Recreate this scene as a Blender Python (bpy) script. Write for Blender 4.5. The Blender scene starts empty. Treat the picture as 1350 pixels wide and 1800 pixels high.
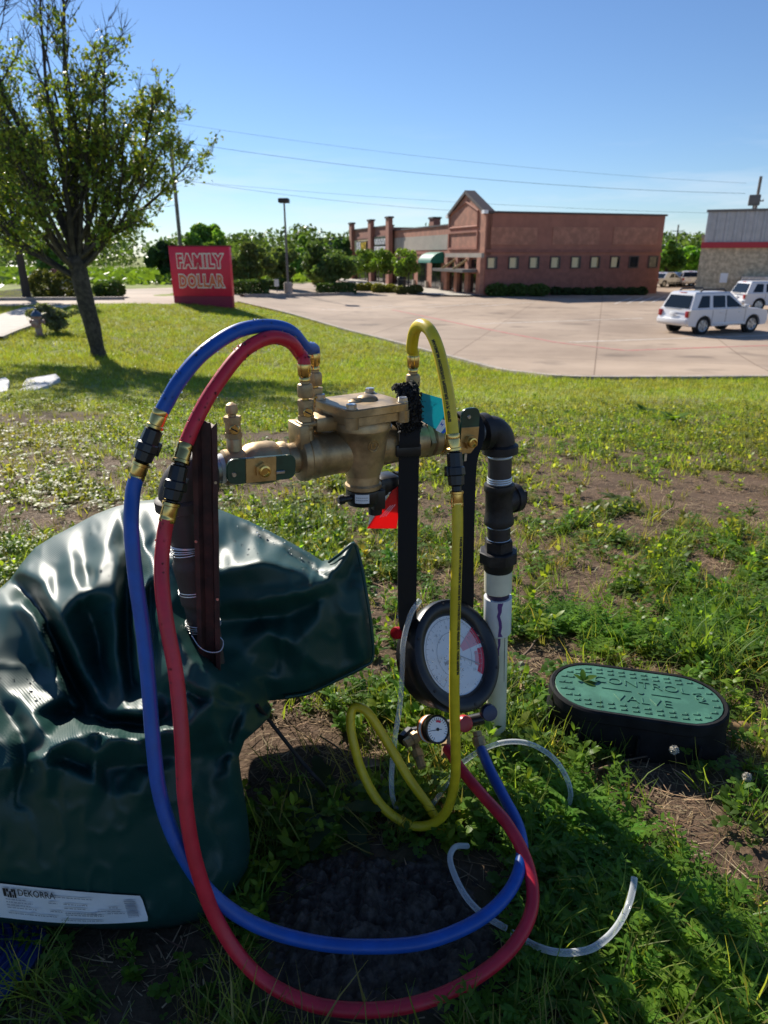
import bpy, bmesh, math, random
import numpy as np
from mathutils import Vector, Matrix, noise as mnoise
from mathutils.geometry import delaunay_2d_cdt

scene = bpy.context.scene
COL = scene.collection
# ------------------------------------------------------------------ camera
CAM_H = 1.0
PITCH = math.atan(452 / 1200)
cam_d = bpy.data.cameras.new('camera')
cam = bpy.data.objects.new('camera', cam_d); COL.objects.link(cam)
cam.location = (0, 0, CAM_H)
cam.rotation_euler = (math.pi / 2 - PITCH, 0, 0)
cam_d.sensor_fit = 'VERTICAL'; cam_d.sensor_height = 36; cam_d.lens = 24
cam_d.clip_start = 0.02; cam_d.clip_end = 2000
cam_d.dof.use_dof = True; cam_d.dof.focus_distance = 1.2; cam_d.dof.aperture_fstop = 7.5
scene.camera = cam
# ------------------------------------------------------------------ sky and sun
SUN_EL = math.radians(33.5)
SUN_AZ = math.radians(-31)          # from +Y towards -X
sun_dir = Vector((math.sin(SUN_AZ) * math.cos(SUN_EL), math.cos(SUN_AZ) * math.cos(SUN_EL), math.sin(SUN_EL)))
world = bpy.data.worlds.new('World'); scene.world = world; world.use_nodes = True
wn, wl = world.node_tree.nodes, world.node_tree.links
wn.clear()
wo = wn.new('ShaderNodeOutputWorld'); wb = wn.new('ShaderNodeBackground')
sky = wn.new('ShaderNodeTexSky'); sky.sky_type = 'NISHITA'; sky.sun_disc = False
sky.sun_elevation = SUN_EL; sky.sun_rotation = SUN_AZ
sky.air_density = 1.0; sky.dust_density = 0.05; sky.ozone_density = 3.0; sky.altitude = 150
tc = wn.new('ShaderNodeTexCoord')
mp = wn.new('ShaderNodeMapping'); mp.inputs['Scale'].default_value = (2.2, 2.2, 16)
cn = wn.new('ShaderNodeTexNoise'); cn.inputs['Scale'].default_value = 1.6; cn.inputs['Detail'].default_value = 7; cn.inputs['Roughness'].default_value = .6
cr = wn.new('ShaderNodeMapRange'); cr.inputs[1].default_value = .50; cr.inputs[2].default_value = .78; cr.inputs[3].default_value = 0; cr.inputs[4].default_value = .8
sx = wn.new('ShaderNodeSeparateXYZ')
hr = wn.new('ShaderNodeMapRange'); hr.inputs[1].default_value = .02; hr.inputs[2].default_value = .16; hr.inputs[3].default_value = 1; hr.inputs[4].default_value = 0
mu = wn.new('ShaderNodeMath'); mu.operation = 'MULTIPLY'
mx = wn.new('ShaderNodeMixRGB'); mx.inputs[2].default_value = (9.4, 10.0, 11.0, 1)
wl.new(tc.outputs['Generated'], mp.inputs[0]); wl.new(mp.outputs[0], cn.inputs['Vector'])
wl.new(cn.outputs[0], cr.inputs[0]); wl.new(tc.outputs['Generated'], sx.inputs[0]); wl.new(sx.outputs[2], hr.inputs[0])
wl.new(cr.outputs[0], mu.inputs[0]); wl.new(hr.outputs[0], mu.inputs[1])
tint = wn.new('ShaderNodeMixRGB'); tint.blend_type = 'MULTIPLY'; tint.inputs[0].default_value = 1; tint.inputs[2].default_value = (.86, 1.0, 1.22, 1)
wl.new(sky.outputs[0], tint.inputs[1])
wl.new(mu.outputs[0], mx.inputs[0]); wl.new(tint.outputs[0], mx.inputs[1]); wl.new(mx.outputs[0], wb.inputs[0])
wb.inputs[1].default_value = 0.064
wl.new(wb.outputs[0], wo.inputs[0])
sl = bpy.data.lights.new('sun', 'SUN'); sl.energy = 5.0; sl.angle = math.radians(.53); sl.color = (1, .93, .82)
so = bpy.data.objects.new('sun', sl); COL.objects.link(so)
so.rotation_euler = sun_dir.to_track_quat('Z', 'Y').to_euler(); so.location = sun_dir * 60
vs = scene.view_settings
vs.view_transform = 'Standard'; vs.look = 'None'; vs.exposure = 0.6; vs.gamma = 1; vs.use_curve_mapping = False
scene.cycles.max_bounces = 8; scene.cycles.transparent_max_bounces = 12
scene.cycles.transmission_bounces = 8; scene.cycles.caustics_reflective = False; scene.cycles.caustics_refractive = False
scene.cycles.sample_clamp_indirect = 6

# ------------------------------------------------------------------ geometry helpers
CP, SP = math.cos(PITCH), math.sin(PITCH)
def ray(px, py):
    dx = (px - 675) / 1200; dy = -(py - 900) / 1200
    return Vector((dx, CP + dy * SP, -SP + dy * CP))
def P(px, py, Y):
    r = ray(px, py); return Vector((0, 0, CAM_H)) + r * (Y / r.y)
def Pz(px, py, z):
    r = ray(px, py); return Vector((0, 0, CAM_H)) + r * ((z - CAM_H) / r.z)
PROF = np.array([[-5, .0], [1.6, 0], [2.5, -.12], [5, -.42], [10, -1.0], [14, -1.47], [18.5, -1.97], [23, -2.1], [2000, -2.1]])
def height(x, y):
    x = np.asarray(x, float); y = np.asarray(y, float)
    p = sum(np.interp(y + o, PROF[:, 0], PROF[:, 1]) for o in (-.6, -.3, 0, .3, .6)) / 5 * np.clip((y + 5) / 5, 0, 1)
    t = np.clip((-x - 1) / 13, 0, 1); t = t * t * (3 - 2 * t)
    near = np.clip((y - 3) / 5, 0, 1)
    far = 1 - .55 * np.clip((y - 40) / 60, 0, 1)
    z = p * (1 - .40 * t * near * far)
    b = np.clip(1 - (y - 1) / 14, 0, 1)
    z = z + b * (.012 * np.sin(3.1 * x + 1.2 * y) * np.sin(2.3 * y - .7 * x + 1) + .006 * np.sin(9 * x + 2) * np.sin(8 * y + 1)) * np.clip((y - 1.3) / 1.0, .25, 1)
    return z
def h1(x, y): return float(height(x, y))
def G(px, py, up=0.0):
    r = ray(px, py); t = .3
    prev = t
    while t < 400:
        q = r * t
        if CAM_H + q.z <= h1(q.x, q.y) + up:
            a, b = prev, t
            for _ in range(24):
                m = (a + b) / 2; q = r * m
                if CAM_H + q.z <= h1(q.x, q.y) + up: b = m
                else: a = m
            q = r * b
            return Vector((q.x, q.y, CAM_H + q.z))
        prev = t; t *= 1.03
    q = r * t
    return Vector((q.x, q.y, CAM_H + q.z))

def smooth_mesh(me, ang=35):
    if len(me.polygons) == 0: return
    me.polygons.foreach_set('use_smooth', np.ones(len(me.polygons), bool))
    if ang < 180: me.set_sharp_from_angle(angle=math.radians(ang))

class MB:
    def __init__(s): s.v = []; s.f = []
    def add(s, vs, fs):
        o = len(s.v); s.v += [tuple(v) for v in vs]; s.f += [tuple(i + o for i in f) for f in fs]; return s
    def box(s, c, d, M=None, taper=1.0):
        x, y, z = d[0] / 2, d[1] / 2, d[2] / 2
        vs = [Vector((a * x * (taper if k > 0 else 1), b * y * (taper if k > 0 else 1), k * z)) for k in (-1, 1) for a, b in ((-1, -1), (1, -1), (1, 1), (-1, 1))]
        M3 = M or Matrix.Identity(4)
        vs = [Vector(c) + (M3.to_3x3() @ v) for v in vs]
        return s.add(vs, [(3, 2, 1, 0), (4, 5, 6, 7), (0, 1, 5, 4), (1, 2, 6, 5), (2, 3, 7, 6), (3, 0, 4, 7)])
    def span(s, a, b): # axis aligned box from corner to corner
        c = [(a[i] + b[i]) / 2 for i in range(3)]; d = [abs(b[i] - a[i]) for i in range(3)]
        return s.box(c, d)
    def bbox(s, c, d, r=.003, M=None, seg=2):   # bevelled box
        bm = bmesh.new(); bmesh.ops.create_cube(bm, size=1)
        for v in bm.verts: v.co = Vector((v.co.x * d[0], v.co.y * d[1], v.co.z * d[2]))
        bmesh.ops.bevel(bm, geom=bm.edges[:] , offset=r, segments=seg, profile=.5, affect='EDGES')
        M3 = (M or Matrix.Identity(4)).to_3x3()
        bm.verts.index_update()
        s.add([Vector(c) + M3 @ v.co for v in bm.verts], [[v.index for v in f.verts] for f in bm.faces]); bm.free(); return s
    def lathe(s, prof, n=20, M=None, cap=True, ph=0):
        M = M or Matrix.Identity(4); o = []; vs = []
        for r, h in prof:
            for k in range(n):
                a = 2 * math.pi * k / n + ph; vs.append(M @ Vector((r * math.cos(a), r * math.sin(a), h)))
        fs = []
        for i in range(len(prof) - 1):
            for k in range(n):
                k2 = (k + 1) % n; fs.append((i * n + k, i * n + k2, (i + 1) * n + k2, (i + 1) * n + k))
        if cap:
            fs.append(tuple(range(n - 1, -1, -1))); fs.append(tuple((len(prof) - 1) * n + k for k in range(n)))
        return s.add(vs, fs)
    def tube(s, path, rad, n=12, cap=True):
        path = [Vector(p) for p in path]; m = len(path)
        if not hasattr(rad, '__len__'): rad = [rad] * m
        up = None; vs = []
        for i in range(m):
            t = (path[min(i + 1, m - 1)] - path[max(i - 1, 0)])
            if t.length < 1e-9: t = Vector((0, 0, 1))
            t.normalize()
            if up is None:
                up = t.orthogonal().normalized()
            else:
                up = (up - t * up.dot(t)); up = up.normalized() if up.length > 1e-6 else t.orthogonal().normalized()
            b = t.cross(up)
            for k in range(n):
                a = 2 * math.pi * k / n
                vs.append(path[i] + (up * math.cos(a) + b * math.sin(a)) * rad[i])
        fs = [(i * n + k, i * n + (k + 1) % n, (i + 1) * n + (k + 1) % n, (i + 1) * n + k) for i in range(m - 1) for k in range(n)]
        if cap: fs += [tuple(range(n - 1, -1, -1)), tuple((m - 1) * n + k for k in range(n))]
        return s.add(vs, fs)
    def prism(s, poly, h0, h1, M=None, bev=0):
        M = M or Matrix.Identity(4); n = len(poly)
        if bev:
            c = Vector((sum(p[0] for p in poly) / n, sum(p[1] for p in poly) / n))
            ins = [(p[0] + (c.x - p[0]) / max(1e-6, (Vector(p) - c).length) * bev, p[1] + (c.y - p[1]) / max(1e-6, (Vector(p) - c).length) * bev) for p in poly]
            rings = [(poly, h0), (poly, h1 - bev), (ins, h1)]
        else: rings = [(poly, h0), (poly, h1)]
        vs = [M @ Vector((p[0], p[1], h)) for ring, h in rings for p in ring]
        m = len(rings)
        fs = [(i * n + k, i * n + (k + 1) % n, (i + 1) * n + (k + 1) % n, (i + 1) * n + k) for i in range(m - 1) for k in range(n)]
        fs += [tuple(range(n - 1, -1, -1)), tuple((m - 1) * n + k for k in range(n))]
        return s.add(vs, fs)
    def ball(s, c, r, n=12, m=8, sc=(1, 1, 1)):
        vs = []; fs = []
        for i in range(m + 1):
            th = math.pi * i / m
            for k in range(n):
                a = 2 * math.pi * k / n
                vs.append((c[0] + r * sc[0] * math.sin(th) * math.cos(a), c[1] + r * sc[1] * math.sin(th) * math.sin(a), c[2] - r * sc[2] * math.cos(th)))
        for i in range(m):
            for k in range(n):
                fs.append((i * n + k, i * n + (k + 1) % n, (i + 1) * n + (k + 1) % n, (i + 1) * n + k))
        return s.add(vs, fs)
    def mesh(s, name, ang=35, off=None):
        me = bpy.data.meshes.new(name)
        vs = s.v
        if off is not None: vs = [(v[0] - off[0], v[1] - off[1], v[2] - off[2]) for v in vs]
        me.from_pydata(vs, [], s.f); me.validate(); smooth_mesh(me, ang); return me
    def build(s, name, mat, parent=None, ang=35, world=False):
        off = None
        if world and parent is not None:
            o = Vector(parent.location); q = parent.parent
            while q is not None: o = o + Vector(q.location); q = q.parent
            off = o
        return obj(name, s.mesh(name, ang, off), mat, parent)

def obj(name, me, mat, parent=None):
    o = bpy.data.objects.new(name, me); COL.objects.link(o)
    if mat is not None and me is not None:
        me.materials.clear()
        for m in (mat if isinstance(mat, (list, tuple)) else [mat]): me.materials.append(M[m] if isinstance(m, str) else m)
    if parent is not None: o.parent = parent
    return o
def tag(o, label=None, cat=None, group=None, kind=None):
    if label: o['label'] = label
    if cat: o['category'] = cat
    if group: o['group'] = group
    if kind: o['kind'] = kind
    return o
def thing(name, label, cat, loc=(0, 0, 0), rz=0, group=None):
    o = bpy.data.objects.new(name, None); COL.objects.link(o); o.empty_display_size = .05
    o.location = loc; o.rotation_euler = (0, 0, rz)
    return tag(o, label, cat, group)
def struct(name, mb, mat, ang=35, kind='structure'):
    o = mb.build(name, mat, None, ang) if isinstance(mb, MB) else obj(name, mb, mat)
    o['kind'] = kind; return o
def copy_tree(o, parent=None):
    c = o.copy(); COL.objects.link(c); c.parent = parent
    for ch in list(o.children): copy_tree(ch, c)
    return c
def fast_mesh(name, V, F, colors=None, smooth=False):
    """V (n,3) float, F (m,k) int with constant k"""
    me = bpy.data.meshes.new(name)
    V = np.ascontiguousarray(V, np.float32); F = np.ascontiguousarray(F, np.int32)
    n, (m, k) = len(V), F.shape
    me.vertices.add(n); me.vertices.foreach_set('co', V.ravel())
    me.loops.add(m * k); me.loops.foreach_set('vertex_index', F.ravel())
    me.polygons.add(m); me.polygons.foreach_set('loop_start', np.arange(0, m * k, k, dtype=np.int32))
    if smooth: me.polygons.foreach_set('use_smooth', np.ones(m, bool))
    me.update(calc_edges=True)
    if colors is not None:
        a = me.color_attributes.new('Col', 'FLOAT_COLOR', 'POINT')
        c = np.ones((n, 4), np.float32); c[:, :3] = colors
        a.data.foreach_set('color', c.ravel())
    return me
def Rz(a): return Matrix.Rotation(a, 4, 'Z')
def T(x, y, z): return Matrix.Translation((x, y, z))
AX = Matrix.Rotation(math.pi / 2, 4, 'Y')          # lathe axis z -> +x
AYm = Matrix.Rotation(math.pi / 2, 4, 'X')         # lathe axis z -> -y (to the camera)
def aim(p, d):                                     # lathe axis z -> direction d at p
    return Matrix.Translation(p) @ Vector(d).to_track_quat('Z', 'Y').to_matrix().to_4x4()
def catmull(pts, n=8):
    pts = [Vector(p) for p in pts]; out = []
    q = [pts[0] * 2 - pts[1]] + pts + [pts[-1] * 2 - pts[-2]]
    for i in range(1, len(q) - 2):
        p0, p1, p2, p3 = q[i - 1], q[i], q[i + 1], q[i + 2]
        for k in range(n):
            t = k / n
            out.append(.5 * ((2 * p1) + (p2 - p0) * t + (2 * p0 - 5 * p1 + 4 * p2 - p3) * t * t + (3 * p1 - p0 - 3 * p2 + p3) * t ** 3))
    out.append(pts[-1]); return out
def resample(path, step):
    path = [Vector(p) for p in path]; L = [0]
    for a, b in zip(path, path[1:]): L.append(L[-1] + (b - a).length)
    n = max(2, int(L[-1] / step)); out = []; j = 0
    for i in range(n + 1):
        s = L[-1] * i / n
        while j < len(L) - 2 and L[j + 1] < s: j += 1
        t = (s - L[j]) / max(1e-9, L[j + 1] - L[j]); out.append(path[j].lerp(path[j + 1], t))
    return out
def text_mesh(body, size, extrude=0.0, offset=0.0, align='CENTER', sx=1.0, res=3, spc=1.0):
    c = bpy.data.curves.new('text', 'FONT'); c.body = body; c.size = size; c.extrude = extrude; c.offset = offset
    c.align_x = align; c.align_y = 'CENTER'; c.resolution_u = res; c.space_character = spc
    o = bpy.data.objects.new('text', c); COL.objects.link(o)
    dg = bpy.context.evaluated_depsgraph_get()
    me = bpy.data.meshes.new_from_object(o.evaluated_get(dg)); me.materials.clear()
    bpy.data.objects.remove(o); bpy.data.curves.remove(c)
    if sx != 1.0:
        for v in me.vertices: v.co.x *= sx
    return me

# ------------------------------------------------------------------ materials
M = {}
def nodes(m):
    m.use_nodes = True; return m.node_tree.nodes, m.node_tree.links
def pm(name, col, rough=.5, metal=0.0, var=.0, vscale=8.0, bump=0.0, bscale=40.0, coat=0.0, spec=.5, col2=None, lo=.42, hi=.62, detail=5, coords='Object', sss=0):
    m = bpy.data.materials.new(name); M[name] = m
    n, l = nodes(m); b = n['Principled BSDF']
    b.inputs['Roughness'].default_value = rough; b.inputs['Metallic'].default_value = metal
    b.inputs['Coat Weight'].default_value = coat; b.inputs['Specular IOR Level'].default_value = spec
    b.inputs['Base Color'].default_value = (*col, 1)
    m.diffuse_color = (*col, 1)
    if var or col2 or bump:
        t = n.new('ShaderNodeTexCoord')
    if var or col2:
        z = n.new('ShaderNodeTexNoise'); z.inputs['Scale'].default_value = vscale; z.inputs['Detail'].default_value = detail; z.inputs['Roughness'].default_value = .62
        l.new(t.outputs[coords], z.inputs['Vector'])
        r = n.new('ShaderNodeValToRGB')
        c2 = col2 if col2 else tuple(c * (1 - var) for c in col); c1 = col if col2 else tuple(min(1, c * (1 + var * .6)) for c in col)
        r.color_ramp.elements[0].position = lo; r.color_ramp.elements[1].position = hi
        r.color_ramp.elements[0].color = (*c2, 1); r.color_ramp.elements[1].color = (*c1, 1)
        l.new(z.outputs[0], r.inputs[0]); l.new(r.outputs[0], b.inputs['Base Color'])
        rr = n.new('ShaderNodeMapRange'); rr.inputs[3].default_value = max(.02, rough - .12); rr.inputs[4].default_value = min(1, rough + .12)
        l.new(z.outputs[0], rr.inputs[0]); l.new(rr.outputs[0], b.inputs['Roughness'])
    if bump:
        z2 = n.new('ShaderNodeTexNoise'); z2.inputs['Scale'].default_value = bscale; z2.inputs['Detail'].default_value = 4
        l.new(t.outputs[coords], z2.inputs['Vector'])
        bp = n.new('ShaderNodeBump'); bp.inputs['Strength'].default_value = bump; bp.inputs['Distance'].default_value = .2 / bscale
        l.new(z2.outputs[0], bp.inputs['Height']); l.new(bp.outputs[0], b.inputs['Normal'])
    return m
def leafmat(name, trans=.45, rough=.45, tint=(1.25, 1.25, .45)):
    m = bpy.data.materials.new(name); M[name] = m
    n, l = nodes(m); b = n['Principled BSDF']; out = n['Material Output']
    a = n.new('ShaderNodeAttribute'); a.attribute_name = 'Col'
    b.inputs['Roughness'].default_value = rough; b.inputs['Specular IOR Level'].default_value = .22
    l.new(a.outputs['Color'], b.inputs['Base Color'])
    tr = n.new('ShaderNodeBsdfTranslucent')
    mm = n.new('ShaderNodeMixRGB'); mm.blend_type = 'MULTIPLY'; mm.inputs[0].default_value = 1; mm.inputs[2].default_value = (*tint, 1)
    l.new(a.outputs['Color'], mm.inputs[1]); l.new(mm.outputs[0], tr.inputs[0])
    x = n.new('ShaderNodeMixShader'); x.inputs[0].default_value = trans
    l.new(b.outputs[0], x.inputs[1]); l.new(tr.outputs[0], x.inputs[2]); l.new(x.outputs[0], out.inputs[0])
    return m
pm('bronze', (.47, .335, .18), .44, .7, var=.35, vscale=22, bump=.25, bscale=260)
pm('bronze_machined', (.55, .38, .17), .32, .9, var=.2, vscale=30)
pm('brass', (.72, .50, .17), .24, 1, var=.18, vscale=40)
pm('brass_dull', (.46, .33, .17), .5, .5, var=.25, vscale=60, bump=.15, bscale=300)
pm('steel', (.62, .60, .56), .32, 1, var=.25, vscale=60)
pm('zinc', (.52, .53, .54), .45, .8, var=.35, vscale=50)
pm('valve_green', (.012, .055, .03), .35, 0, var=.3, vscale=30, coat=.3)
pm('black_plastic', (.012, .012, .014), .38, 0, var=.3, vscale=20, bump=.1, bscale=300)
pm('black_iron', (.030, .026, .025), .55, .3, var=.5, vscale=30, bump=.35, bscale=180)
pm('pipe_tape', (.062, .048, .042), .62, 0, var=.25, vscale=18, bump=.25, bscale=90)
pm('wire', (.72, .72, .70), .38, .6)
pm('rusty_post', (.085, .030, .024), .62, .15, col2=(.032, .014, .013), vscale=26, bump=.5, bscale=120)
pm('pvc', (.72, .68, .52), .35, 0, var=.12, vscale=9)
pm('pvc_white', (.74, .75, .74), .35, 0, var=.10, vscale=9)
pm('purple', (.12, .045, .20), .45); pm('purple_dark', (.03, .02, .06), .5)
pm('red_rubber', (.60, .018, .040), .42, 0, var=.12, vscale=30, bump=.06, bscale=200)
pm('blue_rubber', (.006, .080, .38), .40, 0, var=.12, vscale=30, bump=.06, bscale=200)
pm('yellow_rubber', (.74, .55, .02), .38, 0, var=.12, vscale=30, bump=.06, bscale=200)
pm('ink', (.01, .01, .012), .6)
pm('white_paper', (.78, .79, .80), .55, 0, var=.05, vscale=20)
pm('grey_ink', (.32, .33, .36), .6)
pm('webbing', (.006, .006, .008), .85, 0, bump=.5, bscale=900)
pm('fuzz', (.012, .012, .013), .7)
pm('red_tag', (.85, .02, .02), .35)
pm('teal_tag', (.0, .33, .38), .35)
pm('blue_tag', (.01, .07, .55), .35)
pm('white_print', (.85, .85, .85), .5)
pm('dial', (.97, .95, .92), .35)
pm('dial_red', (.78, .03, .06), .4); pm('dial_pink', (.9, .42, .46), .4); pm('dial_grey', (.5, .5, .5), .5)
pm('knob_red', (.45, .01, .015), .35); pm('knob_blue', (.012, .02, .07), .35); pm('orange_tape', (.75, .2, .03), .5)
pm('box_black', (.012, .012, .013), .75, 0, spec=.2, var=.5, vscale=14, bump=.15, bscale=200)
pm('lid_green', (.065, .185, .118), .42, 0, var=.22, vscale=14, bump=.2, bscale=240)
pm('concrete', (.50, .45, .38), .85, 0, var=.18, vscale=1.4, bump=.2, bscale=60)
pm('kerb_concrete', (.42, .36, .30), .85, 0, var=.2, vscale=3)
pm('red_paint', (.48, .15, .13), .8, 0, col2=(.46, .25, .2), vscale=5)
pm('white_paint', (.74, .70, .64), .8, 0, col2=(.52, .45, .38), vscale=6)
pm('asphalt', (.30, .30, .30), .45, 0, var=.2, vscale=.6)
pm('bark', (.085, .070, .058), .9, 0, col2=(.035, .028, .024), vscale=9, bump=.9, bscale=28)
pm('bark_far', (.06, .048, .038), .9)
pm('brick', (.37, .155, .105), .85, 0, var=.12, vscale=.9)
pm('brick_light', (.44, .20, .13), .85, 0, var=.2, vscale=1.6)
pm('brick_dark', (.29, .12, .09), .85, 0, var=.15, vscale=2)
pm('stucco', (.40, .35, .29), .85, 0, var=.1, vscale=1)
pm('cap_dark', (.075, .055, .050), .6)
pm('tan_panel', (.78, .64, .36), .7)
pm('glass_dark', (.012, .014, .016), .08, 0, spec=.8)
pm('awning', (.0, .16, .11), .6)
pm('wood_yellow', (.62, .42, .16), .6)
pm('split_block', (.55, .46, .32), .92, 0, var=.3, vscale=3.5, bump=1.0, bscale=5)
pm('metal_panel', (.42, .41, .42), .42, .35, var=.1, vscale=2)
pm('red_trim', (.42, .02, .035), .5)
pm('car_white', (.70, .70, .71), .25, 0, coat=.7)
pm('car_blue', (.12, .18, .28), .25, .2, coat=.7)
pm('car_silver', (.45, .46, .5), .28, .4, coat=.7)
pm('tyre', (.012, .012, .012), .8); pm('rim', (.45, .45, .46), .35, .8); pm('car_glass', (.010, .013, .014), .06, 0, spec=.45)
pm('lamp_red', (.35, .01, .015), .25); pm('lamp_clear', (.65, .55, .40), .2); pm('trim_black', (.02, .02, .022), .5)
pm('sign_red', (.80, .018, .060), .4, 0, var=.08, vscale=.8); pm('sign_dark', (.32, .016, .045), .55, 0, var=.1, vscale=1)
pm('sign_cream', (.95, .82, .70), .5); pm('sign_orange', (.85, .17, .05), .45)
pm('pole_grey', (.16, .15, .14), .6, .2); pm('wood_pole', (.23, .20, .17), .9, 0, var=.3, vscale=2)
pm('hydrant_blue', (.055, .10, .19), .5, 0, var=.2); pm('hydrant_pink', (.36, .17, .15), .7, 0, col2=(.40, .30, .27), vscale=6)
pm('slab_white', (.62, .61, .58), .8, 0, var=.15, vscale=5)
pm('stone', (.30, .22, .14), .75, 0, var=.3, vscale=14, bump=.3, bscale=60)
pm('dry_leaf', (.32, .19, .09), .6, 0, var=.35, vscale=20)
pm('twig', (.14, .09, .055), .8, 0, var=.3, vscale=30)
pm('tub_blue', (.012, .035, .16), .35, 0, var=.2, vscale=10)
pm('puff', (.50, .47, .40), .95, spec=.05)
pm('soil_clods', (.135, .108, .085), .95, 0, col2=(.06, .047, .037), vscale=45, bump=1.0, bscale=160, spec=.1)
pm('house_dark', (.05, .06, .07), .7)
pm('cord', (.008, .008, .009), .7)
leafmat('grass_leaf', .52, .45, (1.4, 1.3, .5)); leafmat('weed_leaf', .6, .4, (1.65, 1.5, .5)); leafmat('tree_leaf', .42, .4); leafmat('hedge_leaf', .3, .5); leafmat('straw', .15, .7, (1, .9, .7))
def vinyl():
    m = bpy.data.materials.new('vinyl'); M['vinyl'] = m; n, l = nodes(m); b = n['Principled BSDF']
    b.inputs['Base Color'].default_value = (.007, .050, .042, 1); b.inputs['Roughness'].default_value = .45; b.inputs['Specular IOR Level'].default_value = .42
    t = n.new('ShaderNodeTexCoord')
    w = n.new('ShaderNodeTexWave'); w.wave_type = 'BANDS'; w.bands_direction = 'DIAGONAL'; w.inputs['Scale'].default_value = 125; w.inputs['Distortion'].default_value = .3
    l.new(t.outputs['Object'], w.inputs[0])
    z = n.new('ShaderNodeTexNoise'); z.inputs['Scale'].default_value = 11; z.inputs['Detail'].default_value = 4; l.new(t.outputs['Object'], z.inputs[0])
    b1 = n.new('ShaderNodeBump'); b1.inputs['Strength'].default_value = .13; b1.inputs['Distance'].default_value = .001; l.new(w.outputs[0], b1.inputs['Height'])
    b2 = n.new('ShaderNodeBump'); b2.inputs['Strength'].default_value = .14; b2.inputs['Distance'].default_value = .010; l.new(z.outputs[0], b2.inputs['Height'])
    l.new(b1.outputs[0], b2.inputs['Normal']); l.new(b2.outputs[0], b.inputs['Normal'])
    r = n.new('ShaderNodeMapRange'); r.inputs[3].default_value = .38; r.inputs[4].default_value = .56; l.new(z.outputs[0], r.inputs[0]); l.new(r.outputs[0], b.inputs['Roughness'])
vinyl()
def clear_tube():
    m = bpy.data.materials.new('clear_vinyl'); M['clear_vinyl'] = m; n, l = nodes(m); b = n['Principled BSDF']; out = n['Material Output']
    b.inputs['Base Color'].default_value = (.86, .90, .92, 1); b.inputs['Roughness'].default_value = .12; b.inputs['Specular IOR Level'].default_value = .6
    tr = n.new('ShaderNodeBsdfTransparent'); lw = n.new('ShaderNodeLayerWeight'); lw.inputs[0].default_value = .35
    mr = n.new('ShaderNodeMapRange'); mr.inputs[3].default_value = .22; mr.inputs[4].default_value = .8; l.new(lw.outputs[1], mr.inputs[0])
    x = n.new('ShaderNodeMixShader'); l.new(mr.outputs[0], x.inputs[0]); l.new(tr.outputs[0], x.inputs[1]); l.new(b.outputs[0], x.inputs[2]); l.new(x.outputs[0], out.inputs[0])
clear_tube()
def lens():
    m = bpy.data.materials.new('lens'); M['lens'] = m; n, l = nodes(m); out = n['Material Output']; n.remove(n['Principled BSDF'])
    g = n.new('ShaderNodeBsdfGlossy'); g.inputs['Roughness'].default_value = .06
    tr = n.new('ShaderNodeBsdfTransparent'); fr = n.new('ShaderNodeFresnel'); fr.inputs[0].default_value = 1.15
    x = n.new('ShaderNodeMixShader'); l.new(fr.outputs[0], x.inputs[0]); l.new(tr.outputs[0], x.inputs[1]); l.new(g.outputs[0], x.inputs[2]); l.new(x.outputs[0], out.inputs[0])
lens()
def drops():
    m = bpy.data.materials.new('water_drop'); M['water_drop'] = m; n, l = nodes(m); b = n['Principled BSDF']
    b.inputs['Base Color'].default_value = (1, 1, 1, 1); b.inputs['Roughness'].default_value = .02; b.inputs['Transmission Weight'].default_value = 1; b.inputs['IOR'].default_value = 1.33
drops()
def thin_card(name, col):      # thin printed card that lets the low sun glow through
    m = M[name]; n, l = nodes(m); b = n['Principled BSDF']; tr = n.new('ShaderNodeBsdfTranslucent'); tr.inputs[0].default_value = (*col, 1)
    x = n.new('ShaderNodeMixShader'); x.inputs[0].default_value = .5; l.new(b.outputs[0], x.inputs[1]); l.new(tr.outputs[0], x.inputs[2]); l.new(x.outputs[0], n['Material Output'].inputs[0])
thin_card('red_tag', (.95, .05, .04)); thin_card('teal_tag', (.05, .55, .6))
rng = np.random.default_rng(7); random.seed(7)
# ------------------------------------------------------------------ noise used for both soil colour and plant density
def _hash(ix, iy, s):
    h = (ix.astype(np.int64) * 374761393 + iy.astype(np.int64) * 668265263 + s * 974634777) & 0xffffffff
    h = ((h ^ (h >> 13)) * 1274126177) & 0xffffffff
    return ((h ^ (h >> 16)) & 0xffff) / 65535.0
def vnoise(x, y, s=0):
    ix, iy = np.floor(x), np.floor(y); fx, fy = x - ix, y - iy
    fx = fx * fx * (3 - 2 * fx); fy = fy * fy * (3 - 2 * fy)
    a = _hash(ix, iy, s); b = _hash(ix + 1, iy, s); c = _hash(ix, iy + 1, s); d = _hash(ix + 1, iy + 1, s)
    return a + (b - a) * fx + (c - a) * fy + (a - b - c + d) * fx * fy
def fbm(x, y, s=0, o=4):
    r = 0; w = 0; a = 1
    for i in range(o):
        r = r + a * vnoise(x * 2 ** i + 17.3 * i, y * 2 ** i - 9.1 * i, s + i); w += a; a *= .55
    return r / w
PATCH = [(G(1250, 1480), .30, .15), (G(540, 1330), .17, .16), (G(940, 775), .42, .30), (G(80, 735), .9, .8), (G(1130, 930), .26, .22),
         (G(470, 770), .6, .5), (G(900, 1160), .12, .12), (G(1250, 1010), .16, .2), (G(1180, 1360), .25, .10), (G(1330, 850), .3, .35)]
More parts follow.
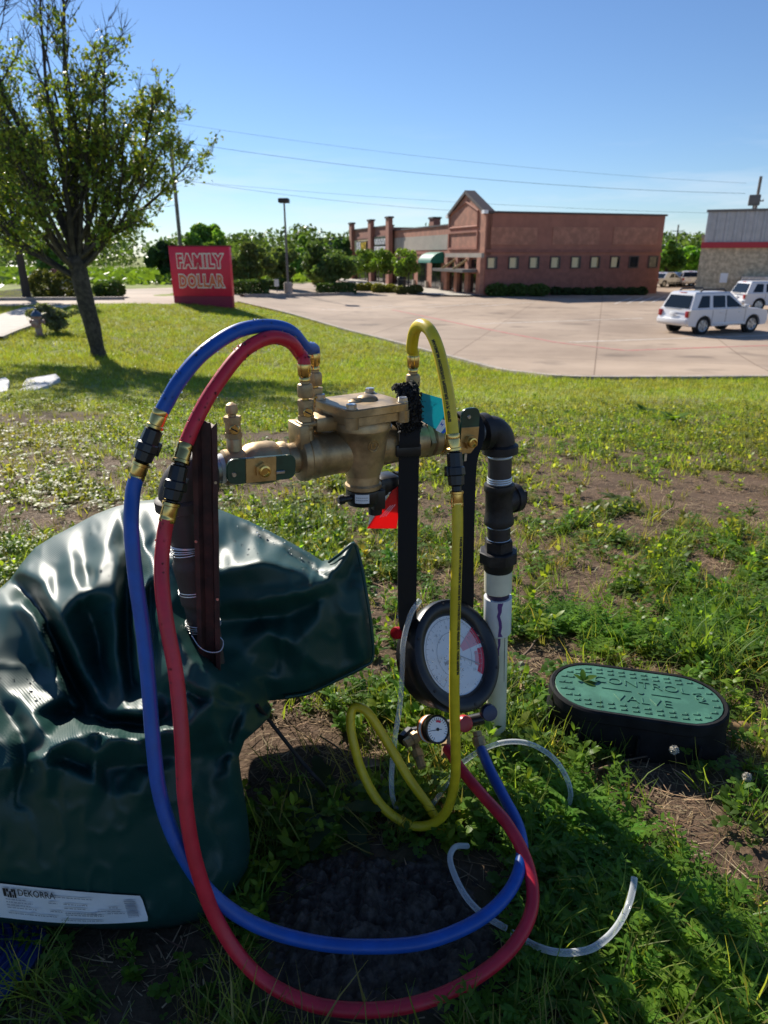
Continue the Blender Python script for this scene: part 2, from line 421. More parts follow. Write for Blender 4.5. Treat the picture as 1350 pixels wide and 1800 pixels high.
def density(x, y):
    d = np.clip((fbm(x * 1.7, y * 1.7, 3) - .40) / .22, 0, 1)
    d2 = np.clip((fbm(x * 5.5, y * 5.5, 11, 3) - .44) / .12, 0, 1)
    d = .14 * d + .86 * d * d2 + .05
    lawn = np.clip((y - 4.5) / 3, 0, 1)
    d = d * (1 - lawn) + lawn * np.clip((fbm(x * .7, y * .7, 5) - .22) / .2, .35, 1)
    for c, a, b in PATCH:
        q = ((x - c.x) / a) ** 2 + ((y - c.y) / b) ** 2 + .8 * (fbm(x * 9, y * 9, 21, 2) - .5)
        d = d * np.clip((q - .35) / .9, .04, 1)
    return np.clip(d, 0, 1)
# ------------------------------------------------------------------ ground
def make_ground():
    ys = np.concatenate([np.linspace(-4, .3, 14), np.geomspace(.33, 30, 230), np.geomspace(31, 1500, 60)])
    us = np.linspace(-1, 1, 200); us = np.sign(us) * np.abs(us) ** 1.25
    X = us[None, :] * (np.clip(ys, 0, None)[:, None] * 1.1 + 4.0); Y = np.repeat(ys[:, None], len(us), 1)
    Z = height(X, Y) + np.clip(1 - (Y - .4) / 6, 0, 1) * (fbm(X * 14, Y * 14, 31, 3) - .5) * .022
    V = np.stack([X, Y, Z], -1).reshape(-1, 3); n = len(us)
    i = np.arange(len(ys) - 1)[:, None] * n + np.arange(n - 1)[None, :]
    F = np.stack([i, i + 1, i + n + 1, i + n], -1).reshape(-1, 4)
    d = density(V[:, 0], V[:, 1])[:, None]; nz = fbm(V[:, 0] * 5, V[:, 1] * 5, 41)[:, None]
    soil = np.array([.105, .070, .047]) * (.6 + .8 * nz); mulch = np.array([.10, .085, .040]) * (.7 + .6 * nz)
    lawn = np.array([.235, .275, .07]) * (.75 + .5 * nz)
    c = soil * (1 - d) + mulch * d
    t = np.clip((V[:, 1:2] - 5) / 4, 0, 1) * np.clip(d * 1.3, 0, 1); c = c * (1 - t) + lawn * t
    m = bpy.data.materials.new('ground_mat'); M['ground_mat'] = m; nn, l = nodes(m); b = nn['Principled BSDF']; b.inputs['Roughness'].default_value = .95; b.inputs['Specular IOR Level'].default_value = .15
    a = nn.new('ShaderNodeAttribute'); a.attribute_name = 'Col'; tcx = nn.new('ShaderNodeTexCoord')
    z = nn.new('ShaderNodeTexNoise'); z.inputs['Scale'].default_value = 60; z.inputs['Detail'].default_value = 6; l.new(tcx.outputs['Object'], z.inputs[0])
    mr = nn.new('ShaderNodeMapRange'); mr.inputs[3].default_value = .45; mr.inputs[4].default_value = 1.55; l.new(z.outputs[0], mr.inputs[0])
    mm = nn.new('ShaderNodeMixRGB'); mm.blend_type = 'MULTIPLY'; mm.inputs[0].default_value = 1; l.new(a.outputs[0], mm.inputs[1]); l.new(mr.outputs[0], mm.inputs[2]); l.new(mm.outputs[0], b.inputs[0])
    bp = nn.new('ShaderNodeBump'); bp.inputs['Strength'].default_value = .8; bp.inputs['Distance'].default_value = .01; l.new(z.outputs[0], bp.inputs['Height']); l.new(bp.outputs[0], b.inputs['Normal'])
    struct('ground', fast_mesh('ground', V, F, c, True), 'ground_mat')
make_ground()
def drape(name, poly, off, mat, step=1.5, kind='structure'):
    """a sheet over the terrain inside a plan polygon"""
    pts = []
    for a, b in zip(poly, poly[1:] + poly[:1]):
        a = Vector((a[0], a[1])); b = Vector((b[0], b[1])); k = max(1, min(60, int((b - a).length / step)))
        pts += [a.lerp(b, i / k) for i in range(k)]
    nb = len(pts); xs = [p.x for p in pts]; ys = [p.y for p in pts]
    inner = []
    y = min(ys) + step
    while y < max(ys):
        st = step * max(1, y / 25); x = min(xs)
        while x < max(xs): inner.append(Vector((x + random.uniform(-.1, .1), y))); x += st
        y += st
    v, e, f, *_ = delaunay_2d_cdt(pts + inner, [(i, (i + 1) % nb) for i in range(nb)], [], 1, 1e-4)
    V = [(p.x, p.y, h1(p.x, p.y) + off) for p in v]
    me = bpy.data.meshes.new(name); me.from_pydata(V, [], [tuple(q) for q in f]); me.update()
    smooth_mesh(me, 180)
    bm = bmesh.new(); bm.from_mesh(me)
    for q in bm.faces:
        if q.normal.z < 0: q.normal_flip()
    bm.to_mesh(me); bm.free()
    o = obj(name, me, mat); o['kind'] = kind; return o
def inpoly(x, y, poly):
    x = np.asarray(x); y = np.asarray(y); r = np.zeros(x.shape, bool); n = len(poly)
    for i in range(n):
        (x0, y0), (x1, y1) = poly[i][:2], poly[(i + 1) % n][:2]
        c = ((y0 > y) != (y1 > y)) & (x < (x1 - x0) * (y - y0) / (y1 - y0 + 1e-12) + x0); r ^= c
    return r
def concrete_lot():
    m = bpy.data.materials.new('lot'); M['lot'] = m; n, l = nodes(m); b = n['Principled BSDF']; b.inputs['Roughness'].default_value = .8; b.inputs['Specular IOR Level'].default_value = .3
    t = n.new('ShaderNodeTexCoord')
    z = n.new('ShaderNodeTexNoise'); z.inputs['Scale'].default_value = .16; z.inputs['Detail'].default_value = 8; z.inputs['Roughness'].default_value = .65; l.new(t.outputs['Object'], z.inputs[0])
    r = n.new('ShaderNodeValToRGB'); r.color_ramp.elements[0].position = .36; r.color_ramp.elements[1].position = .62
    r.color_ramp.elements[0].color = (.30, .225, .165, 1); r.color_ramp.elements[1].color = (.46, .355, .265, 1); l.new(z.outputs[0], r.inputs[0])
    # slab joints
    mp = n.new('ShaderNodeMapping'); mp.inputs['Rotation'].default_value = (0, 0, math.radians(17)); l.new(t.outputs['Object'], mp.inputs[0])
    bk = n.new('ShaderNodeTexBrick'); bk.offset = 0; bk.inputs['Scale'].default_value = 1; bk.inputs['Brick Width'].default_value = 4.5; bk.inputs['Row Height'].default_value = 4.5; bk.inputs['Mortar Size'].default_value = .022; bk.inputs['Mortar Smooth'].default_value = .3
    bk.inputs['Color1'].default_value = (.93, .93, .93, 1); bk.inputs['Color2'].default_value = (1.05, 1.04, 1.02, 1); bk.inputs['Mortar'].default_value = (.55, .5, .46, 1)
    l.new(mp.outputs[0], bk.inputs[0])
    mm = n.new('ShaderNodeMixRGB'); mm.blend_type = 'MULTIPLY'; mm.inputs[0].default_value = 1; l.new(r.outputs[0], mm.inputs[1]); l.new(bk.outputs[0], mm.inputs[2])
    # oil stains
    z2 = n.new('ShaderNodeTexNoise'); z2.inputs['Scale'].default_value = .55; z2.inputs['Detail'].default_value = 5; l.new(t.outputs['Object'], z2.inputs[0])
    s2 = n.new('ShaderNodeMapRange'); s2.inputs[1].default_value = .57; s2.inputs[2].default_value = .72; s2.inputs[3].default_value = 1; s2.inputs[4].default_value = .62; l.new(z2.outputs[0], s2.inputs[0])
    m2 = n.new('ShaderNodeMixRGB'); m2.blend_type = 'MULTIPLY'; m2.inputs[0].default_value = 1; l.new(mm.outputs[0], m2.inputs[1]); l.new(s2.outputs[0], m2.inputs[2]); l.new(m2.outputs[0], b.inputs[0])
concrete_lot()
g2 = lambda *a: [tuple(G(x, y)[:2]) for x, y in a]
EDGE = g2((1500, 668), (1350, 667), (1150, 668), (1000, 667), (920, 659), (840, 643), (780, 627), (710, 608), (640, 590), (520, 556), (420, 532), (300, 535))
LOT = EDGE + g2((120, 537), (-80, 540), (-80, 529), (60, 528), (215, 527), (200, 509), (300, 506), (480, 500), (560, 497)) + [(-3, 120), (60, 120), (60, 24)]
drape('parking_lot', LOT, .012, 'lot')
kb = MB()
kp = catmull([Vector((x, y, 0)) for x, y in EDGE[:11]], 6)
kp = [Vector((p.x, p.y, h1(p.x, p.y) + .02)) for p in kp]
def strip_box(mb, path, w, hgt, dz=0):
    vs = []; fs = []
    for i, p in enumerate(path):
        t = (path[min(i + 1, len(path) - 1)] - path[max(0, i - 1)]).normalized(); s = Vector((-t.y, t.x, 0)) * w / 2
        vs += [p - s + Vector((0, 0, dz - .1)), p - s + Vector((0, 0, dz + hgt)), p + s + Vector((0, 0, dz + hgt)), p + s + Vector((0, 0, dz - .1))]
    for i in range(len(path) - 1):
        a, b = 4 * i, 4 * i + 4
        fs += [(a, b, b + 1, a + 1), (a + 1, b + 1, b + 2, a + 2), (a + 2, b + 2, b + 3, a + 3)]
    mb.add(vs, fs)
strip_box(kb, kp, .16, .07); struct('kerb', kb, 'kerb_concrete')
def painted(name, pts, w, mat, off=.018):
    pp = [Vector((x, y, 0)) for x, y in pts]; pp = resample(pp, 1.0); vs = []; fs = []
    for i, p in enumerate(pp):
        t = (pp[min(i + 1, len(pp) - 1)] - pp[max(0, i - 1)]).normalized(); s = Vector((-t.y, t.x, 0)) * w / 2
        for q in (p - s, p + s): vs.append((q.x, q.y, h1(q.x, q.y) + off))
    for i in range(len(pp) - 1): fs.append((2 * i, 2 * i + 1, 2 * i + 3, 2 * i + 2))
    mb = MB(); mb.add(vs, [f[::-1] for f in fs]); struct(name, mb, mat, 180)
painted('lane_marking', g2((690, 545), (850, 578), (980, 603), (1100, 617)), .22, 'red_paint')
painted('lane_marking', g2((1100, 617), (1230, 612), (1349, 608)), .22, 'red_paint', .017)
painted('stall_marking', g2((1000, 602), (1350, 590)), .14, 'white_paint', .016)
painted('stall_marking', g2((840, 570), (1130, 560)), .14, 'white_paint')
for k in range(6):
    painted('stall_marking', g2((1080 + 22 * k, 535 - k), (1110 + 20 * k, 524 - k)), .12, 'white_paint', .022)
for k in range(4):
    painted('stall_marking', g2((560 + 95 * k, 545 - 2 * k), (690 + 85 * k, 537 - 2 * k)), .13, 'white_paint', .020)
# pavement path at the left, its kerb, the road
drape('sidewalk', g2((128, 537), (60, 562), (52, 574), (0, 597), (-90, 636), (-90, 590), (0, 554), (42, 541)), .03, 'concrete', .8)
drape('road', g2((-120, 560), (0, 506), (42, 478), (62, 463), (40, 457), (0, 470), (-120, 500)), .02, 'asphalt', 4)
for a in (((-100, 520), (0, 480), (50, 460.5)), ((-100, 541), (0, 495), (52, 464))):
    painted('road_marking', g2(*a), .3, 'white_paint', .03)
mb = MB(); c = G(45, 582)
strip_box(mb, [Vector((p.x, p.y, h1(p.x, p.y) + .01)) for p in resample([G(0, 598), G(30, 585), G(54, 576), G(60, 563)], .4)], .2, .1); struct('kerb', mb, 'kerb_concrete')
# island with a kerb at the far side of the drive
drape('planting_bed', g2((-60, 528), (215, 526.5), (205, 509), (60, 506), (-60, 520)), .06, 'ground_mat', 3)
mb = MB(); strip_box(mb, resample([Vector((p[0], p[1], h1(*p) + .02)) for p in g2((-60, 529), (100, 528), (218, 527))], 1), .3, .14); struct('kerb', mb, 'kerb_concrete')
mb = MB(); strip_box(mb, resample([Vector((p[0], p[1], h1(*p) + .02)) for p in g2((425, 522), (500, 521), (620, 518))], 1), .3, .16); struct('kerb', mb, 'kerb_concrete')

# ------------------------------------------------------------------ leaf-cloud foliage shared by trees, shrubs and hedges
def leaf_cloud(pts, size, cols, rg, nrm=None, quad=True):
    n = len(pts); d = rg.normal(size=(n, 3)); d /= np.linalg.norm(d, axis=1)[:, None]
    e = rg.normal(size=(n, 3)); e -= d * (e * d).sum(1)[:, None]; e /= np.linalg.norm(e, axis=1)[:, None]
    s = size * rg.uniform(.6, 1.3, n)[:, None]
    w = np.cross(d, e)
    V = np.stack([pts - d * s * .5, pts + e * s * .32 + w * s * .08, pts + d * s * .55, pts - e * s * .32 + w * s * .08], 1).reshape(-1, 3)
    F = np.arange(4 * n).reshape(n, 4)
    return V, F, np.repeat(cols, 4, 0)
def crown_points(n, blobs, rg, shell=.55):
    out = []; vol = np.array([b[3] * b[4] * b[5] for b in blobs]) ** .8; k = rg.choice(len(blobs), n, p=vol / vol.sum())
    d = rg.normal(size=(n, 3)); d /= np.linalg.norm(d, axis=1)[:, None]
    r = rg.uniform(0, 1, n) ** (1 / 3) * (1 - shell) + shell * rg.uniform(.75, 1.05, n)
    B = np.array(blobs)[k]
    return B[:, :3] + d * r[:, None] * B[:, 3:6], k
def blob_set(n, rx, ry, rz, cz, rg, br=.42):
    out = []
    for i in range(n):
        d = rg.normal(size=3); d /= np.linalg.norm(d); r = rg.uniform(.3, .98)
        s = br * rg.uniform(.45, 1.25)
        out.append((d[0] * r * rx, d[1] * r * ry, cz + d[2] * r * rz, rx * s, ry * s, rz * s * .9))
    return out
def simple_tree(name, label, loc, H, W, col, seed, n=5000, lsize=.22, trunk_h=.25, group=None, bush=False, trunk_r=.14, stems=1):
    rg = np.random.default_rng(seed)
    root = thing(name, label, 'tree' if not bush else 'shrub', loc, 0, group)
    cz = H * (trunk_h + 1) / 2; rz = H * (1 - trunk_h) / 2
    bl = blob_set(26, W / 2, W / 2, rz, cz, rg, .34)
    pts, k = crown_points(n, bl, rg); pts[:, 2] = np.maximum(pts[:, 2], .05)
    base = np.array(col) * 2.7; cl = base * rg.uniform(.65, 1.3, (n, 1)) * rg.uniform(.7, 1.25, (26, 1))[k] * (1 + rg.normal(0, .06, (n, 3)))
    V, F, c = leaf_cloud(pts, lsize, np.clip(cl, .005, 1), rg)
    obj('crown', fast_mesh('crown', V, F, c), 'tree_leaf', root)
    mb = MB()
    for s in range(stems):
        ox = rg.uniform(-.3, .3) * (stems > 1) * W * .25; oy = rg.uniform(-.3, .3) * (stems > 1) * W * .25
        p = [Vector((ox * .3, oy * .3, -.2)), Vector((ox * .7, oy * .7, H * trunk_h)), Vector((ox, oy, H * .6)), Vector((ox * 1.3, oy * 1.3, H * .85))]
        mb.tube(catmull(p, 4), [trunk_r * (1 - .85 * i / 12) / (1 + .5 * (stems > 1)) for i in range(13)], 7)
        for b in bl[s::stems][:7]:
            mb.tube([Vector((ox * .7, oy * .7, H * trunk_h * rg.uniform(.9, 1.6))), (Vector((ox, oy, cz)) + Vector(b[:3])) / 2 + Vector((0, 0, -.1)), Vector(b[:3])], [trunk_r * .45, trunk_r * .28, trunk_r * .08], 5)
    mb.build('trunk', 'bark_far', root)
    return root
def box_hedge(name, label, px0, px1, py, dep, hgt, col, seed, group='clipped hedges around the parking lot', lump=False):
    a, b = G(px0, py), G(px1, py); c = (a + b) / 2; L = (b - a).length; rg = np.random.default_rng(seed); n = int(1200 + L * 520)
    root = thing(name, label, 'hedge', (c.x, c.y + dep / 2, h1(c.x, c.y)), math.atan2(b.y - a.y, b.x - a.x), group)
    if lump:
        nb = max(2, int(L / (hgt * 1.3))); bl = [(-L / 2 + L * (i + .5) / nb, rg.uniform(-.1, .1) * dep, hgt * .45, L / nb * .62, dep * .5, hgt * rg.uniform(.45, .6)) for i in range(nb)]
        pts, k = crown_points(n, bl, rg, .75); pts[:, 2] = np.clip(pts[:, 2], .02, None)
    else:
        pts = rg.uniform(-.5, .5, (n, 3)); ax = rg.integers(0, 5, n)
        for i in range(n):
            if ax[i] < 2: pts[i, 1] = -.5 if ax[i] == 0 else .5
            elif ax[i] == 2: pts[i, 0] = rg.choice([-.5, .5])
            else: pts[i, 2] = .5
        pts = pts * [L, dep, hgt] + [0, 0, hgt / 2] + rg.normal(0, .05, (n, 3))
    cl = np.array(col) * 2.0 * rg.uniform(.6, 1.35, (n, 1)); V, F, cc = leaf_cloud(pts, .2, np.clip(cl, 0, 1), rg)
    obj('foliage', fast_mesh('foliage', V, F, cc), 'hedge_leaf', root)
    mb = MB()
    for i in range(max(2, int(L / .8))): x = -L / 2 + L * (i + .5) / max(2, int(L / .8)); mb.tube([(x, 0, -.1), (x + .05, .03, hgt * .8)], [.04, .015], 5)
    core = MB();
    mb.build('stems', 'bark_far', root)
    return root
# ------------------------------------------------------------------ brick strip mall
def wall_frame(px, py, dirx):
    o = G(px, py); d = Vector((dirx[0], dirx[1], 0)).normalized(); return o, d
BC = G(850, 521); SX = Vector((.954, .30, 0)); FY = Vector((-.30, .954, 0)); BZ = BC.z
def on_side(px, py):                       # -> local x', z' on the side wall
    r = ray(px, py); t = (BC - Vector((0, 0, CAM_H))).dot(FY) / r.dot(FY); q = Vector((0, 0, CAM_H)) + r * t - BC; return q.dot(SX), q.z
def on_front(px, py):                      # -> local y', z' on the front
    r = ray(px, py); t = (BC - Vector((0, 0, CAM_H))).dot(SX) / r.dot(SX); q = Vector((0, 0, CAM_H)) + r * t - BC; return q.dot(FY), q.z
bld = thing('strip_mall', 'red brick strip mall building with a gabled corner tower', 'building', BC, math.atan2(SX.y, SX.x))
LS = on_side(1152, 515)[0]; HW = on_side(852, 374)[1]
TW = on_front(787, 500)[0]; MW = on_front(690, 500)[0]; LW = on_front(625, 500)[0]
HT = on_front(851, 370)[1]; HP = on_front(821, 338)[1] ; HM = on_front(785, 397)[1]; HLp = on_front(692, 384)[1]; HLw = HLp - .75
DEP = LS
def part(name, mat, *spans):
    mb = MB()
    for a, b in spans: mb.span(a, b)
    return mb.build(name, mat, bld)
part('wall', 'brick', ((0, 0, -.3), (LS, .35, HW)))                                        # side wall
part('base_band', 'brick_dark', ((-.02, -.05, -.3), (LS + .05, -.003, HW * .50)))
bz = on_side(860, 441)[1]
part('belt_course', 'brick_dark', ((-.06, -.09, bz - .12), (LS + .06, -.003, bz + .12)))
part('parapet_cap', 'cap_dark', ((-.05, -.12, HW), (LS + .12, .5, HW + .14)))
part('wall', 'brick', ((LS - .35, .36, -.3), (LS - .003, LW, HW - .3)))
part('roof', 'cap_dark', ((.3, .4, HM - .9), (LS - .4, LW - .1, HM - .7)))
part('wall', 'brick', ((.3, LW - .35, -.3), (LS - .36, LW, HM)))
for x0, x1 in ((862, 945), (970, 1055), (1076, 1158)):
    a = on_side(x0, 430); b = on_side(x1, 400)
    part('brick_panel', 'brick_light', ((a[0], -.04, a[1]), (b[0], -.003, b[1])))
for k, x in enumerate((864, 902, 938, 975, 1011, 1045, 1080, 1113, 1147)):
    a = on_side(x - 8, 471 - k * .25); b = on_side(x + 7.5, 453.5 - k * .25)
    f = MB(); t = .09
    f.span((a[0] - t, -.14, a[1] - t), (a[0], -.05, b[1] + t)).span((b[0], -.14, a[1] - t), (b[0] + t, -.05, b[1] + t)).span((a[0], -.14, a[1] - t), (b[0], -.05, a[1])).span((a[0], -.14, b[1]), (b[0], -.05, b[1] + t))
    w = f.build('window', 'cap_dark', bld)
    MB().span((a[0] + (.0 if k > 6 else .0), -.075, a[1]), (b[0] - (.18 if k < 7 else 0), -.06, b[1])).build('pane', 'tan_panel' if k < 7 else 'glass_dark', w)
    if k < 7: MB().span((b[0] - .178, -.075, a[1]), (b[0], -.06, b[1])).build('pane', 'glass_dark', w)
# front: corner tower with gable (front faces local -x)
tw = MB(); pg = [(0, 0), (TW, 0), (TW, HT), (TW - .35, HT), (TW / 2, HP), (.35, HT), (0, HT)]
FM = Matrix(((0, 0, -1, 0), (1, 0, 0, 0), (0, 1, 0, 0), (0, 0, 0, 1)))   # poly (y', z') extruded to -x
tw.prism(pg, 0, .12, FM); tw.prism(pg, -.45, -.02, FM); tw.build('gable_tower', 'brick_light', bld)
cap = MB()
for a, b in (((TW + .1, HT - .05), (TW / 2, HP + .12)), ((TW / 2, HP + .12), (-.1, HT - .05))):
    d = Vector((b[0] - a[0], b[1] - a[1])); nn = Vector((-d.y, d.x)).normalized() * .24
    if nn.y > 0: nn = -nn
    q = [a, b, (b[0] + nn.x, b[1] + nn.y), (a[0] + nn.x, a[1] + nn.y)]
    cap.prism(q if (q[1][0] - q[0][0]) * (q[2][1] - q[0][1]) - (q[1][1] - q[0][1]) * (q[2][0] - q[0][0]) > 0 else q[::-1], -.55, .32, FM)
cap.build('gable_coping', 'cap_dark', bld)
part('shoulder_light', 'white_print', ((-.35, -.15, HT - .25), (-.02, .35, HT))); part('shoulder_light', 'white_print', ((-.35, TW - .35, HT - .25), (-.02, TW + .15, HT)))
def fr(px, py): return on_front(px, py)
def frame_f(name, mat, y0, y1, z0, z1, t=.16, x=-.22):
    mb = MB().span((x, y0, z0), (-.125, y0 + t, z1)).span((x, y1 - t, z0), (-.125, y1, z1)).span((x, y0 + t, z0), (-.125, y1 - t, z0 + t)).span((x, y0 + t, z1 - t), (-.125, y1 - t, z1)); return mb.build(name, mat, bld)
a = fr(842, 438); b = fr(792, 408); frame_f('panel_frame', 'brick', a[0], b[0], a[1], b[1])
gp = MB(); y0, y1 = a[0] + .1, b[0] - .1; zz = fr(838, 398)[1]
gpoly = [(y0, zz), (y1, zz), (y1, HT + .0), (TW / 2, HP - .75), (y0, HT)]
for i in range(5):
    p, q = gpoly[i], gpoly[(i + 1) % 5]; gp.tube([(-.14, p[0], p[1]), (-.14, q[0], q[1])], .09, 6)
gp.build('panel_frame', 'brick', bld)
ez = fr(845, 446)[1]
part('entry_lintel', 'stucco', ((-.35, .0, ez - .28), (-.13, TW, ez + .05)))
cz = fr(840, 476)[1]
part('entry_canopy', 'pole_grey', ((-1.7, .5, cz - .1), (-.13, TW - .5, cz + .12)))
for k in range(2):
    yb = TW * (.35 + .33 * k); MB().tube([(-1.6, yb, cz + .1), (-.15, yb - .0, ez - .3)], .11, 6).build('canopy_brace', 'wood_yellow', bld)
dk = MB(); dz = fr(840, 482)[1]
for k in range(3):
    yb = TW * (.16 + .30 * k); part('entry_door' if k == 1 else 'window', 'glass_dark', ((-.16, yb, .05 if k == 1 else .25), (-.124, yb + TW * .2, cz - .25)))
    part('window', 'glass_dark', ((-.16, yb, cz + .25), (-.124, yb + TW * .2, ez - .45)))
for k in range(4): yb = TW * (.0 + .30 * k); part('pier', 'brick_light', ((-.42, yb, -.3), (-.123, yb + TW * .09, ez - .29)))
# middle shop front
part('wall', 'brick_light', ((.0, TW + .003, -.3), (.35, MW, HM)))
part('parapet_cap', 'cap_dark', ((-.1, TW + .003, HM), (.5, MW, HM + .13)))
a = fr(780, 437); b = fr(708, 412); part('fascia_panel', 'stucco', ((-.04, TW + .25, a[1] - .1), (-.003, MW - .5, b[1] - .3)))
part('corbel_band', 'brick', ((-.08, TW + .003, b[1] + .35), (-.003, MW, b[1] + .5)), ((-.08, TW + .003, a[1] - .45), (-.003, MW, a[1] - .25)))
for k, y in enumerate((TW + 1.6, TW + 5.4, TW + 9, TW + 12.5)):
    w = part('window', 'cap_dark', ((-.05, y, .1), (-.004, y + 2.3, 2.75)))
    for j in range(2): MB().span((-.075, y + .12 + j * 1.1, .35), (-.052, y + 1.1 + j * 1.1, 2.6)).build('pane', 'glass_dark', w)
    part('pier', 'stucco', ((-.25, y - .55, -.3), (-.004, y - .15, .75)))
ya = fr(775, 460)[0]; za = fr(768, 462)[1]; zt = fr(768, 443)[1]
aw = MB(); n = 10; w2 = 1.6; yc = TW + 2.6
for i in range(n + 1):
    a_ = math.pi / 2 * i / n; aw.v += [(-1.3 * math.cos(a_) - .02, yc - w2, za + (zt - za) * math.sin(a_)), (-1.3 * math.cos(a_) - .02, yc + w2, za + (zt - za) * math.sin(a_))]
aw.f += [(2 * i, 2 * i + 1, 2 * i + 3, 2 * i + 2) for i in range(n)] + [tuple([0] + [2 * i for i in range(1, n + 1)] + [2 * n]) [:-1] + ()]
aw.v += [(-.02, yc - w2, za), (-.02, yc + w2, za)]; k0 = len(aw.v) - 2
aw.f = aw.f[:n] + [tuple([2 * i for i in range(n + 1)] + [k0]), tuple([2 * i + 1 for i in range(n, -1, -1)] + [k0 + 1])]
aw.build('awning', 'awning', bld)
# far shop front with piers
part('wall', 'brick', ((-.3, MW + .003, -.3), (.1, LW, HLw)))
part('parapet_cap', 'cap_dark', ((-.42, MW, HLw), (.2, LW, HLw + .14)))
for px in (628, 660, 692):
    y = fr(px, 450)[0]
    if px == 628: y = LW - .5
    p = part('pier', 'brick', ((-.75, y - .55, -.3), (-.303, y + .55, HLp)))
    MB().span((-.85, y - .65, HLp), (-.2, y + .65, HLp + .18)).build('pier_cap', 'cap_dark', p)
p = part('pier', 'brick', ((4.2, MW - 1.2, 3), (5.0, MW + .1, HLp))); MB().span((4.1, MW - 1.3, HLp), (5.1, MW + .2, HLp + .18)).build('pier_cap', 'cap_dark', p)
MB().span((.1, MW + .004, 3), (4.2, MW + .3, HLw - .1)).build('wall', 'brick', bld)
y1, y2, y3 = MW, fr(660, 450)[0], LW - .5
for (ya, yb) in ((fr(692, 450)[0] + .6, y2 - .6), (y2 + .6, y3 - .6)):
    part('fascia_panel', 'tan_panel', ((-.36, ya, HLw * .56), (-.304, yb, HLw * .80)))
    part('belt_course', 'brick_dark', ((-.40, ya, HLw * .82), (-.305, yb, HLw * .86)))
    for j in range(3):
        w = (yb - ya) / 3; ww = part('window', 'cap_dark', ((-.36, ya + j * w + .1, .1), (-.304, ya + j * w + w - .1, HLw * .50)))
        MB().span((-.385, ya + j * w + .25, .3), (-.362, ya + j * w + w - .25, HLw * .47)).build('pane', 'glass_dark', ww)
def facade_text(txt, size, y, z, mat, x, sx=1.0):
    me = text_mesh(txt, size, .03, .008, sx=sx); o = obj('sign_lettering', me, mat, bld)
    o.matrix_local = Matrix(((0, 0, -1, x), (-1, 0, 0, y), (0, 1, 0, z), (0, 0, 0, 1)))
ym = (fr(692, 450)[0] + y2) / 2; yl = (y2 + y3) / 2; zs = HLw * .68
part('sign_board', 'glass_dark', ((-.50, ym - 2.5, zs - 1.0), (-.365, ym + 2.5, zs + .95)))
mk = MB()
for i in range(9):
    yy = ym + 1.9 - i * .47; mk.span((-.53, yy - .15, zs + .12), (-.501, yy + .0, zs + .72)).span((-.53, yy + .003, zs + (.12 if i % 2 else .45)), (-.501, yy + .14, zs + (.40 if i % 2 else .72)))
mk.build('sign_lettering', 'white_print', bld); facade_text('DENTISTRY', .95, ym, zs - .45, 'white_print', -.53, .86)
part('sign_board', 'cap_dark', ((-.50, yl - 2.3, zs - .62), (-.365, yl + 2.3, zs + .62)))
pm('sub_yellow', (.75, .52, .02), .5)
facade_text('SUB', 1.25, yl + 1.15, zs, 'white_print', -.53, .8); facade_text('WAY', 1.25, yl - 1.05, zs, 'sub_yellow', -.53, .8)
# pavement in front of the mall
def bp(x, y): q = BC + SX * x + FY * y; return (q.x, q.y)
drape('sidewalk', [bp(-.05, .2), bp(-.05, LW), bp(-4.2, LW), bp(-4.2, 3), bp(-3.4, .5), bp(-1.5, -.4), bp(0, -.4)], .13, 'concrete', 2)

# ------------------------------------------------------------------ block and metal store at the right
RO = P(1221, 515, 54.0); RO.z = h1(RO.x, RO.y); RXD = Vector((.917, -.399, 0)); RYD = Vector((.399, .917, 0))
st = thing('retail_store', 'pale split block store with grey metal siding and a red band', 'building', RO, math.atan2(RXD.y, RXD.x))
def on_store(px, py):
    r = ray(px, py); t = (RO - Vector((0, 0, CAM_H))).dot(RYD) / r.dot(RYD); q = Vector((0, 0, CAM_H)) + r * t - RO; return q.dot(RXD), q.z
sx0 = .0; zt_ = on_store(1241, 373)[1]; zr1 = on_store(1236, 428)[1]; zr0 = on_store(1236, 436)[1]
MB().span((0, 0, -.3), (24, .4, zr0)).build('block_wall', 'split_block', st)
MB().span((-.02, .41, -.3), (.4, 22, zt_ - 1.7)).build('block_wall', 'split_block', st)
MB().span((-.1, .5, zt_ - 1.7), (.5, 22, zt_ - 1.5)).build('parapet_cap', 'kerb_concrete', st)
mp_ = MB(); x = .1
while x < 24:
    mp_.add([(x, -.02, zr1), (x + .10, -.10, zr1), (x + .22, -.10, zr1), (x + .32, -.02, zr1), (x + .6, -.02, zr1)] + [(x, -.02, zt_), (x + .10, -.10, zt_), (x + .22, -.10, zt_), (x + .32, -.02, zt_), (x + .6, -.02, zt_)], [(i, i + 1, i + 6, i + 5) for i in range(4)]); x += .6
mp_.span((.1, .0, zr1), (24, .3, zt_)); mp_.build('metal_siding', 'metal_panel', st, 20)
MB().span((-.05, -.22, zr0 + .003), (24, .0, zr1 + .08)).build('red_band', 'red_trim', st)
MB().span((-.02, -.16, zt_), (24, .4, zt_ + .16)).build('roof_coping', 'pole_grey', st)
a = on_store(1272, 497); b = on_store(1268, 480)
MB().span((a[0] - .3, -.06, a[1]), (a[0] + .2, -.005, b[1])).build('wall_sign', 'white_paper', st)
a = on_store(1302, 492); mbx = MB().span((a[0], -1.1, -.2), (a[0] + 2.1, -.02, a[1] + .25)); mbx.build('ice_freezer', 'white_paint', st)
MB().span((a[0] + .05, -1.14, a[1] - .55), (a[0] + 1.2, -1.105, a[1] + .05)).build('freezer_panel', 'tub_blue', st)
a = on_store(1326, 357); fl = MB(); fl.bbox((a[0], .6, zt_ + .75), (.75, .4, .7), .05); fl.tube([(a[0], .6, zt_ + .1), (a[0], .6, zt_ + .5)], .05, 8)
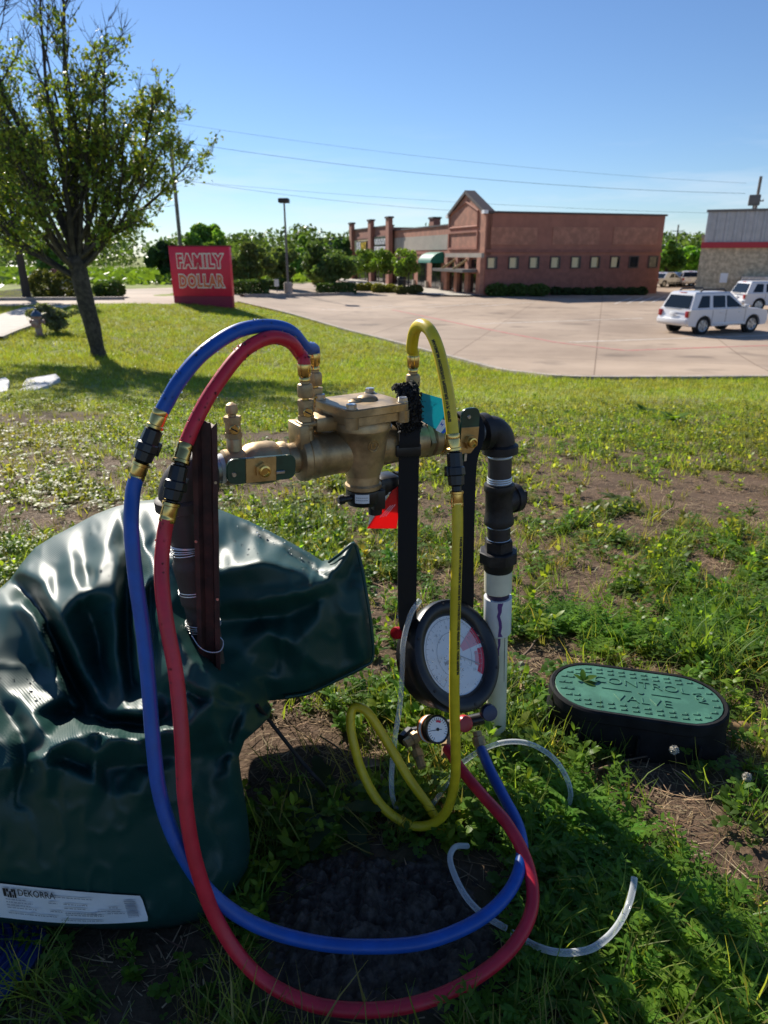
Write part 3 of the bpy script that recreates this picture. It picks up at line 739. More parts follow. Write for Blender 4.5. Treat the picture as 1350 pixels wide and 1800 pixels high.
fo = fl.build('roof_floodlight', 'pole_grey', st)

# ------------------------------------------------------------------ sign, poles, wires, hydrant
SB = G(360, 537)
k_ = (SB.y * CP + (CAM_H - SB.z) * SP) / 1200
sg = thing('store_sign', 'red monument sign with the store name in outlined letters', 'sign', SB + Vector((0, 0, -.05)), math.radians(-4))
sw, sh = 105 * k_, 98 * k_
SM = Matrix(((1, 0, 0, 0), (0, 0, 1, 0), (0, 1, 0, 0), (0, 0, 0, 1)))
MB().bbox((0, .0, sh * .59), (sw, .42, sh * .82), .03).build('panel', 'sign_red', sg)
MB().span((-sw / 2 + .02, -.19, -.2), (sw / 2 - .02, .19, sh * .182)).build('plinth', 'sign_dark', sg)
MB().span((-sw / 2 - .02, -.24, sh), (sw / 2 + .02, .24, sh + .05)).build('top_trim', 'sign_dark', sg)
def sign_text(txt, z, wid, hgt, fill):
    for nm, off, ex, mt, yo in (('letter_outline', .105, .01, 'sign_cream', -.225), ('lettering', .034, .012, fill, -.238)):
        me = text_mesh(txt, 1.0, ex, off, spc=1.2); xs = [v.co.x for v in me.vertices]; ys = [v.co.y for v in me.vertices]
        if nm == 'letter_outline': ref = (max(xs) - min(xs), max(ys) - min(ys)); sign_text.ref = ref
        ref = sign_text.ref
        o = obj(nm, me, mt, sg); o.matrix_local = Matrix.Translation((0, yo, z)) @ Matrix.Rotation(math.pi / 2, 4, 'X') @ Matrix.Diagonal((wid / ref[0], hgt / ref[1], 1, 1))
sign_text('FAMILY', sh * .755, sw * .80, sh * .26, 'sign_red')
sign_text('DOLLAR', sh * .425, sw * .78, sh * .25, 'sign_orange')

lp = G(507, 516); kk = (lp.y * CP + (CAM_H - lp.z) * SP) / 1200
lt = thing('lamp_post', 'dark lamp post with one flat lamp head beside the lot', 'lamp post', lp)
Hl = 146 * kk
MB().lathe([(.09, 0), (.085, Hl * .5), (.06, Hl)], 8).build('pole', 'pole_grey', lt)
MB().lathe([(.32, -.2), (.32, .75), (.28, .82)], 12).build('base', 'kerb_concrete', lt)
MB().bbox((0, -.1, Hl + .12), (.75, .95, .3), .05).build('lamp_head', 'trim_black', lt)
def upole(name, label, px, pyb, pyt, Y, r=.16, arm=None):
    b = P(px, pyb, Y); t = P(px, pyt, Y); g = h1(b.x, Y)
    o = thing(name, label, 'pole', (b.x, Y, g)); H = t.z - g
    MB().lathe([(r, -.3), (r * .75, H)], 8).build('pole', 'wood_pole', o)
    if arm:
        for z, L in arm: MB().span((-L / 2, -.06, H - z - .06), (L / 2, .06, H - z + .06)).build('crossarm', 'wood_pole', o)
        for z, L in arm:
            for s in (-1, 1): MB().lathe([(.03, 0), (.06, .05), (.03, .16)], 8, T(s * L * .45, 0, H - z + .06)).build('insulator', 'zinc', o)
    return o
upole('utility_pole', 'pale utility pole behind the big tree by the red sign', 324, 500, 250, 75, .22)
upole('utility_pole', 'tall leaning utility pole behind the metal sided store', 1308, 480, 310, 78, .2, [(2.3, 1.4)])
upole('utility_pole', 'thin far utility pole behind the parked cars', 1181, 480, 395, 150, .2, [(1.2, 2.2)])
upole('utility_pole', 'utility pole at the corner behind the store wall', 1236, 480, 374, 100, .16)
def wire(label, a, b, sag, r=.022):
    A, B = P(*a), P(*b); pts = [A.lerp(B, t / 24) - Vector((0, 0, sag * 4 * (t / 24) * (1 - t / 24))) for t in range(25)]
    o = MB().tube(pts, r, 5).build('power_line', 'trim_black', None); tag(o, label, 'power line', 'power lines across the sky')
wire('uppermost power line, crossing from the tree to the right pole', (150, 190, 75), (1312, 322, 78), .9, .010)
wire('power line crossing above the gable to the right pole', (300, 247, 75), (1310, 340, 78), .9, .016)
wire('lower power line from the tree, ending behind the gable', (300, 313, 75), (830, 372, 84), .4, .014)
wire('lowest thin power line passing behind the brick gable', (300, 316, 76), (1310, 376, 78), .5, .011)

hb = G(70, 591); kk = (hb.y * CP + (CAM_H - hb.z) * SP) / 1200; hs = 47 * kk / .8
hy = thing('fire_hydrant', 'fire hydrant with a blue cap and faded pink barrel', 'fire hydrant', hb)
MB().lathe([(.13 * hs, -.1), (.13 * hs, .03 * hs), (.10 * hs, .05 * hs), (.095 * hs, .52 * hs), (.14 * hs, .53 * hs), (.14 * hs, .57 * hs), (.11 * hs, .58 * hs)], 16).build('barrel', 'hydrant_pink', hy)
MB().lathe([(.15 * hs, .581 * hs), (.15 * hs, .61 * hs), (.125 * hs, .66 * hs), (.07 * hs, .72 * hs), (.03 * hs, .74 * hs), (.03 * hs, .80 * hs)], 16).build('bonnet', 'hydrant_blue', hy)
for s in (-1, 1): MB().lathe([(.05 * hs, 0), (.05 * hs, .08 * hs), (.065 * hs, .08 * hs), (.065 * hs, .13 * hs)], 10, T(s * .08 * hs, 0, .42 * hs) @ (AX if s > 0 else AX.inverted())).build('hose_nozzle', 'hydrant_pink', hy)
MB().lathe([(.08 * hs, 0), (.08 * hs, .09 * hs), (.1 * hs, .09 * hs), (.1 * hs, .14 * hs)], 12, T(0, -.07 * hs, .36 * hs) @ AYm).build('pumper_nozzle', 'hydrant_pink', hy)
# leasing sign and brick pillar on the island
c = G(112, 520); o = thing('notice_board', 'small white notice board among the hedges across the drive', 'sign', c)
kk = (c.y * CP + (CAM_H - c.z) * SP) / 1200
MB().span((-8 * kk, -.06, 14 * kk), (16 * kk, .0, 30 * kk)).build('board', 'white_paper', o); MB().span((-13 * kk, -.2, -.1), (-7 * kk, .2, 45 * kk)).build('post', 'brick_dark', o)
c = G(487, 514); kk = (c.y * CP + (CAM_H - c.z) * SP) / 1200; o = thing('lot_notice', 'small white notice on a thin stake by the lamp post', 'sign', c)
MB().span((-4 * kk, -.03, 10 * kk), (4 * kk, .0, 22 * kk)).build('board', 'white_paper', o); MB().span((-.6 * kk, -.0, -.1), (.6 * kk, .04, 12 * kk)).build('stake', 'pole_grey', o)
# flat lids lying in the grass at the left
def slab(label, pts, th):
    c = sum((G(*p) for p in pts), Vector()) / len(pts); poly = [((G(*p) - c).x, (G(*p) - c).y) for p in pts]
    if sum(poly[i][0] * poly[(i + 1) % len(poly)][1] - poly[(i + 1) % len(poly)][0] * poly[i][1] for i in range(len(poly))) < 0: poly = poly[::-1]
    o = MB().prism(poly, -.05, th, None, .01).mesh('utility_cover'); o = obj('utility_cover', o, 'slab_white'); o.location = (c.x, c.y, h1(c.x, c.y)); tag(o, label, 'lid', 'pale utility lids in the lawn')
slab('pale concrete lid in the lawn, cut by the left edge', ((-20, 676), (12, 674), (18, 678), (14, 688), (-20, 690)), .05)
slab('longer pale concrete lid lying in the lawn shade', ((38, 677), (48, 671), (100, 669), (107, 673), (88, 680), (40, 682)), .05)
slab('low thin pale slab edge in front of the longer lid', ((22, 688), (40, 684), (84, 680), (86, 683), (60, 687)), .03)
# ------------------------------------------------------------------ big pear tree on the lawn
def pear_tree():
    rg = np.random.default_rng(12)
    b = G(170, 627); k = (b.y * CP + (CAM_H - b.z) * SP) / 1200
    root = thing('pear_tree', 'big upright spreading tree with sparse new leaves on the lawn', 'tree', b)
    fork = Vector((-12 * k, 0, 165 * k)); r0 = 12.5 * k
    trunk = MB()
    tp = catmull([Vector((6 * k, 0, -.3)), Vector((5 * k, 0, .0)), Vector((1 * k, 0, 40 * k)), Vector((-6 * k, 0, 100 * k)), fork], 5)
    n = len(tp); rr = [r0 * (1.55 - .55 * min(1, i / 7)) if i < 8 else r0 * (1 + .18 * (i - 8) / (n - 8)) for i in range(n)]
    trunk.tube(tp, rr, 16)
    # roughen the trunk
    trunk.v = [tuple(Vector(v) + Vector((v[0] - fork.x, v[1], 0)).normalized() * (.03 * mnoise.noise(Vector((v[0] * 5, v[1] * 5, v[2] * 2))))) for v in trunk.v]
    trunk.build('trunk', 'bark', root, 180)
    twigs = MB(); leaves = []
    def limb(p, d, L, r, lvl, mb, up=.25, seg=6):
        pts = [p.copy()]; d = d.normalized(); rad = [r]
        for i in range(seg):
            d = (d + Vector((rg.normal(0, .10), rg.normal(0, .10), up * .22 + rg.normal(0, .06)))).normalized()
            pts.append(pts[-1] + d * L / seg); rad.append(r * (1 - .80 * (i + 1) / seg))
        mb.tube(pts, rad, {0: 9, 1: 6, 2: 4, 3: 3}[lvl], cap=False)
        return pts, rad
    def at(pts, rad, t):
        x = t * (len(pts) - 1); i = min(int(x), len(pts) - 2); f = x - i
        return pts[i].lerp(pts[i + 1], f), rad[i] + (rad[i + 1] - rad[i]) * f, (pts[i + 1] - pts[i]).normalized()
    # azimuth (in picture: x right), lean, length
    specs = [(5, .16, 6.6, .56), (170, .30, 6.4, .55), (60, .34, 6.0, .5), (-70, .30, 6.0, .5), (-8, .62, 5.0, .5), (178, .62, 5.2, .46), (22, 1.02, 4.1, .46), (120, .55, 5.4, .45),
             (-120, .5, 5.4, .45), (200, 1.0, 3.9, .42), (-35, .85, 4.6, .4), (150, 1.05, 4.2, .4), (-150, .95, 3.9, .38), (35, .72, 4.3, .42), (-5, .34, 5.6, .45), (185, .15, 6.4, .42), (-20, 1.2, 3.7, .36), (8, .85, 4.5, .44), (-4, 1.1, 3.9, .4), (90, .9, 3.6, .35), (-100, .95, 3.4, .35)]
    for az, lean, L, rr_ in specs:
        a = math.radians(az + rg.normal(0, 5)); d = Vector((math.cos(a) * math.sin(lean), math.sin(a) * math.sin(lean), math.cos(lean)))
        st_ = fork + Vector((0, 0, rg.uniform(-.55, .15))) + Vector((d.x, d.y, 0)) * r0 * .4
        mb = MB(); pts, rad = limb(st_, d, L, r0 * rr_ * .80, 0, mb, .42, 9)
        mb.build('limb', 'bark', root, 180)
        for t in np.sort(rg.uniform(.16, .98, 15)):
            p, r, dd = at(pts, rad, t); o = Vector(rg.normal(size=3)); o = (o - dd * o.dot(dd)).normalized()
            d1 = (dd * .75 + o * rg.uniform(.5, .95) + Vector((0, 0, .12))).normalized(); L1 = L * rg.uniform(.16, .36) * (1.15 - .55 * t)
            p1, r1 = limb(p, d1, L1, max(.013, r * .5), 1, twigs, .5, 5)
            for t2 in rg.uniform(.15, 1, 8):
                q, rq, qd = at(p1, r1, t2); o = Vector(rg.normal(size=3)); o = (o - qd * o.dot(qd)).normalized()
                p2, r2 = limb(q, (qd * .7 + o * .8 + Vector((0, 0, .15))), rg.uniform(.25, .65), max(.009, rq * .55), 2, twigs, .5, 3)
                hgt = q.z / (fork.z + 6.0)
                bare = 1.0 if hgt < .68 else max(.10, 1 - (hgt - .68) * 4.5)
                for t3 in rg.uniform(.2, 1, 3):
                    s, rs, sd = at(p2, r2, t3)
                    if rg.uniform() < .5: limb(s, sd + Vector(rg.normal(0, .7, 3)), rg.uniform(.12, .3), .005, 3, twigs, .3, 2)
                    if rg.uniform() < .36 * bare:
                        for _ in range(rg.integers(6, 14)): leaves.append(s + Vector(rg.normal(0, .075, 3)))
    twigs.build('twigs', 'bark', root, 180)['kind'] = 'stuff'
    pts = np.array([tuple(p) for p in leaves]); n = len(pts)
    cl = np.array([.21, .27, .05]) * rg.uniform(.5, 1.5, (n, 1)) * np.array([1, 1, 1]) ; cl[:, 0] *= rg.uniform(.75, 1.25, n)
    V, F, c = leaf_cloud(pts, .105, cl, rg); o = obj('crown', fast_mesh('crown', V, F, c), 'tree_leaf', root); o['kind'] = 'stuff'
    return n
pear_tree()
def tr(name, label, px, py, top, wpx, col, seed, **k):
    b = G(px, py); s = (b.y * CP + (CAM_H - b.z) * SP) / 1200
    return simple_tree(name, label, b, (py - top) * s, wpx * s, col, seed, **k)
GR, OL, DK = (.065, .115, .022), (.055, .075, .026), (.022, .045, .018)
tr('olive_tree', 'grey green bushy tree right of the red sign', 440, 512, 432, 92, OL, 21, lsize=.30, trunk_h=.12, stems=3, n=6500)
tr('olive_tree', 'grey green tree directly left of the lamp post', 488, 506, 434, 72, OL, 22, lsize=.30, trunk_h=.15, stems=2, n=5000)
tr('olive_tree', 'broad grey green tree between lamp post and brick shops', 584, 512, 425, 108, (.05, .078, .028), 23, lsize=.30, trunk_h=.14, stems=3, n=7500)
tr('crape_tree', 'small round tree in front of the green awning', 716, 516, 437, 56, (.075, .115, .022), 24, lsize=.22, trunk_h=.38, stems=3, trunk_r=.07, n=3500)
tr('crape_tree', 'small tree in front of the dentist lettering', 676, 510, 442, 50, (.075, .115, .022), 25, lsize=.22, trunk_h=.38, stems=2, trunk_r=.07, n=3000)
tr('crape_tree', 'small tree in front of the sandwich shop sign', 648, 508, 441, 46, (.07, .11, .022), 26, lsize=.22, trunk_h=.36, stems=2, trunk_r=.07, n=3000)
tr('broad_tree', 'bright leafy tree behind the small far cars', 1206, 497, 432, 70, (.09, .18, .02), 27, lsize=.4, trunk_h=.12, n=5000)
tr('broad_tree', 'darker tree hugging the right end of the brick wall', 1168, 500, 426, 46, (.055, .105, .02), 28, lsize=.4, trunk_h=.1, n=4000)
tr('broad_tree', 'dark tree seen just above the left corner of the sign', 292, 497, 424, 52, DK, 30, lsize=.4, trunk_h=.1, n=4000)
tr('broad_tree', 'tall light green tree rising behind the red sign', 372, 495, 401, 84, GR, 31, lsize=.45, trunk_h=.1, n=6000)
tr('broad_tree', 'tall green tree standing right above the lamp post', 545, 492, 420, 60, GR, 32, lsize=.45, trunk_h=.1, n=4500)
tr('broad_tree', 'dark green tree just left of the brick shops', 606, 495, 424, 42, (.035, .07, .02), 33, lsize=.4, trunk_h=.1, n=4000)
tr('broad_tree', 'leafy tree behind the pear trunk near the road', 95, 492, 430, 60, (.06, .1, .02), 34, lsize=.4, trunk_h=.1, n=3500)
tr('lawn_tree', 'second leafy tree on the far island, half hidden by the big tree', 48, 525, 255, 150, (.06, .095, .02), 88, lsize=.2, trunk_h=.30, trunk_r=.24, n=7000)
# oleander bush by the hydrant
simple_tree('oleander_bush', 'spiky grey green bush right behind the fire hydrant', G(88, 588) + Vector((0, .5, 0)), 1.0, 1.35, (.075, .085, .055), 40, 1600, .14, .1, None, True, .03, 4)
# the far wood
def far_wood():
    rg = np.random.default_rng(5); n = 42000; bl = []
    for i in range(170):
        x = rg.uniform(-150, 130); y = rg.uniform(150, 230) ; hgt = rg.uniform(5.5, 9) * (1.12 if rg.uniform() < .2 else 1)
        w = rg.uniform(4, 8)
        z = -2.1 + hgt * .5
        bl.append((x, y, z, w, w, hgt * .55)); bl.append((x + rg.normal(0, 2), y - 1, z + hgt * .25, w * .6, w * .6, hgt * .35))
    pts, k = crown_points(n, bl, rg, .8)
    tint = rg.uniform(.55, 1.25, (len(bl), 1))
    cl = np.array([.10, .155, .05]) * tint[k] * rg.uniform(.7, 1.3, (n, 1)); V, F, c = leaf_cloud(pts, 1.05, cl, rg)
    o = obj('far_wood', fast_mesh('far_wood', V, F, c), 'tree_leaf'); tag(o, 'far line of green trees along the horizon', 'trees', kind='stuff')
far_wood()
def meadow():   # tall grass at the foot of the far wood
    rg = np.random.default_rng(6); n = 26000
    x = rg.uniform(-75, 25, n); y = rg.uniform(62, 130, n); keep = ~inpoly(x, y, LOT); x, y = x[keep], y[keep]; n = len(x)
    pts = np.stack([x, y, height(x, y) + rg.uniform(0, .7, n) * (.4 + fbm(x * .2, y * .2, 8))], 1)
    cl = np.array([.16, .25, .04]) * rg.uniform(.7, 1.35, (n, 1)); V, F, c = leaf_cloud(pts, .75, cl, rg)
    o = obj('meadow_grass', fast_mesh('meadow_grass', V, F, c), 'tree_leaf'); tag(o, 'tall bright grass behind the parking lot', 'grass', kind='stuff')
meadow()
HG, HY = (.045, .075, .018), (.14, .14, .028)
box_hedge('clipped_hedge', 'dark clipped hedge right beside the red sign', 415, 453, 519, 1.6, .85, HG, 50)
box_hedge('clipped_hedge', 'dark low hedge behind the lamp post', 467, 500, 509, 1.3, .7, HG, 51)
box_hedge('clipped_hedge', 'dark clipped hedge at the lot edge below the broad tree', 567, 614, 517, 1.6, .75, HG, 52)
box_hedge('low_shrubs', 'yellow green low shrubs leftmost in front of the shops', 550, 576, 501, 1.0, .8, HY, 53, lump=True)
box_hedge('low_shrubs', 'low shrubs in front of the sandwich shop', 625, 655, 512, 1.0, .7, HY, 54, lump=True)
box_hedge('low_shrubs', 'low yellowish shrubs in front of the dentist', 655, 697, 515, 1.2, .75, HY, 55, lump=True)
box_hedge('low_shrubs', 'low rounded shrubs left of the corner entrance', 695, 742, 518, 1.2, .75, (.075, .08, .025), 56, lump=True)
box_hedge('round_shrubs', 'dark rounded shrubs along the long brick wall', 858, 965, 522, 1.2, 1.05, HG, 57, lump=True)
box_hedge('round_shrubs', 'low dark shrubs further right along the brick wall', 970, 1140, 519.5, 1.0, .65, (.03, .045, .016), 58, lump=True)
box_hedge('island_hedge', 'brownish hedge on the island behind the pear trunk', 45, 128, 524, 2.0, 1.5, (.07, .075, .02), 59, lump=True)
box_hedge('island_hedge', 'dark low hedge on the island right of the pear trunk', 160, 208, 524, 1.8, .9, HG, 60, lump=True)
tb = G(706, 510); o = thing('trash_bin', 'dark trash bin on the pavement before the shops', 'bin', tb)
MB().lathe([(.38, 0), (.42, 1.05), (.44, 1.06), (.44, 1.12), (.30, 1.3)], 14).build('body', 'trim_black', o)
MB().lathe([(.445, .9), (.445, .98)], 14).build('band', 'pole_grey', o)
fh = P(580, 420, 190); o = thing('far_house', 'dark roofed house showing above the far trees', 'house', (fh.x, 190, -2.1))
MB().span((-5, -3, 0), (5, 3, 5.2)).build('wall', 'stucco', o)
MB().prism([(-5.5, 5.2), (5.5, 5.2), (3, 7.2), (-3, 7.2)], -3.4, 3.4, Matrix(((1, 0, 0, 0), (0, 0, -1, 0), (0, 1, 0, 0), (0, 0, 0, 1)))).build('roof', 'house_dark', o)

# ------------------------------------------------------------------ cars
def car(name, label, loc, rz, paint, L=4.44, W=1.80, H=1.70, kind='suv', rack=True, group='vehicles on the lot', detail=True):
    root = thing(name, label, 'car', loc, rz, group)
    hl = L / 2; zs = .30; belt = .60 * H; r = .21 * H if kind == 'suv' else .22 * H
    fw, rw = hl - .19 * L, -hl + .195 * L
    # lower body side outline with wheel arches
    def arch(cx, n=10, rr=None):
        rr = rr or r * 1.16; return [(cx + rr * math.cos(a), max(zs, r + rr * math.sin(a))) for a in [math.pi * (1 - i / n) for i in range(n + 1)]]
    low = [(-hl + .03, zs + .05)] + [(rw - r * 1.17, zs)] + arch(rw) + [(rw + r * 1.17, zs)] + arch(fw) + [(fw + r * 1.17, zs), (hl - .08, zs + .02), (hl, zs + .22), (hl - .01, belt * .72), (hl - .10, belt * .90), (hl - .30 * L * .45, belt * .985),
           (hl - .30 * L, belt * 1.02), (-hl + .22, belt), (-hl + .07, belt), (-hl + .02, belt * .72), (-hl - .02, belt * .6), (-hl - .02, zs + .14)]
    SM_ = Matrix(((1, 0, 0, 0), (0, 0, 1, 0), (0, 1, 0, 0), (0, 0, 0, 1)))
    body = MB(); ws = [(-.5, .94), (-.47, .985), (-.30, 1.0), (.30, 1.0), (.47, .985), (.5, .94)]
    n = len(low); zc = (zs + belt) / 2
    vs = [(p[0] * (1 if abs(w) < .4 else (1 - .012)), w * W, zc + (p[1] - zc) * s) for w, s in ws for p in low]
    fs = [(i * n + k, (i + 1) * n + k, (i + 1) * n + (k + 1) % n, i * n + (k + 1) % n) for i in range(len(ws) - 1) for k in range(n)] + [tuple(range(n)), tuple((len(ws) - 1) * n + k for k in range(n - 1, -1, -1))]
    body.add(vs, fs); bo = body.build('body', paint, root, 30)
    inner = MB().span((-hl + .2, -W * .40, zs + .02), (hl - .2, W * .40, belt * .9)); inner.build('underbody', 'trim_black', root)
    # cabin
    x0, x1 = -hl + (.10 if kind == 'suv' else .75), hl - .30 * L
    rx0, rx1 = -hl + (.36 if kind == 'suv' else 1.25), hl - .47 * L
    yb, yt = W * .475, W * .385; zt_ = H * .985
    cab = MB(); rings = []
    for f_, (xa, xb, y, z) in enumerate([(x0, x1, yb, belt * .97), (rx0 + .0, rx1, yt, zt_ - .07), (rx0 + .10, rx1 - .08, yt - .06, zt_ - .01), (rx0 + .3, rx1 - .3, yt - .3, zt_ + .015)]):
        rings.append([(xa, -y, z), (xb, -y, z), (xb + .10 * (f_ == 0), -y * .5, z), (xb + .10 * (f_ == 0), y * .5, z), (xb, y, z), (xa, y, z), (xa - .02, y * .5, z), (xa - .02, -y * .5, z)])
    m_ = 8; cab.add([v for rr_ in rings for v in rr_], [(i * m_ + k, i * m_ + (k + 1) % m_, (i + 1) * m_ + (k + 1) % m_, (i + 1) * m_ + k) for i in range(3) for k in range(m_)] + [tuple(3 * m_ + k for k in range(m_))])
    cab.build('cabin', paint, root, 28)
    def side_pt(x, z, s):  # point on cabin side plane
        t = (z - belt * .97) / (zt_ - .07 - belt * .97); return (x, s * (yb + (yt - yb) * t + .006), z)
    za, zb = belt * 1.04, zt_ - .15
    for s in (-1, 1):
        sl = lambda x, z: x
        A0 = x0 + .30 + .05; B1 = x1 - .12
        cuts = ([(A0, A0 + .62, A0 + .26, A0 + .66), (A0 + .80, A0 + 1.45, A0 + .82, A0 + 1.45), (A0 + 1.53, B1 - .05, A0 + 1.53, rx1 - .12)] if kind == 'suv' else [(A0 + .35, A0 + 1.1, A0 + .75, A0 + 1.15), (A0 + 1.2, B1, A0 + 1.22, rx1 - .1)])
        for (a, b_, a2, b2) in cuts:
            q = [side_pt(a, za, s), side_pt(b_, za, s), side_pt(b2, zb, s), side_pt(a2, zb, s)]
            mb = MB(); mb.add(q + [(v[0], v[1] - s * .03, v[2]) for v in q], [(0, 1, 2, 3), (4, 5, 6, 7), (0, 1, 5, 4), (1, 2, 6, 5), (2, 3, 7, 6), (3, 0, 4, 7)]); mb.build('side_window', 'car_glass', root)
    def end_glass(nm, xb_, xt_, sgn, w0, w1):
        z0, z1 = belt * 1.03, zt_ - .14; t0 = (z0 - belt * .97) / (zt_ - .07 - belt * .97); t1 = (z1 - belt * .97) / (zt_ - .07 - belt * .97)
        xa = xb_ + (xt_ - xb_) * t0 + sgn * .03; xc = xb_ + (xt_ - xb_) * t1 + sgn * .02
        q = [(xa, -w0, z0), (xa, w0, z0), (xc, w1, z1), (xc, -w1, z1)]; mb = MB(); mb.add(q + [(v[0] - sgn * .05, v[1], v[2]) for v in q], [(0, 1, 2, 3), (4, 5, 6, 7), (0, 1, 5, 4), (1, 2, 6, 5), (2, 3, 7, 6), (3, 0, 4, 7)]); mb.build(nm, 'car_glass', root)
    end_glass('rear_window', x0 - .02, rx0 - .02, -1, W * .40, W * .34); end_glass('windscreen', x1 + .10, rx1, 1, W * .40, W * .33)
    for cx in (fw, rw):
        for s in (-1, 1):
            Mx = T(cx, s * (W / 2 - .12), r) @ Matrix.Rotation(-s * math.pi / 2, 4, 'X')
            wl_ = MB().lathe([(r * .62, -.10), (r * .96, -.10), (r, -.05), (r, .06), (r * .95, .105), (r * .68, .10), (r * .66, .02)], 22, Mx, cap=False).build('wheel', 'tyre', root)
            rim = MB().lathe([(r * .67, .0), (r * .67, .095), (r * .60, .085), (r * .58, .05), (.03, .06)], 20, Mx)
            for k in range(6):
                a = k * math.pi / 3; rim.box(Mx @ Vector((r * .36 * math.cos(a), r * .36 * math.sin(a), .075)), (r * .5, r * .14, .03), Mx @ Rz(a))
            rim.build('rim', 'rim', wl_)
    zl = belt * .80
    for s in (-1, 1):
        lm = MB().bbox((-hl + .05, s * W * .43, zl), (.16, W * .09, belt * .24), .02).build('tail_light', 'lamp_red', root)
        MB().bbox((-hl + .12, s * W * .463, zl + .02), (.2, W * .06, belt * .24), .015).build('indicator', 'lamp_clear', lm)
        MB().bbox((hl - .10, s * W * .40, belt * .80), (.2, W * .16, belt * .14), .02).build('headlight', 'lamp_clear', root)
        MB().bbox((x1 - .10, s * (W / 2 + .06), belt * 1.08), (.14, .2, .15), .03).build('mirror', paint, root)
        for xd in (-.45, .55): MB().bbox((xd, s * (W / 2 + .005), belt * .86), (.2, .04, .045), .01).build('door_handle', paint, root)
        MB().bbox((.03, s * (W / 2 - .0), zs + .12), (fw - rw - 2.6 * r, .03, .10), .01).build('side_trim', 'trim_black' if kind != 'suv' else paint, root)
        if rack: MB().tube([(rx0 + .35, s * yt * .85, zt_ + .0), (rx0 + .45, s * yt * .85, zt_ + .085), (rx1 - .35, s * yt * .85, zt_ + .085), (rx1 - .2, s * yt * .85, zt_ - .01)], .04, 6).build('roof_rail', 'trim_black', root)
    MB().bbox((-hl - .03, 0, zs + .22), (.16, W * .93, .22), .05).build('rear_bumper', paint, root)
    MB().bbox((-hl - .035, 0, zl - .02), (.03, .34, .17), .01).build('number_plate', 'white_paper', root)
    MB().bbox((hl - .03, 0, zs + .2), (.14, W * .9, .24), .05).build('front_bumper', paint, root)
    for s in (-1, 1):
        for xd in (x0 + 1.12, x0 + 1.83, x1 - .02): MB().span((xd - .008, s * (W / 2 - .02), zs + .16), (xd + .008, s * (W / 2 + .004), belt * .95)).build('door_seam', 'trim_black', root)
        for cx in (fw, rw):
            mb = MB(); mb.tube([(cx + r * 1.18 * math.cos(a), s * (W / 2 - .015), r + r * 1.18 * math.sin(a)) for a in [math.pi * (i / 12) for i in range(13)]], .03, 6); mb.build('wheel_arch', paint, root)
            MB().lathe([(r * 1.13, -.12), (r * 1.13, .02)], 20, T(cx, s * (W / 2 - .10), r) @ Matrix.Rotation(-s * math.pi / 2, 4, 'X')).build('wheel_well', 'trim_black', root)
    if detail:
        MB().bbox((-hl - .02, 0, belt * .99), (.03, W * .5, .05), .01).build('tailgate_trim', 'rim', root)
        MB().bbox((rx0 + .02, 0, zt_ - .05), (.06, .4, .05), .01).build('brake_light', 'lamp_red', root)
    return root
wr = G(1230, 588.5); wf = G(1325, 587)
k = (wr.y * CP + (CAM_H - wr.z) * SP) / 1200
ang = math.radians(20); Wd = Vector((math.cos(ang), math.sin(ang), 0)); Wn = Vector((-math.sin(ang), math.cos(ang), 0))
SC = 1.0
c1 = wr + Wd * (.305 * 4.25) + Wn * .78
car('parked_suv', 'white boxy SUV with roof rails turned away, nearest on the lot', (c1.x, c1.y, h1(c1.x, c1.y) + .012), ang, 'car_white', 4.25, 1.80, 1.70)
c2 = G(1342, 545)
car('parked_suv', 'white SUV cut by the right edge behind the nearest one', (c2.x + .5, c2.y, h1(c2.x, c2.y) + .012), math.radians(4), 'car_white', 4.7, 1.85, 1.68, rack=False)
for lb, px, py, pt, ang_, H_ in (('small silver car beyond the brick wall end', 1172, 504, 'car_silver', 25, 1.45), ('small blue grey car between two far cars', 1188, 503, 'car_blue', 30, 1.42), ('small white car next to the store wall', 1208, 503, 'car_white', 75, 1.55)):
    q = G(px, py); car('far_car', lb, (q.x, q.y, h1(q.x, q.y) + .012), math.radians(ang_), pt, 4.3, 1.78, H_, 'sedan', False)
# ------------------------------------------------------------------ backflow preventer assembly
RR = P(880, 752, 1.22); ZP = RR.z; RL = Pz(312, 835, ZP)
AXD = (RR - RL); LEN = AXD.length; YAW = math.atan2(AXD.y, AXD.x)
bf = thing('backflow_preventer', 'bronze backflow preventer valve between the two riser pipes', 'valve', RL, YAW)
def lx(prof, s0=0, n=28, y=0, z=0): return MB().lathe([(r, h) for h, r in prof], n, T(s0, y, z) @ AX)
def hexp(r): return [(r * math.cos(math.pi / 3 * k + math.pi / 6), r * math.sin(math.pi / 3 * k + math.pi / 6)) for k in range(6)]
lx([(.022, .0205), (.070, .0205)]).build('inlet_nipple', 'zinc', bf)
lx([(.060, .0215), (.066, .0225), (.070, .0215)]).build('sealing_tape', 'pvc_white', bf)
v1 = lx([(.066, .024), (.069, .0272), (.094, .0275), (.097, .0255), (.100, .0262), (.106, .0305), (.118, .0325), (.138, .0325), (.148, .0305), (.152, .0272), (.158, .0285), (.164, .0285), (.167, .024), (.182, .024)])
v1.build('inlet_ball_valve', 'bronze', bf)
MB().prism(hexp(.0285), .150, .163, T(0, 0, 0) @ AX).build('union_nut', 'bronze', bf)
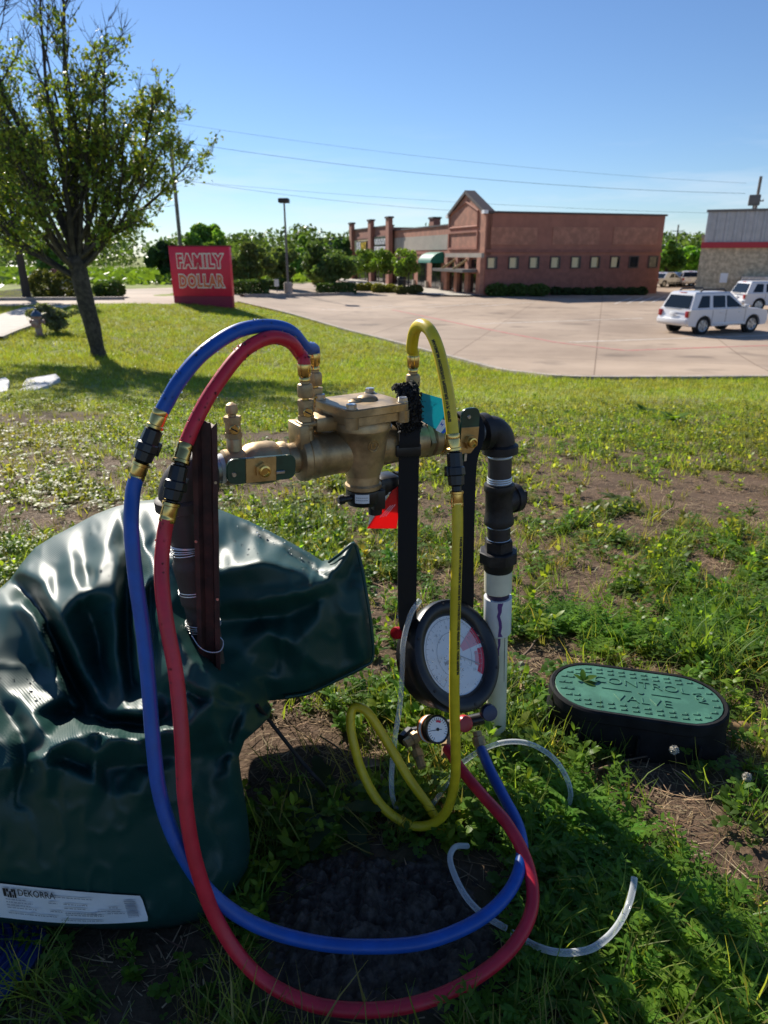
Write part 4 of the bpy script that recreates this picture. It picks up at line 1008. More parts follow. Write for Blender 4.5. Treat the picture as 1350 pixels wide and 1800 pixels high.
def handle(s, z, ang, y=-.047, ln=.104):
    Mh = T(s, y, z) @ Matrix.Rotation(ang, 4, 'Y') @ AYm      # plate in the x-z plane, +z of the local frame to the camera
    n = 6; rr = .012; w, h = ln / 2, .0185; poly = []
    for cx, cy, a0 in ((w - rr, h - rr, 0), (-w + rr, h - rr, 90), (-w + rr, -h + rr, 180), (w - rr, -h + rr, 270)):
        poly += [(cx + rr * math.cos(math.radians(a0 + 90 * i / n)), cy + rr * math.sin(math.radians(a0 + 90 * i / n))) for i in range(n + 1)]
    hd = MB().prism(poly, -.002, .0025, Mh, .0008).build('handle', 'valve_green', bf)
    MB().bbox(Mh @ Vector((-.002, 0, .0032)), (.046, .0365, .0018), .0006, Mh, 1).build('handle_plate', 'bronze_machined', hd)
    MB().prism(hexp(.0125), .004, .011, Mh).build('handle_nut', 'bronze_machined', hd)
    MB().lathe([(.0085, .0112), (.0085, .016), (.0062, .0165), (.006, .0135)], 16, Mh).build('stem', 'brass', hd)
    MB().bbox(Mh @ Vector((.027, -.006, .005)), (.014, .005, .003), .001, Mh, 1).build('lock_tab', 'steel', hd)
    MB().lathe([(.0038, .0026), (.003, .004)], 12, Mh @ T(-.042, -.004, 0)).build('rivet', 'steel', hd)
    lx([(0, .011), (.03, .011)], 0).lathe([(0.011, 0), (.011, .04)], 12, T(s, y + .004, z) @ AYm.inverted()).build('valve_stem', 'bronze', bf)
handle(.110, .005, math.radians(3.5))
def testcock(s, y, z0, boss_h, hs=.0125, name='test_cock', screw=1, cap=False):
    mb = MB().lathe([(.0115, -.012), (.0115, boss_h - .002), (.0105, boss_h)], 18, T(s, y, z0)); t = mb.build(name, 'bronze', bf)
    z = z0 + boss_h
    MB().prism(hexp(hs), z, z + .008, T(s, y, 0) @ Rz(.2) ).lathe([(hs * .86, z + .008), (hs * .92, z + .010), (hs * .92, z + .024)], 18, T(s, y, 0)).prism(hexp(hs * 1.05), z + .024, z + .032, T(s, y, 0) @ Rz(.5)).build('cock_body', 'brass_dull', t)
    MB().lathe([(.0072, .0), (.0072, hs + .003), (.0062, hs + .0042)], 18, T(s + .004, y, z + .015) @ Rz(-.42) @ AYm).build('stem_screw', 'brass', t)
    MB().box(T(s + .004, y, z + .015) @ Rz(-.42) @ Vector((0, -(hs + .0046), 0)), (.010, .0010, .0018), Rz(-.42) @ Matrix.Rotation(.5, 4, 'Y')).build('screw_slot', 'ink', t)
    if cap: MB().lathe([(.006, z + .032), (.006, z + .035), (.0085, z + .037), (.0092, z + .043), (.0075, z + .049), (.003, z + .052)], 16, T(s, y, 0)).build('cock_cap', 'brass_dull', t)
    return z + .032
testcock(.0865, 0, .022, .022, cap=True)
# body
bd = lx([(.182, .030), (.186, .0375), (.196, .0385), (.199, .0362), (.206, .0362), (.208, .0372), (.213, .0372), (.215, .0362), (.226, .0362), (.2265, .0356), (.262, .0352), (.29, .034), (.335, .0335), (.36, .0318), (.372, .0315), (.40, .030), (.405, .031), (.412, .031), (.414, .028), (.424, .028)])
bd.build('body', 'bronze', bf)
MB().bbox((.189, -.001, .036), (.018, .05, .040), .004).bbox((.1935, .0, .050), (.022, .046, .010), .003).build('body_lug', 'bronze', bf)
z_tc2 = testcock(.198, -.010, .026, .033); MB().bbox((.198, -.010, .055), (.027, .027, .008), .003).build('test_cock_boss', 'bronze', bf)
z_tc3 = testcock(.236, .040, .020, .046); MB().bbox((.236, .040, .060), (.025, .024, .008), .003).build('test_cock_boss', 'bronze', bf)
MB().bbox((.237, -.0, .052), (.055, .046, .024), .005).build('bypass_arm', 'bronze', bf)
CX = .2935; CY = -.012
def sq(r, c=.016, n=4):
    out = []
    for cx, cy, a0 in ((r - c, r - c, 0), (-r + c, r - c, 90), (-r + c, -r + c, 180), (r - c, -r + c, 270)):
        out += [(cx + c * math.cos(math.radians(a0 + 90 * i / n)), cy + c * math.sin(math.radians(a0 + 90 * i / n))) for i in range(n + 1)]
    return out
cvM = T(CX - .004, CY - .004, -.0085) @ Rz(math.radians(5))
cv = MB().prism(sq(.0565, .013), .0785, .0905, cvM, .0018).build('cover', 'bronze', bf)
MB().prism(sq(.0515, .022), .064, .0783, cvM, .002).lathe([(.047, .048), (.047, .058), (.043, .064)], 28, cvM).build('cover_flange', 'bronze', bf)
for i, (a, b) in enumerate(((-1, -1), (1, -1), (1, 1), (-1, 1))):
    q = cvM @ Vector((a * .0465, b * .0465, 0))
    MB().lathe([(.0088, .0906), (.0088, .0918)], 16, T(q.x, q.y, -.0085)).prism(hexp(.0078), .0919, .0985, T(q.x, q.y, -.0085) @ Rz(i * .7), .001).build('cover_bolt', 'steel', bf)
    MB().lathe([(.0105, .060), (.0105, .0784)], 14, T(q.x, q.y, -.0085)).build('bolt_boss', 'bronze', bf)
em = MB().ball((CX + .006, CY - .004, .0815), .017, 16, 8, (1.1, .95, .55)).ball((CX - .020, CY - .010, .0815), .0085, 12, 6, (1.2, 1, .55)).tube([(CX - .020, CY - .010, .083), (CX + .006, CY - .004, .083)], .005, 8); em.build('cover_boss', 'bronze', bf)
lf = MB().lathe([(.0475, .041), (.0472, .037), (.0425, .031), (.0395, .018), (.0365, -.004), (.0330, -.026), (.0292, -.036), (.0285, -.040)], 32, T(CX, CY, 0)); lf.build('relief_bonnet', 'bronze', bf)
MB().lathe([(.0272, -.040), (.0272, -.053), (.0302, -.056), (.0302, -.062), (.0272, -.0645)], 28, T(CX, CY, 0)).build('bonnet_neck', 'bronze', bf)
# cast lettering on the bonnet
def on_cone(me, zc, ang0, rad_at, lift=.0006):
    for v in me.vertices:
        z = zc + v.co.y; r = rad_at(z) + lift + v.co.z; a = ang0 + v.co.x / rad_at(zc)
        v.co = Vector((CX + r * math.sin(a), CY - r * math.cos(a), z))
    return me
rad = lambda z: np.interp(z, [-.036, -.026, -.004, .018, .034], [.0292, .0330, .0365, .0395, .0415])
A0 = math.radians(-2)
me = text_mesh('LF', .011, .0004); obj('cast_lettering', on_cone(me, .016, A0, rad), 'bronze_machined', bf)
ringm = MB()
for k in range(22):
    a = 2 * math.pi * k / 22; b = 2 * math.pi * (k + 1) / 22
    f = lambda t, r_: Vector((CX + (rad(.016 + r_ * math.sin(t)) + .0009) * math.sin(A0 + r_ * math.cos(t) / .039), CY - (rad(.016 + r_ * math.sin(t)) + .0009) * math.cos(A0 + r_ * math.cos(t) / .039), .016 + r_ * math.sin(t)))
    ringm.tube([f(a, .0085), f(b, .0085)], .0006, 5)
ringm.build('cast_ring', 'bronze_machined', bf)
# black relief valve
rv = MB().lathe([(.0285, -.0648), (.0292, -.067), (.0292, -.083), (.026, -.090), (.012, -.092)], 28, T(CX, CY, 0)).build('relief_valve', 'black_plastic', bf)
MB().lathe([(.0125, -.088), (.0115, -.110), (.009, -.110)], 18, T(CX + .018, CY - .008, 0)).bbox((CX + .018, CY - .014, -.082), (.022, .022, .034), .003).build('spout', 'black_plastic', rv)
MB().lathe([(.0055, 0), (.0055, .012), (.0075, .013), (.0078, .02), (.005, .023)], 14, T(CX - .027, CY - .008, -.075) @ Matrix.Rotation(-math.pi / 2, 4, 'Y')).build('vent_plug', 'black_plastic', rv)
MB().bbox((CX + .052, .006, -.070), (.040, .042, .034), .008).bbox((CX + .036, .0, -.074), (.03, .03, .024), .004).lathe([(.016, 0), (.014, .012)], 16, T(CX + .072, .006, -.068) @ AX).build('air_inlet', 'black_plastic', rv)
lab = MB(); n = 8
for i in range(n + 1):
    a = -.95 + .80 * i / n; lab.v += [(CX + .0298 * math.sin(a), CY - .0298 * math.cos(a), -.0815), (CX + .0298 * math.sin(a), CY - .0298 * math.cos(a), -.0665)]
lab.f = [(2 * i, 2 * i + 2, 2 * i + 3, 2 * i + 1) for i in range(n)]; lo_ = lab.build('label', 'white_paper', rv, 180)
ln_ = MB()
for zz in (-.0725, -.0768):
    for i in range(6): 
        a = -.88 + .11 * i; ln_.add([(CX + .0301 * math.sin(t), CY - .0301 * math.cos(t), z) for t, z in ((a, zz), (a + .085, zz), (a + .085, zz + .0012), (a, zz + .0012))], [(0, 1, 2, 3)])
ln_.build('label_print', 'grey_ink', lo_, 180)
# outlet side
MB().prism(hexp(.0325), .414, .4235, AX).build('union_nut', 'bronze', bf)
lx([(.424, .026), (.428, .031), (.440, .031), (.442, .0275), (.446, .0275), (.450, .031), (.478, .0315), (.486, .030), (.489, .0265), (.504, .0265), (.520, .0255)]).build('outlet_ball_valve', 'bronze', bf)
for s in (.4435, .447): lx([(s - .0012, .0285), (s, .0293), (s + .0012, .0285)]).build('retaining_ring', 'brass', bf)
handle(.478, -.001, math.radians(93), -.045, .114)
lx([(.505, .021), (.562, .021)]).build('outlet_nipple', 'zinc', bf)
for i in range(3): lx([(.540 + .006 * i, .0212), (.5425 + .006 * i, .0222), (.545 + .006 * i, .0212)]).build('pipe_thread', 'steel', bf)
z_tc4 = testcock(.394, .0, .022, .034); MB().lathe([(.013, .01), (.013, .035)], 16, T(.394, 0, 0)).build('test_cock_boss', 'bronze', bf)
def rig(s, y, z): return Matrix.Translation(RL) @ Rz(YAW) @ Vector((s, y, z))

# ------------------------------------------------------------------ risers
def elbow(mb, r, R, dir_in, n=10, lip=.006):
    """bend from horizontal (towards dir_in) to straight down, centred at 0"""
    d = Vector(dir_in).normalized(); c = d * R + Vector((0, 0, -R)); path = []
    for i in range(n + 1):
        a = math.pi / 2 * i / n; path.append(c + Vector((0, 0, R)) * math.cos(a) - d * R * math.sin(a))
    mb.tube([path[0] + d * .012] + path + [path[-1] + Vector((0, 0, -.012))], [r] * (n + 3), 22)
    mb.lathe([(r + .001, -.012), (r + lip, -.010), (r + lip, .004), (r, .008)], 24, aim(path[0] + d * .006, -d))
    mb.lathe([(r + .001, -.012), (r + lip, -.010), (r + lip, .004), (r, .008)], 24, aim(path[-1] + Vector((0, 0, -.006)), (0, 0, 1)))
    return path[-1]
rr_ = thing('riser_pipe', 'right hand riser pipe of black iron fittings above white plastic', 'pipe', (RR.x + .032, RR.y, h1(RR.x, RR.y)), 0, 'riser pipes'); rr_.rotation_euler = (0, -.046, 0); zb = ZP - h1(RR.x, RR.y)
mb = MB(); e = elbow(mb, .0275, .030, (-math.cos(YAW), -math.sin(YAW), 0)); mb.v = [(v[0], v[1], v[2] + zb) for v in mb.v]; mb.build('elbow', 'black_iron', rr_)
def vz(prof, n=26): return MB().lathe([(r, z - h1(RR.x, RR.y)) for r, z in prof], n)
vz([(.0222, .665), (.0222, .598)]).build('nipple', 'pipe_tape', rr_)
for z in (.652, .602):
    for k in range(3): vz([(.0228, z - .0018), (.0236, z), (.0228, z + .0018)]).build('wire_tie', 'wire', rr_); z += .0042
tee = vz([(.0285, .598), (.0292, .594), (.0292, .586), (.0265, .582), (.0265, .536), (.0285, .530), (.0290, .520), (.0275, .517)])
td = Vector((.78, .45, 0)).normalized()
tee.lathe([(.0245, 0), (.0245, .030), (.028, .031), (.028, .043), (.02, .0435)], 22, aim(Vector((0, 0, .562 - h1(RR.x, RR.y))), td)); tee.build('tee', 'black_iron', rr_)
MB().prism([(-.012, -.012), (.012, -.012), (.012, .012), (-.012, .012)], .043, .060, aim(Vector((0, 0, .562 - h1(RR.x, RR.y))), td), .001).build('plug', 'black_iron', rr_)
vz([(.0222, .518), (.0222, .484)]).build('nipple', 'black_iron', rr_)
for z in (.5125, .487): vz([(.0225, z - .001), (.0232, z), (.0225, z + .001)]).build('sealing_tape', 'steel', rr_)
zg = h1(RR.x, RR.y)
MB().prism(hexp(.0285), .463 - zg, .484 - zg).build('hex_bushing', 'black_iron', rr_)
MB().prism([(.0385 * math.cos(math.pi / 4 * k + .2), .0385 * math.sin(math.pi / 4 * k + .2)) for k in range(8)], .440 - zg, .4628 - zg, None, .002).build('union_nut', 'black_iron', rr_)
vz([(.0305, .4398), (.0290, .422), (.0275, .4195)]).build('union_tail', 'black_iron', rr_)
vz([(.0275, .419), (.0275, .374), (.0255, .372)]).build('pvc_adapter', 'pvc', rr_)
vz([(.0222, .372), (.0222, .352)]).build('pvc_nipple', 'purple_dark', rr_)
vz([(.0245, .3605), (.0278, .3605), (.0280, .3590), (.0278, .281), (.0262, .2785), (.022, .2785)]).build('pvc_coupling', 'pvc_white', rr_)
vz([(.0213, .2784), (.0213, -.05)]).build('pvc_pipe', 'pvc', rr_)
def streak(pts, r, w):
    mb = MB()
    for i, (a, z, ww) in enumerate(pts):
        for s in (-1, 1): t = a + s * ww / r; mb.v.append((r * math.sin(t), -r * math.cos(t), z - zg))
    mb.f = [(2 * i, 2 * i + 1, 2 * i + 3, 2 * i + 2) for i in range(len(pts) - 1)]; return mb
streak([(.05, .359, .0055), (-.02, .350, .0045), (.0, .340, .0035), (-.1, .330, .003), (.02, .318, .0032), (.06, .305, .003), (0, .292, .0026), (.05, .283, .005)], .0284, 0).build('primer_streak', 'purple', rr_, 180)
streak([(.02, .278, .003), (.05, .26, .002), (-.05, .25, .0018), (0, .235, .001)], .0217, 0).build('primer_streak', 'purple', rr_, 180)
streak([(.62, .278, .0006), (.60, .22, .0008), (.62, .17, .0004)], .0217, 0).build('ink_line', 'ink', rr_, 180)

rl = thing('riser_pipe', 'left hand riser pipe wrapped in brown tape and wire', 'pipe', (RL.x, RL.y, h1(RL.x, RL.y)), 0, 'riser pipes'); zg2 = h1(RL.x, RL.y)
mb = MB(); elbow(mb, .0305, .034, (math.cos(YAW), math.sin(YAW), 0)); mb.v = [(v[0], v[1], v[2] + ZP - zg2) for v in mb.v]; mb.build('elbow', 'pipe_tape', rl)
lean = Vector((.012, .004, 0))
path = [Vector((0, 0, .665 - zg2)) , Vector((.004, 0, .60 - zg2)), Vector((.010, .002, .52 - zg2)), Vector((.014, .004, .44 - zg2)), Vector((.016, .004, .30 - zg2)), Vector((.016, .004, -.05))]
pp = resample(catmull(path, 6), .006); rad_ = [.0245 + .0022 * mnoise.noise(Vector((0, 0, p.z * 22))) + (.003 if .50 < p.z < .57 else 0) for p in pp]
MB().tube(pp, rad_, 22).build('wrapped_pipe', 'pipe_tape', rl)
for z, k in ((.650, 4), (.586, 5), (.520, 2), (.455, 4)):
    mb = MB()
    for j in range(k):
        zz = z + .003 * j + .001 * math.sin(3 * j); c0 = min(pp, key=lambda p: abs(p.z + zg2 - zz)); ra = .0275 if z > .51 else .0265
        mb.tube([c0 + Vector((ra * math.cos(a), ra * math.sin(a), zz - zg2 - c0.z + .0035 * math.cos(a + j * .4 + .5))) for a in [2 * math.pi * i / 28 for i in range(29)]], .0009, 5)
    mb.build('wire_tie', 'wire', rl)
# brown steel stake beside the riser
pb = P(362, 800, .897); po = thing('steel_stake', 'rusty brown steel stake in front of the left riser pipe', 'stake', (pb.x - .072 * .75, pb.y, h1(pb.x, pb.y))); po.rotation_euler = (0, .072, 0)
ztop = P(362, 742, .897).z - po.location.z
prof = [(-.0165, -.006), (-.010, -.006), (-.006, .004), (.006, .004), (.010, -.006), (.0165, -.006), (.0165, -.0025), (.0125, -.0025), (.009, .0085), (-.009, .0085), (-.0125, -.0025), (-.0165, -.0025)]
sk = MB(); nseg = 22; n = len(prof)
for i in range(nseg + 1):
    z = -.1 + (ztop + .1) * i / nseg
    for j, (x, y) in enumerate(prof):
        jz = (.004 * math.sin(5 * x * 100) if i == nseg else 0); sk.v.append((x * 1.02 + .0008 * mnoise.noise(Vector((x * 50, y * 50, z * 40))), y + .0010 * mnoise.noise(Vector((x * 60, y * 60, z * 30 + 9))), z + jz))
sk.f = [(i * n + k, i * n + (k + 1) % n, (i + 1) * n + (k + 1) % n, (i + 1) * n + k) for i in range(nseg) for k in range(n)] + [tuple(nseg * n + k for k in range(n))]
sk.build('channel', 'rusty_post', po, 30)
for z in (.08, .17, .26):
    MB().lathe([(.0022, 0), (.0022, .0015)], 8, aim(Vector((.0145 if z != .17 else -.0145, -.0062, ztop - z)), (0, -1, 0))).build('rivet', 'steel', po)
wp = MB(); w0 = Vector((-.045, .02, .452 - zg2)); wz = .455 - po.location.z
wp.tube(catmull([Vector((-.030, .012, wz)), Vector((-.012, -.010, wz - .006)), Vector((.004, -.012, wz - .012)), Vector((.0185, -.009, wz - .010)), Vector((.0195, .004, wz - .002)), Vector((.006, .018, wz + .002))], 6), .0009, 5).build('wire_loop', 'wire', po)
# ------------------------------------------------------------------ test hoses
def hose_tube(path, r, name, mat, root, n=14, step=.006):
    pp = resample(path, step); return MB().tube(pp, r, n).build(name, mat, root, 60, world=True), pp
def ferrule(p, d, root, L=.024, r=.0095, name='ferrule', flip=False):
    d = Vector(d).normalized(); prof = [(r * .93, 0), (r, .001), (r, L * .25), (r * .95, L * .3), (r, L * .36), (r * .97, L * .8), (r * 1.12, L * .84), (r * 1.12, L * .97), (r * .9, L)]
    f = MB().lathe(prof, 20, aim(p, d)); f.v = [tuple(v) for v in f.v]; return f.build(name, 'brass', root, 40, world=True)
def connector(a, b, root, r=.0105):
    d = (b - a); L = d.length; m = aim(a, d)
    o = MB().lathe([(r * .55, 0), (r * .62, .004), (r * .62, L * .10), (r * .95, L * .13), (r * 1.0, L * .42), (r * 1.18, L * .45), (r * 1.22, L * .60), (r * 1.05, L * .63), (r * 1.0, L * .82), (r * .6, L * .86), (r * .6, L)], 10, m).build('quick_connector', 'black_plastic', root, 30, world=True)
    MB().bbox(m @ Vector((0, -r * 1.1, L * .5)), (r * .9, r * .5, L * .30), .0015, m).build('connector_latch', 'black_plastic', root, 30, world=True)
    MB().bbox(m @ Vector((-r * 1.1, 0, L * .52)), (r * .4, r * .9, L * .22), .0015, m).build('connector_latch', 'black_plastic', root, 30, world=True)
    return o
def coupler(base, root, h0, top):
    """tan swivel coupling from the test cock up to the hose end"""
    p = base; L = top
    MB().lathe([(.0055, 0), (.0055, .005)], 14, T(*p)).build('adapter_neck', 'brass', root, 40, world=True)
    MB().lathe([(.0105, .004), (.0118, .006), (.0118, .020), (.0105, .0235), (.0075, .025), (.0075, .028)], 22, T(*p)).build('swivel_coupling', 'brass_dull', root, 40, world=True)
    MB().lathe([(.0072, .028), (.0085, .029), (.0085, .033), (.0078, .034), (.0098, .037), (.0104, .052), (.0098, .054)], 18, T(*p)).build('ferrule', 'brass', root, 40, world=True)
    return p + Vector((0, 0, .048))
def print_on(path, txt, s0, ang, r, size, name, root, mat='ink'):
    me = text_mesh(txt, size, 0, .0003, 'LEFT'); pp = [Vector(p) for p in path]; L = [0]
    for a, b in zip(pp, pp[1:]): L.append(L[-1] + (b - a).length)
    o_ = Vector(root.location)
    for v in me.vertices:
        s = s0 + v.co.x; j = int(np.searchsorted(L, s)) - 1; j = max(0, min(len(pp) - 2, j)); t = (s - L[j]) / max(1e-9, L[j + 1] - L[j])
        c = pp[j].lerp(pp[j + 1], t); d = (pp[j + 1] - pp[j]).normalized()
        tocam = (Vector((0, 0, CAM_H)) - c); tocam = (tocam - d * tocam.dot(d)).normalized(); side = d.cross(tocam)
        a = ang + v.co.y / r; v.co = c + (tocam * math.cos(a) + side * math.sin(a)) * (r + .0004) - o_
    return obj(name, me, mat, root)
MCX, MCY = G(675, 1625).x, G(675, 1625).y
GZ = lambda p: Vector((p.x, p.y, max(p.z, h1(p.x, p.y) + (.040 if ((p.x - MCX) / .23) ** 4 + ((p.y - MCY) / .18) ** 4 < 1 else .012) * 0 + .012)))
def pts(*a): return [GZ(P(*q)) for q in a]
HR = .0098
# red
b2 = rig(.198, -.010, z_tc2 + .0); rh = thing('test_hose', 'red rubber test hose looping to the ground', 'hose', (b2.x, b2.y, 0), 0, 'test kit hoses')
t2 = coupler(b2, rh, 0, 0)
up = [t2, t2 + Vector((0, 0, .012))] + pts((527, 622, 1.025), (508, 600, 1.005), (472, 594, .985), (425, 620, .955), (376, 683, .92), (345, 738, .895), (326, 782, .88))
_, rp_up = hose_tube(catmull(up, 8), HR, 'upper_tube', 'red_rubber', rh)
e1 = P(326, 780, .88); e2 = P(318, 810, .868); ferrule(e1, e2 - e1, rh, .028, .0108); connector(P(318, 809, .868), P(299, 892, .848), rh, .0125)
f1 = P(300, 884, .848); f2 = P(293, 912, .842); ferrule(P(293, 918, .842), f1 - f2, rh, .028, .0108)
dn = pts((294, 912, .842), (288, 945, .835), (284, 1010, .815), (292, 1090, .79), (310, 1190, .765), (320, 1300, .735), (326, 1410, .71), (345, 1520, .69), (385, 1625, .675), (450, 1712, .655), (540, 1762, .64), (640, 1776, .632), (740, 1762, .64), (830, 1722, .665), (900, 1665, .70), (935, 1595, .745), (928, 1520, .80), (893, 1450, .86), (850, 1400, .925), (815, 1358, .985), (786, 1316, 1.05))
_, rp = hose_tube(catmull(dn, 8), HR, 'lower_tube', 'red_rubber', rh)
# blue
b3 = rig(.236, .040, z_tc3); bh = thing('test_hose', 'blue rubber test hose looping to the ground', 'hose', (b3.x, b3.y, 0), 0, 'test kit hoses')
t3 = coupler(b3, bh, 0, 0)
up = [t3, t3 + Vector((0, 0, .012))] + pts((536, 610, 1.055), (510, 582, 1.03), (468, 573, 1.0), (415, 583, .96), (358, 620, .92), (316, 668, .895), (293, 708, .885), (284, 724, .882))
_, bp_up = hose_tube(catmull(up, 8), HR, 'upper_tube', 'blue_rubber', bh)
ferrule(P(284, 720, .882), P(272, 752, .876) - P(284, 720, .882), bh, .026, .0105); connector(P(274, 746, .876), P(245, 822, .86), bh, .0125)
ferrule(P(238, 844, .855), P(250, 812, .86) - P(238, 844, .855), bh, .026, .0105)
dn = pts((240, 838, .855), (233, 870, .848), (231, 930, .83), (239, 1020, .81), (252, 1110, .79), (261, 1200, .765), (269, 1300, .735), (282, 1400, .715), (315, 1490, .70), (370, 1570, .692), (450, 1626, .69), (550, 1656, .69), (650, 1664, .69), (750, 1655, .695), (840, 1618, .72), (895, 1567, .76), (917, 1510, .81), (912, 1455, .87), (885, 1400, .94), (862, 1355, 1.0), (846, 1318, 1.06))
_, bp_ = hose_tube(catmull(dn, 8), HR, 'lower_tube', 'blue_rubber', bh)
# yellow
b4 = rig(.394, 0, z_tc4); yh = thing('test_hose', 'yellow rubber test hose curling above the gauge', 'hose', (b4.x, b4.y, 0), 0, 'test kit hoses')
t4 = coupler(b4, yh, 0, 0)
up = [t4, t4 + Vector((0, 0, .012))] + pts((724, 612, 1.12), (729, 582, 1.10), (741, 571, 1.075), (757, 583, 1.05), (772, 620, 1.03), (785, 680, 1.01), (793, 735, 1.0), (796, 768, .995))
_, yp = hose_tube(catmull(up, 8), .0095, 'upper_tube', 'yellow_rubber', yh)
ferrule(P(795.5, 762, .995), P(798, 790, .99) - P(795.5, 762, .995), yh, .026, .0105); connector(P(798, 786, .99), P(803, 866, .972), yh, .0125)
ferrule(P(804, 892, .968), P(803, 860, .972) - P(804, 892, .968), yh, .026, .0092)
dn = pts((804, 885, .968), (804, 950, .958), (801, 1050, .945), (799, 1150, .935), (799, 1250, .93), (801, 1320, .93), (799, 1375, .935), (785, 1425, .945), (755, 1450, .955), (715, 1448, .965), (670, 1415, .985), (638, 1360, 1.01), (620, 1300, 1.03), (616, 1262, 1.05), (624, 1243, 1.06), (648, 1254, 1.05), (685, 1312, 1.03), (720, 1370, 1.0), (752, 1415, .985), (772, 1448, .975), (790, 1486, .95))
_, yp2 = hose_tube(catmull(dn, 8), .0085, 'lower_tube', 'yellow_rubber', yh)
print_on(yp, 'MAXIMUM WORKING PRESSURE W.P. 400PSI', .135, .25, .0095, .0062, 'printed_text', yh)
print_on(yp2, 'HOSE PREMIUM NEOPRENE PRESSURE CHARGING HOSE 400PSI MAX  HOSE PREMIUM', .05, -.75, .0085, .006, 'printed_text', yh)

def beads(path, r, root, n, seed):
    rg_ = np.random.default_rng(seed); mb = MB()
    for i in range(n):
        j = rg_.integers(1, len(path) - 1); t = (path[j + 1] - path[j - 1]).normalized(); a = rg_.normal(0, 1.3); u = Vector((0, 0, 1)); u = (u - t * u.dot(t)).normalized(); w = t.cross(u)
        if rg_.uniform() < .3: a += math.pi
        mb.ball(path[j] + (u * math.cos(a) + w * math.sin(a)) * r, rg_.choice([.0009, .0013, .0019], p=[.5, .35, .15]), 7, 5)
    mb.build('water_drops', 'water_drop', root, 180, world=True)['kind'] = 'stuff'
beads(rp_up, HR, rh, 70, 1); beads(bp_up, HR, bh, 70, 2); beads(rp[:60], HR, rh, 25, 3)
# ------------------------------------------------------------------ gauge kit
KC = P(796, 1152, 1.13)
v = (Vector((0, 0, CAM_H)) - KC).normalized(); nrm = (v * math.cos(math.radians(42)) + Vector((1, 0, 0)) * math.sin(math.radians(42)) + Vector((0, 0, .2))).normalized()
kx = Vector((0, 0, 1)).cross(nrm).normalized(); ky = nrm.cross(kx)
rot = Matrix((kx, ky, nrm)).transposed().to_4x4() @ Rz(math.radians(-8))
kit = thing('test_gauge', 'round black test gauge with white dial hanging from the strap', 'gauge', KC); kit.rotation_euler = rot.to_euler()
KR = .108
MB().lathe([(KR * .80, -.062), (KR * .86, -.058), (KR * .90, -.020), (KR * .90, -.012)], 40).build('case', 'black_plastic', kit)
MB().lathe([(KR * .93, -.014), (KR * .985, -.010), (KR, .0), (KR, .010), (KR * .97, .017), (KR * .90, .020), (KR * .78, .017), (KR * .715, .010), (KR * .70, .004)], 56, cap=False).build('bezel', 'black_plastic', kit)
df = MB().lathe([(KR * .78, .002), (KR * .78, .005)], 48).build('dial', 'dial', kit)
def sector(r0, r1, a0, a1, z, nm, mat, n=14):
    mb = MB()
    for i in range(n + 1):
        a = math.radians(a0 + (a1 - a0) * i / n); mb.v += [(r0 * math.cos(a), r0 * math.sin(a), z), (r1 * math.cos(a), r1 * math.sin(a), z)]
    mb.f = [(2 * i, 2 * i + 1, 2 * i + 3, 2 * i + 2) for i in range(n)]; return mb.build(nm, mat, df, 180)
R_ = KR * .71
sector(R_ * .86, R_, 4, 32, .0056, 'red_zone', 'dial_red'); sector(R_ * .30, R_ * .86, 4, 32, .0055, 'pink_zone', 'dial_pink')
sector(R_ * .80, R_, -44, -2, .0056, 'red_zone', 'dial_red'); sector(R_ * .68, R_ * .80, -34, -6, .0055, 'pink_zone', 'dial_pink')
for i in range(33):
    a = 225 - 270 * i / 32; sector(R_ * (.80 if i % 4 == 0 else .86), R_ * .90, a - .35, a + .35, .0058, 'tick', 'dial_grey', 1)
for r0 in (.905, .56): sector(R_ * r0, R_ * (r0 + .012), -45, 225, .0057, 'scale_line', 'dial_grey', 48)
for i in range(9):
    a = math.radians(225 - 270 * i / 8); o = obj('numeral', text_mesh(str(i * 2), .0085, 0), 'dial_grey', df); o.location = (R_ * .70 * math.cos(a), R_ * .70 * math.sin(a), .006)
o = obj('dial_lettering', text_mesh('MIDWEST', .0105, 0, .0002), 'dial_grey', df); o.location = (-.008, -.010, .006)
o = obj('dial_lettering', text_mesh('INSTRUMENT', .0062, 0), 'dial_grey', df); o.location = (-.008, -.021, .006)
nd = MB().box((.022, -.012, .008), (.074, .0016, .0008), Rz(math.radians(-32))).lathe([(.006, .006), (.006, .010)], 14); nd.build('needle', 'dial_grey', df)
MB().lathe([(R_ * 1.0, .0122), (R_ * .99, .0128)], 48).build('lens', 'lens', kit)
rgk = np.random.default_rng(3)
wd = MB()
for i in range(120):
    r = R_ * math.sqrt(rgk.uniform(0, .94)); a = rgk.uniform(0, 6.28); s = rgk.choice([.0009, .0012, .0016, .0024], p=[.45, .3, .17, .08])
    wd.ball((r * math.cos(a), r * math.sin(a), .0129), s, 8, 4, (1, 1, .5))
wd.build('water_drops', 'water_drop', kit, 180)['kind'] = 'stuff'
for i in range(6):
    a = math.radians(30 + 60 * i); MB().lathe([(.003, .0), (.003, .0185)], 8, T(KR * .90 * math.cos(a), KR * .90 * math.sin(a), .002)).build('bezel_screw', 'black_iron', kit)
MB().bbox((-.045, KR * .96, -.030), (.05, .02, .03), .006).build('clear_lug', 'lens', kit)
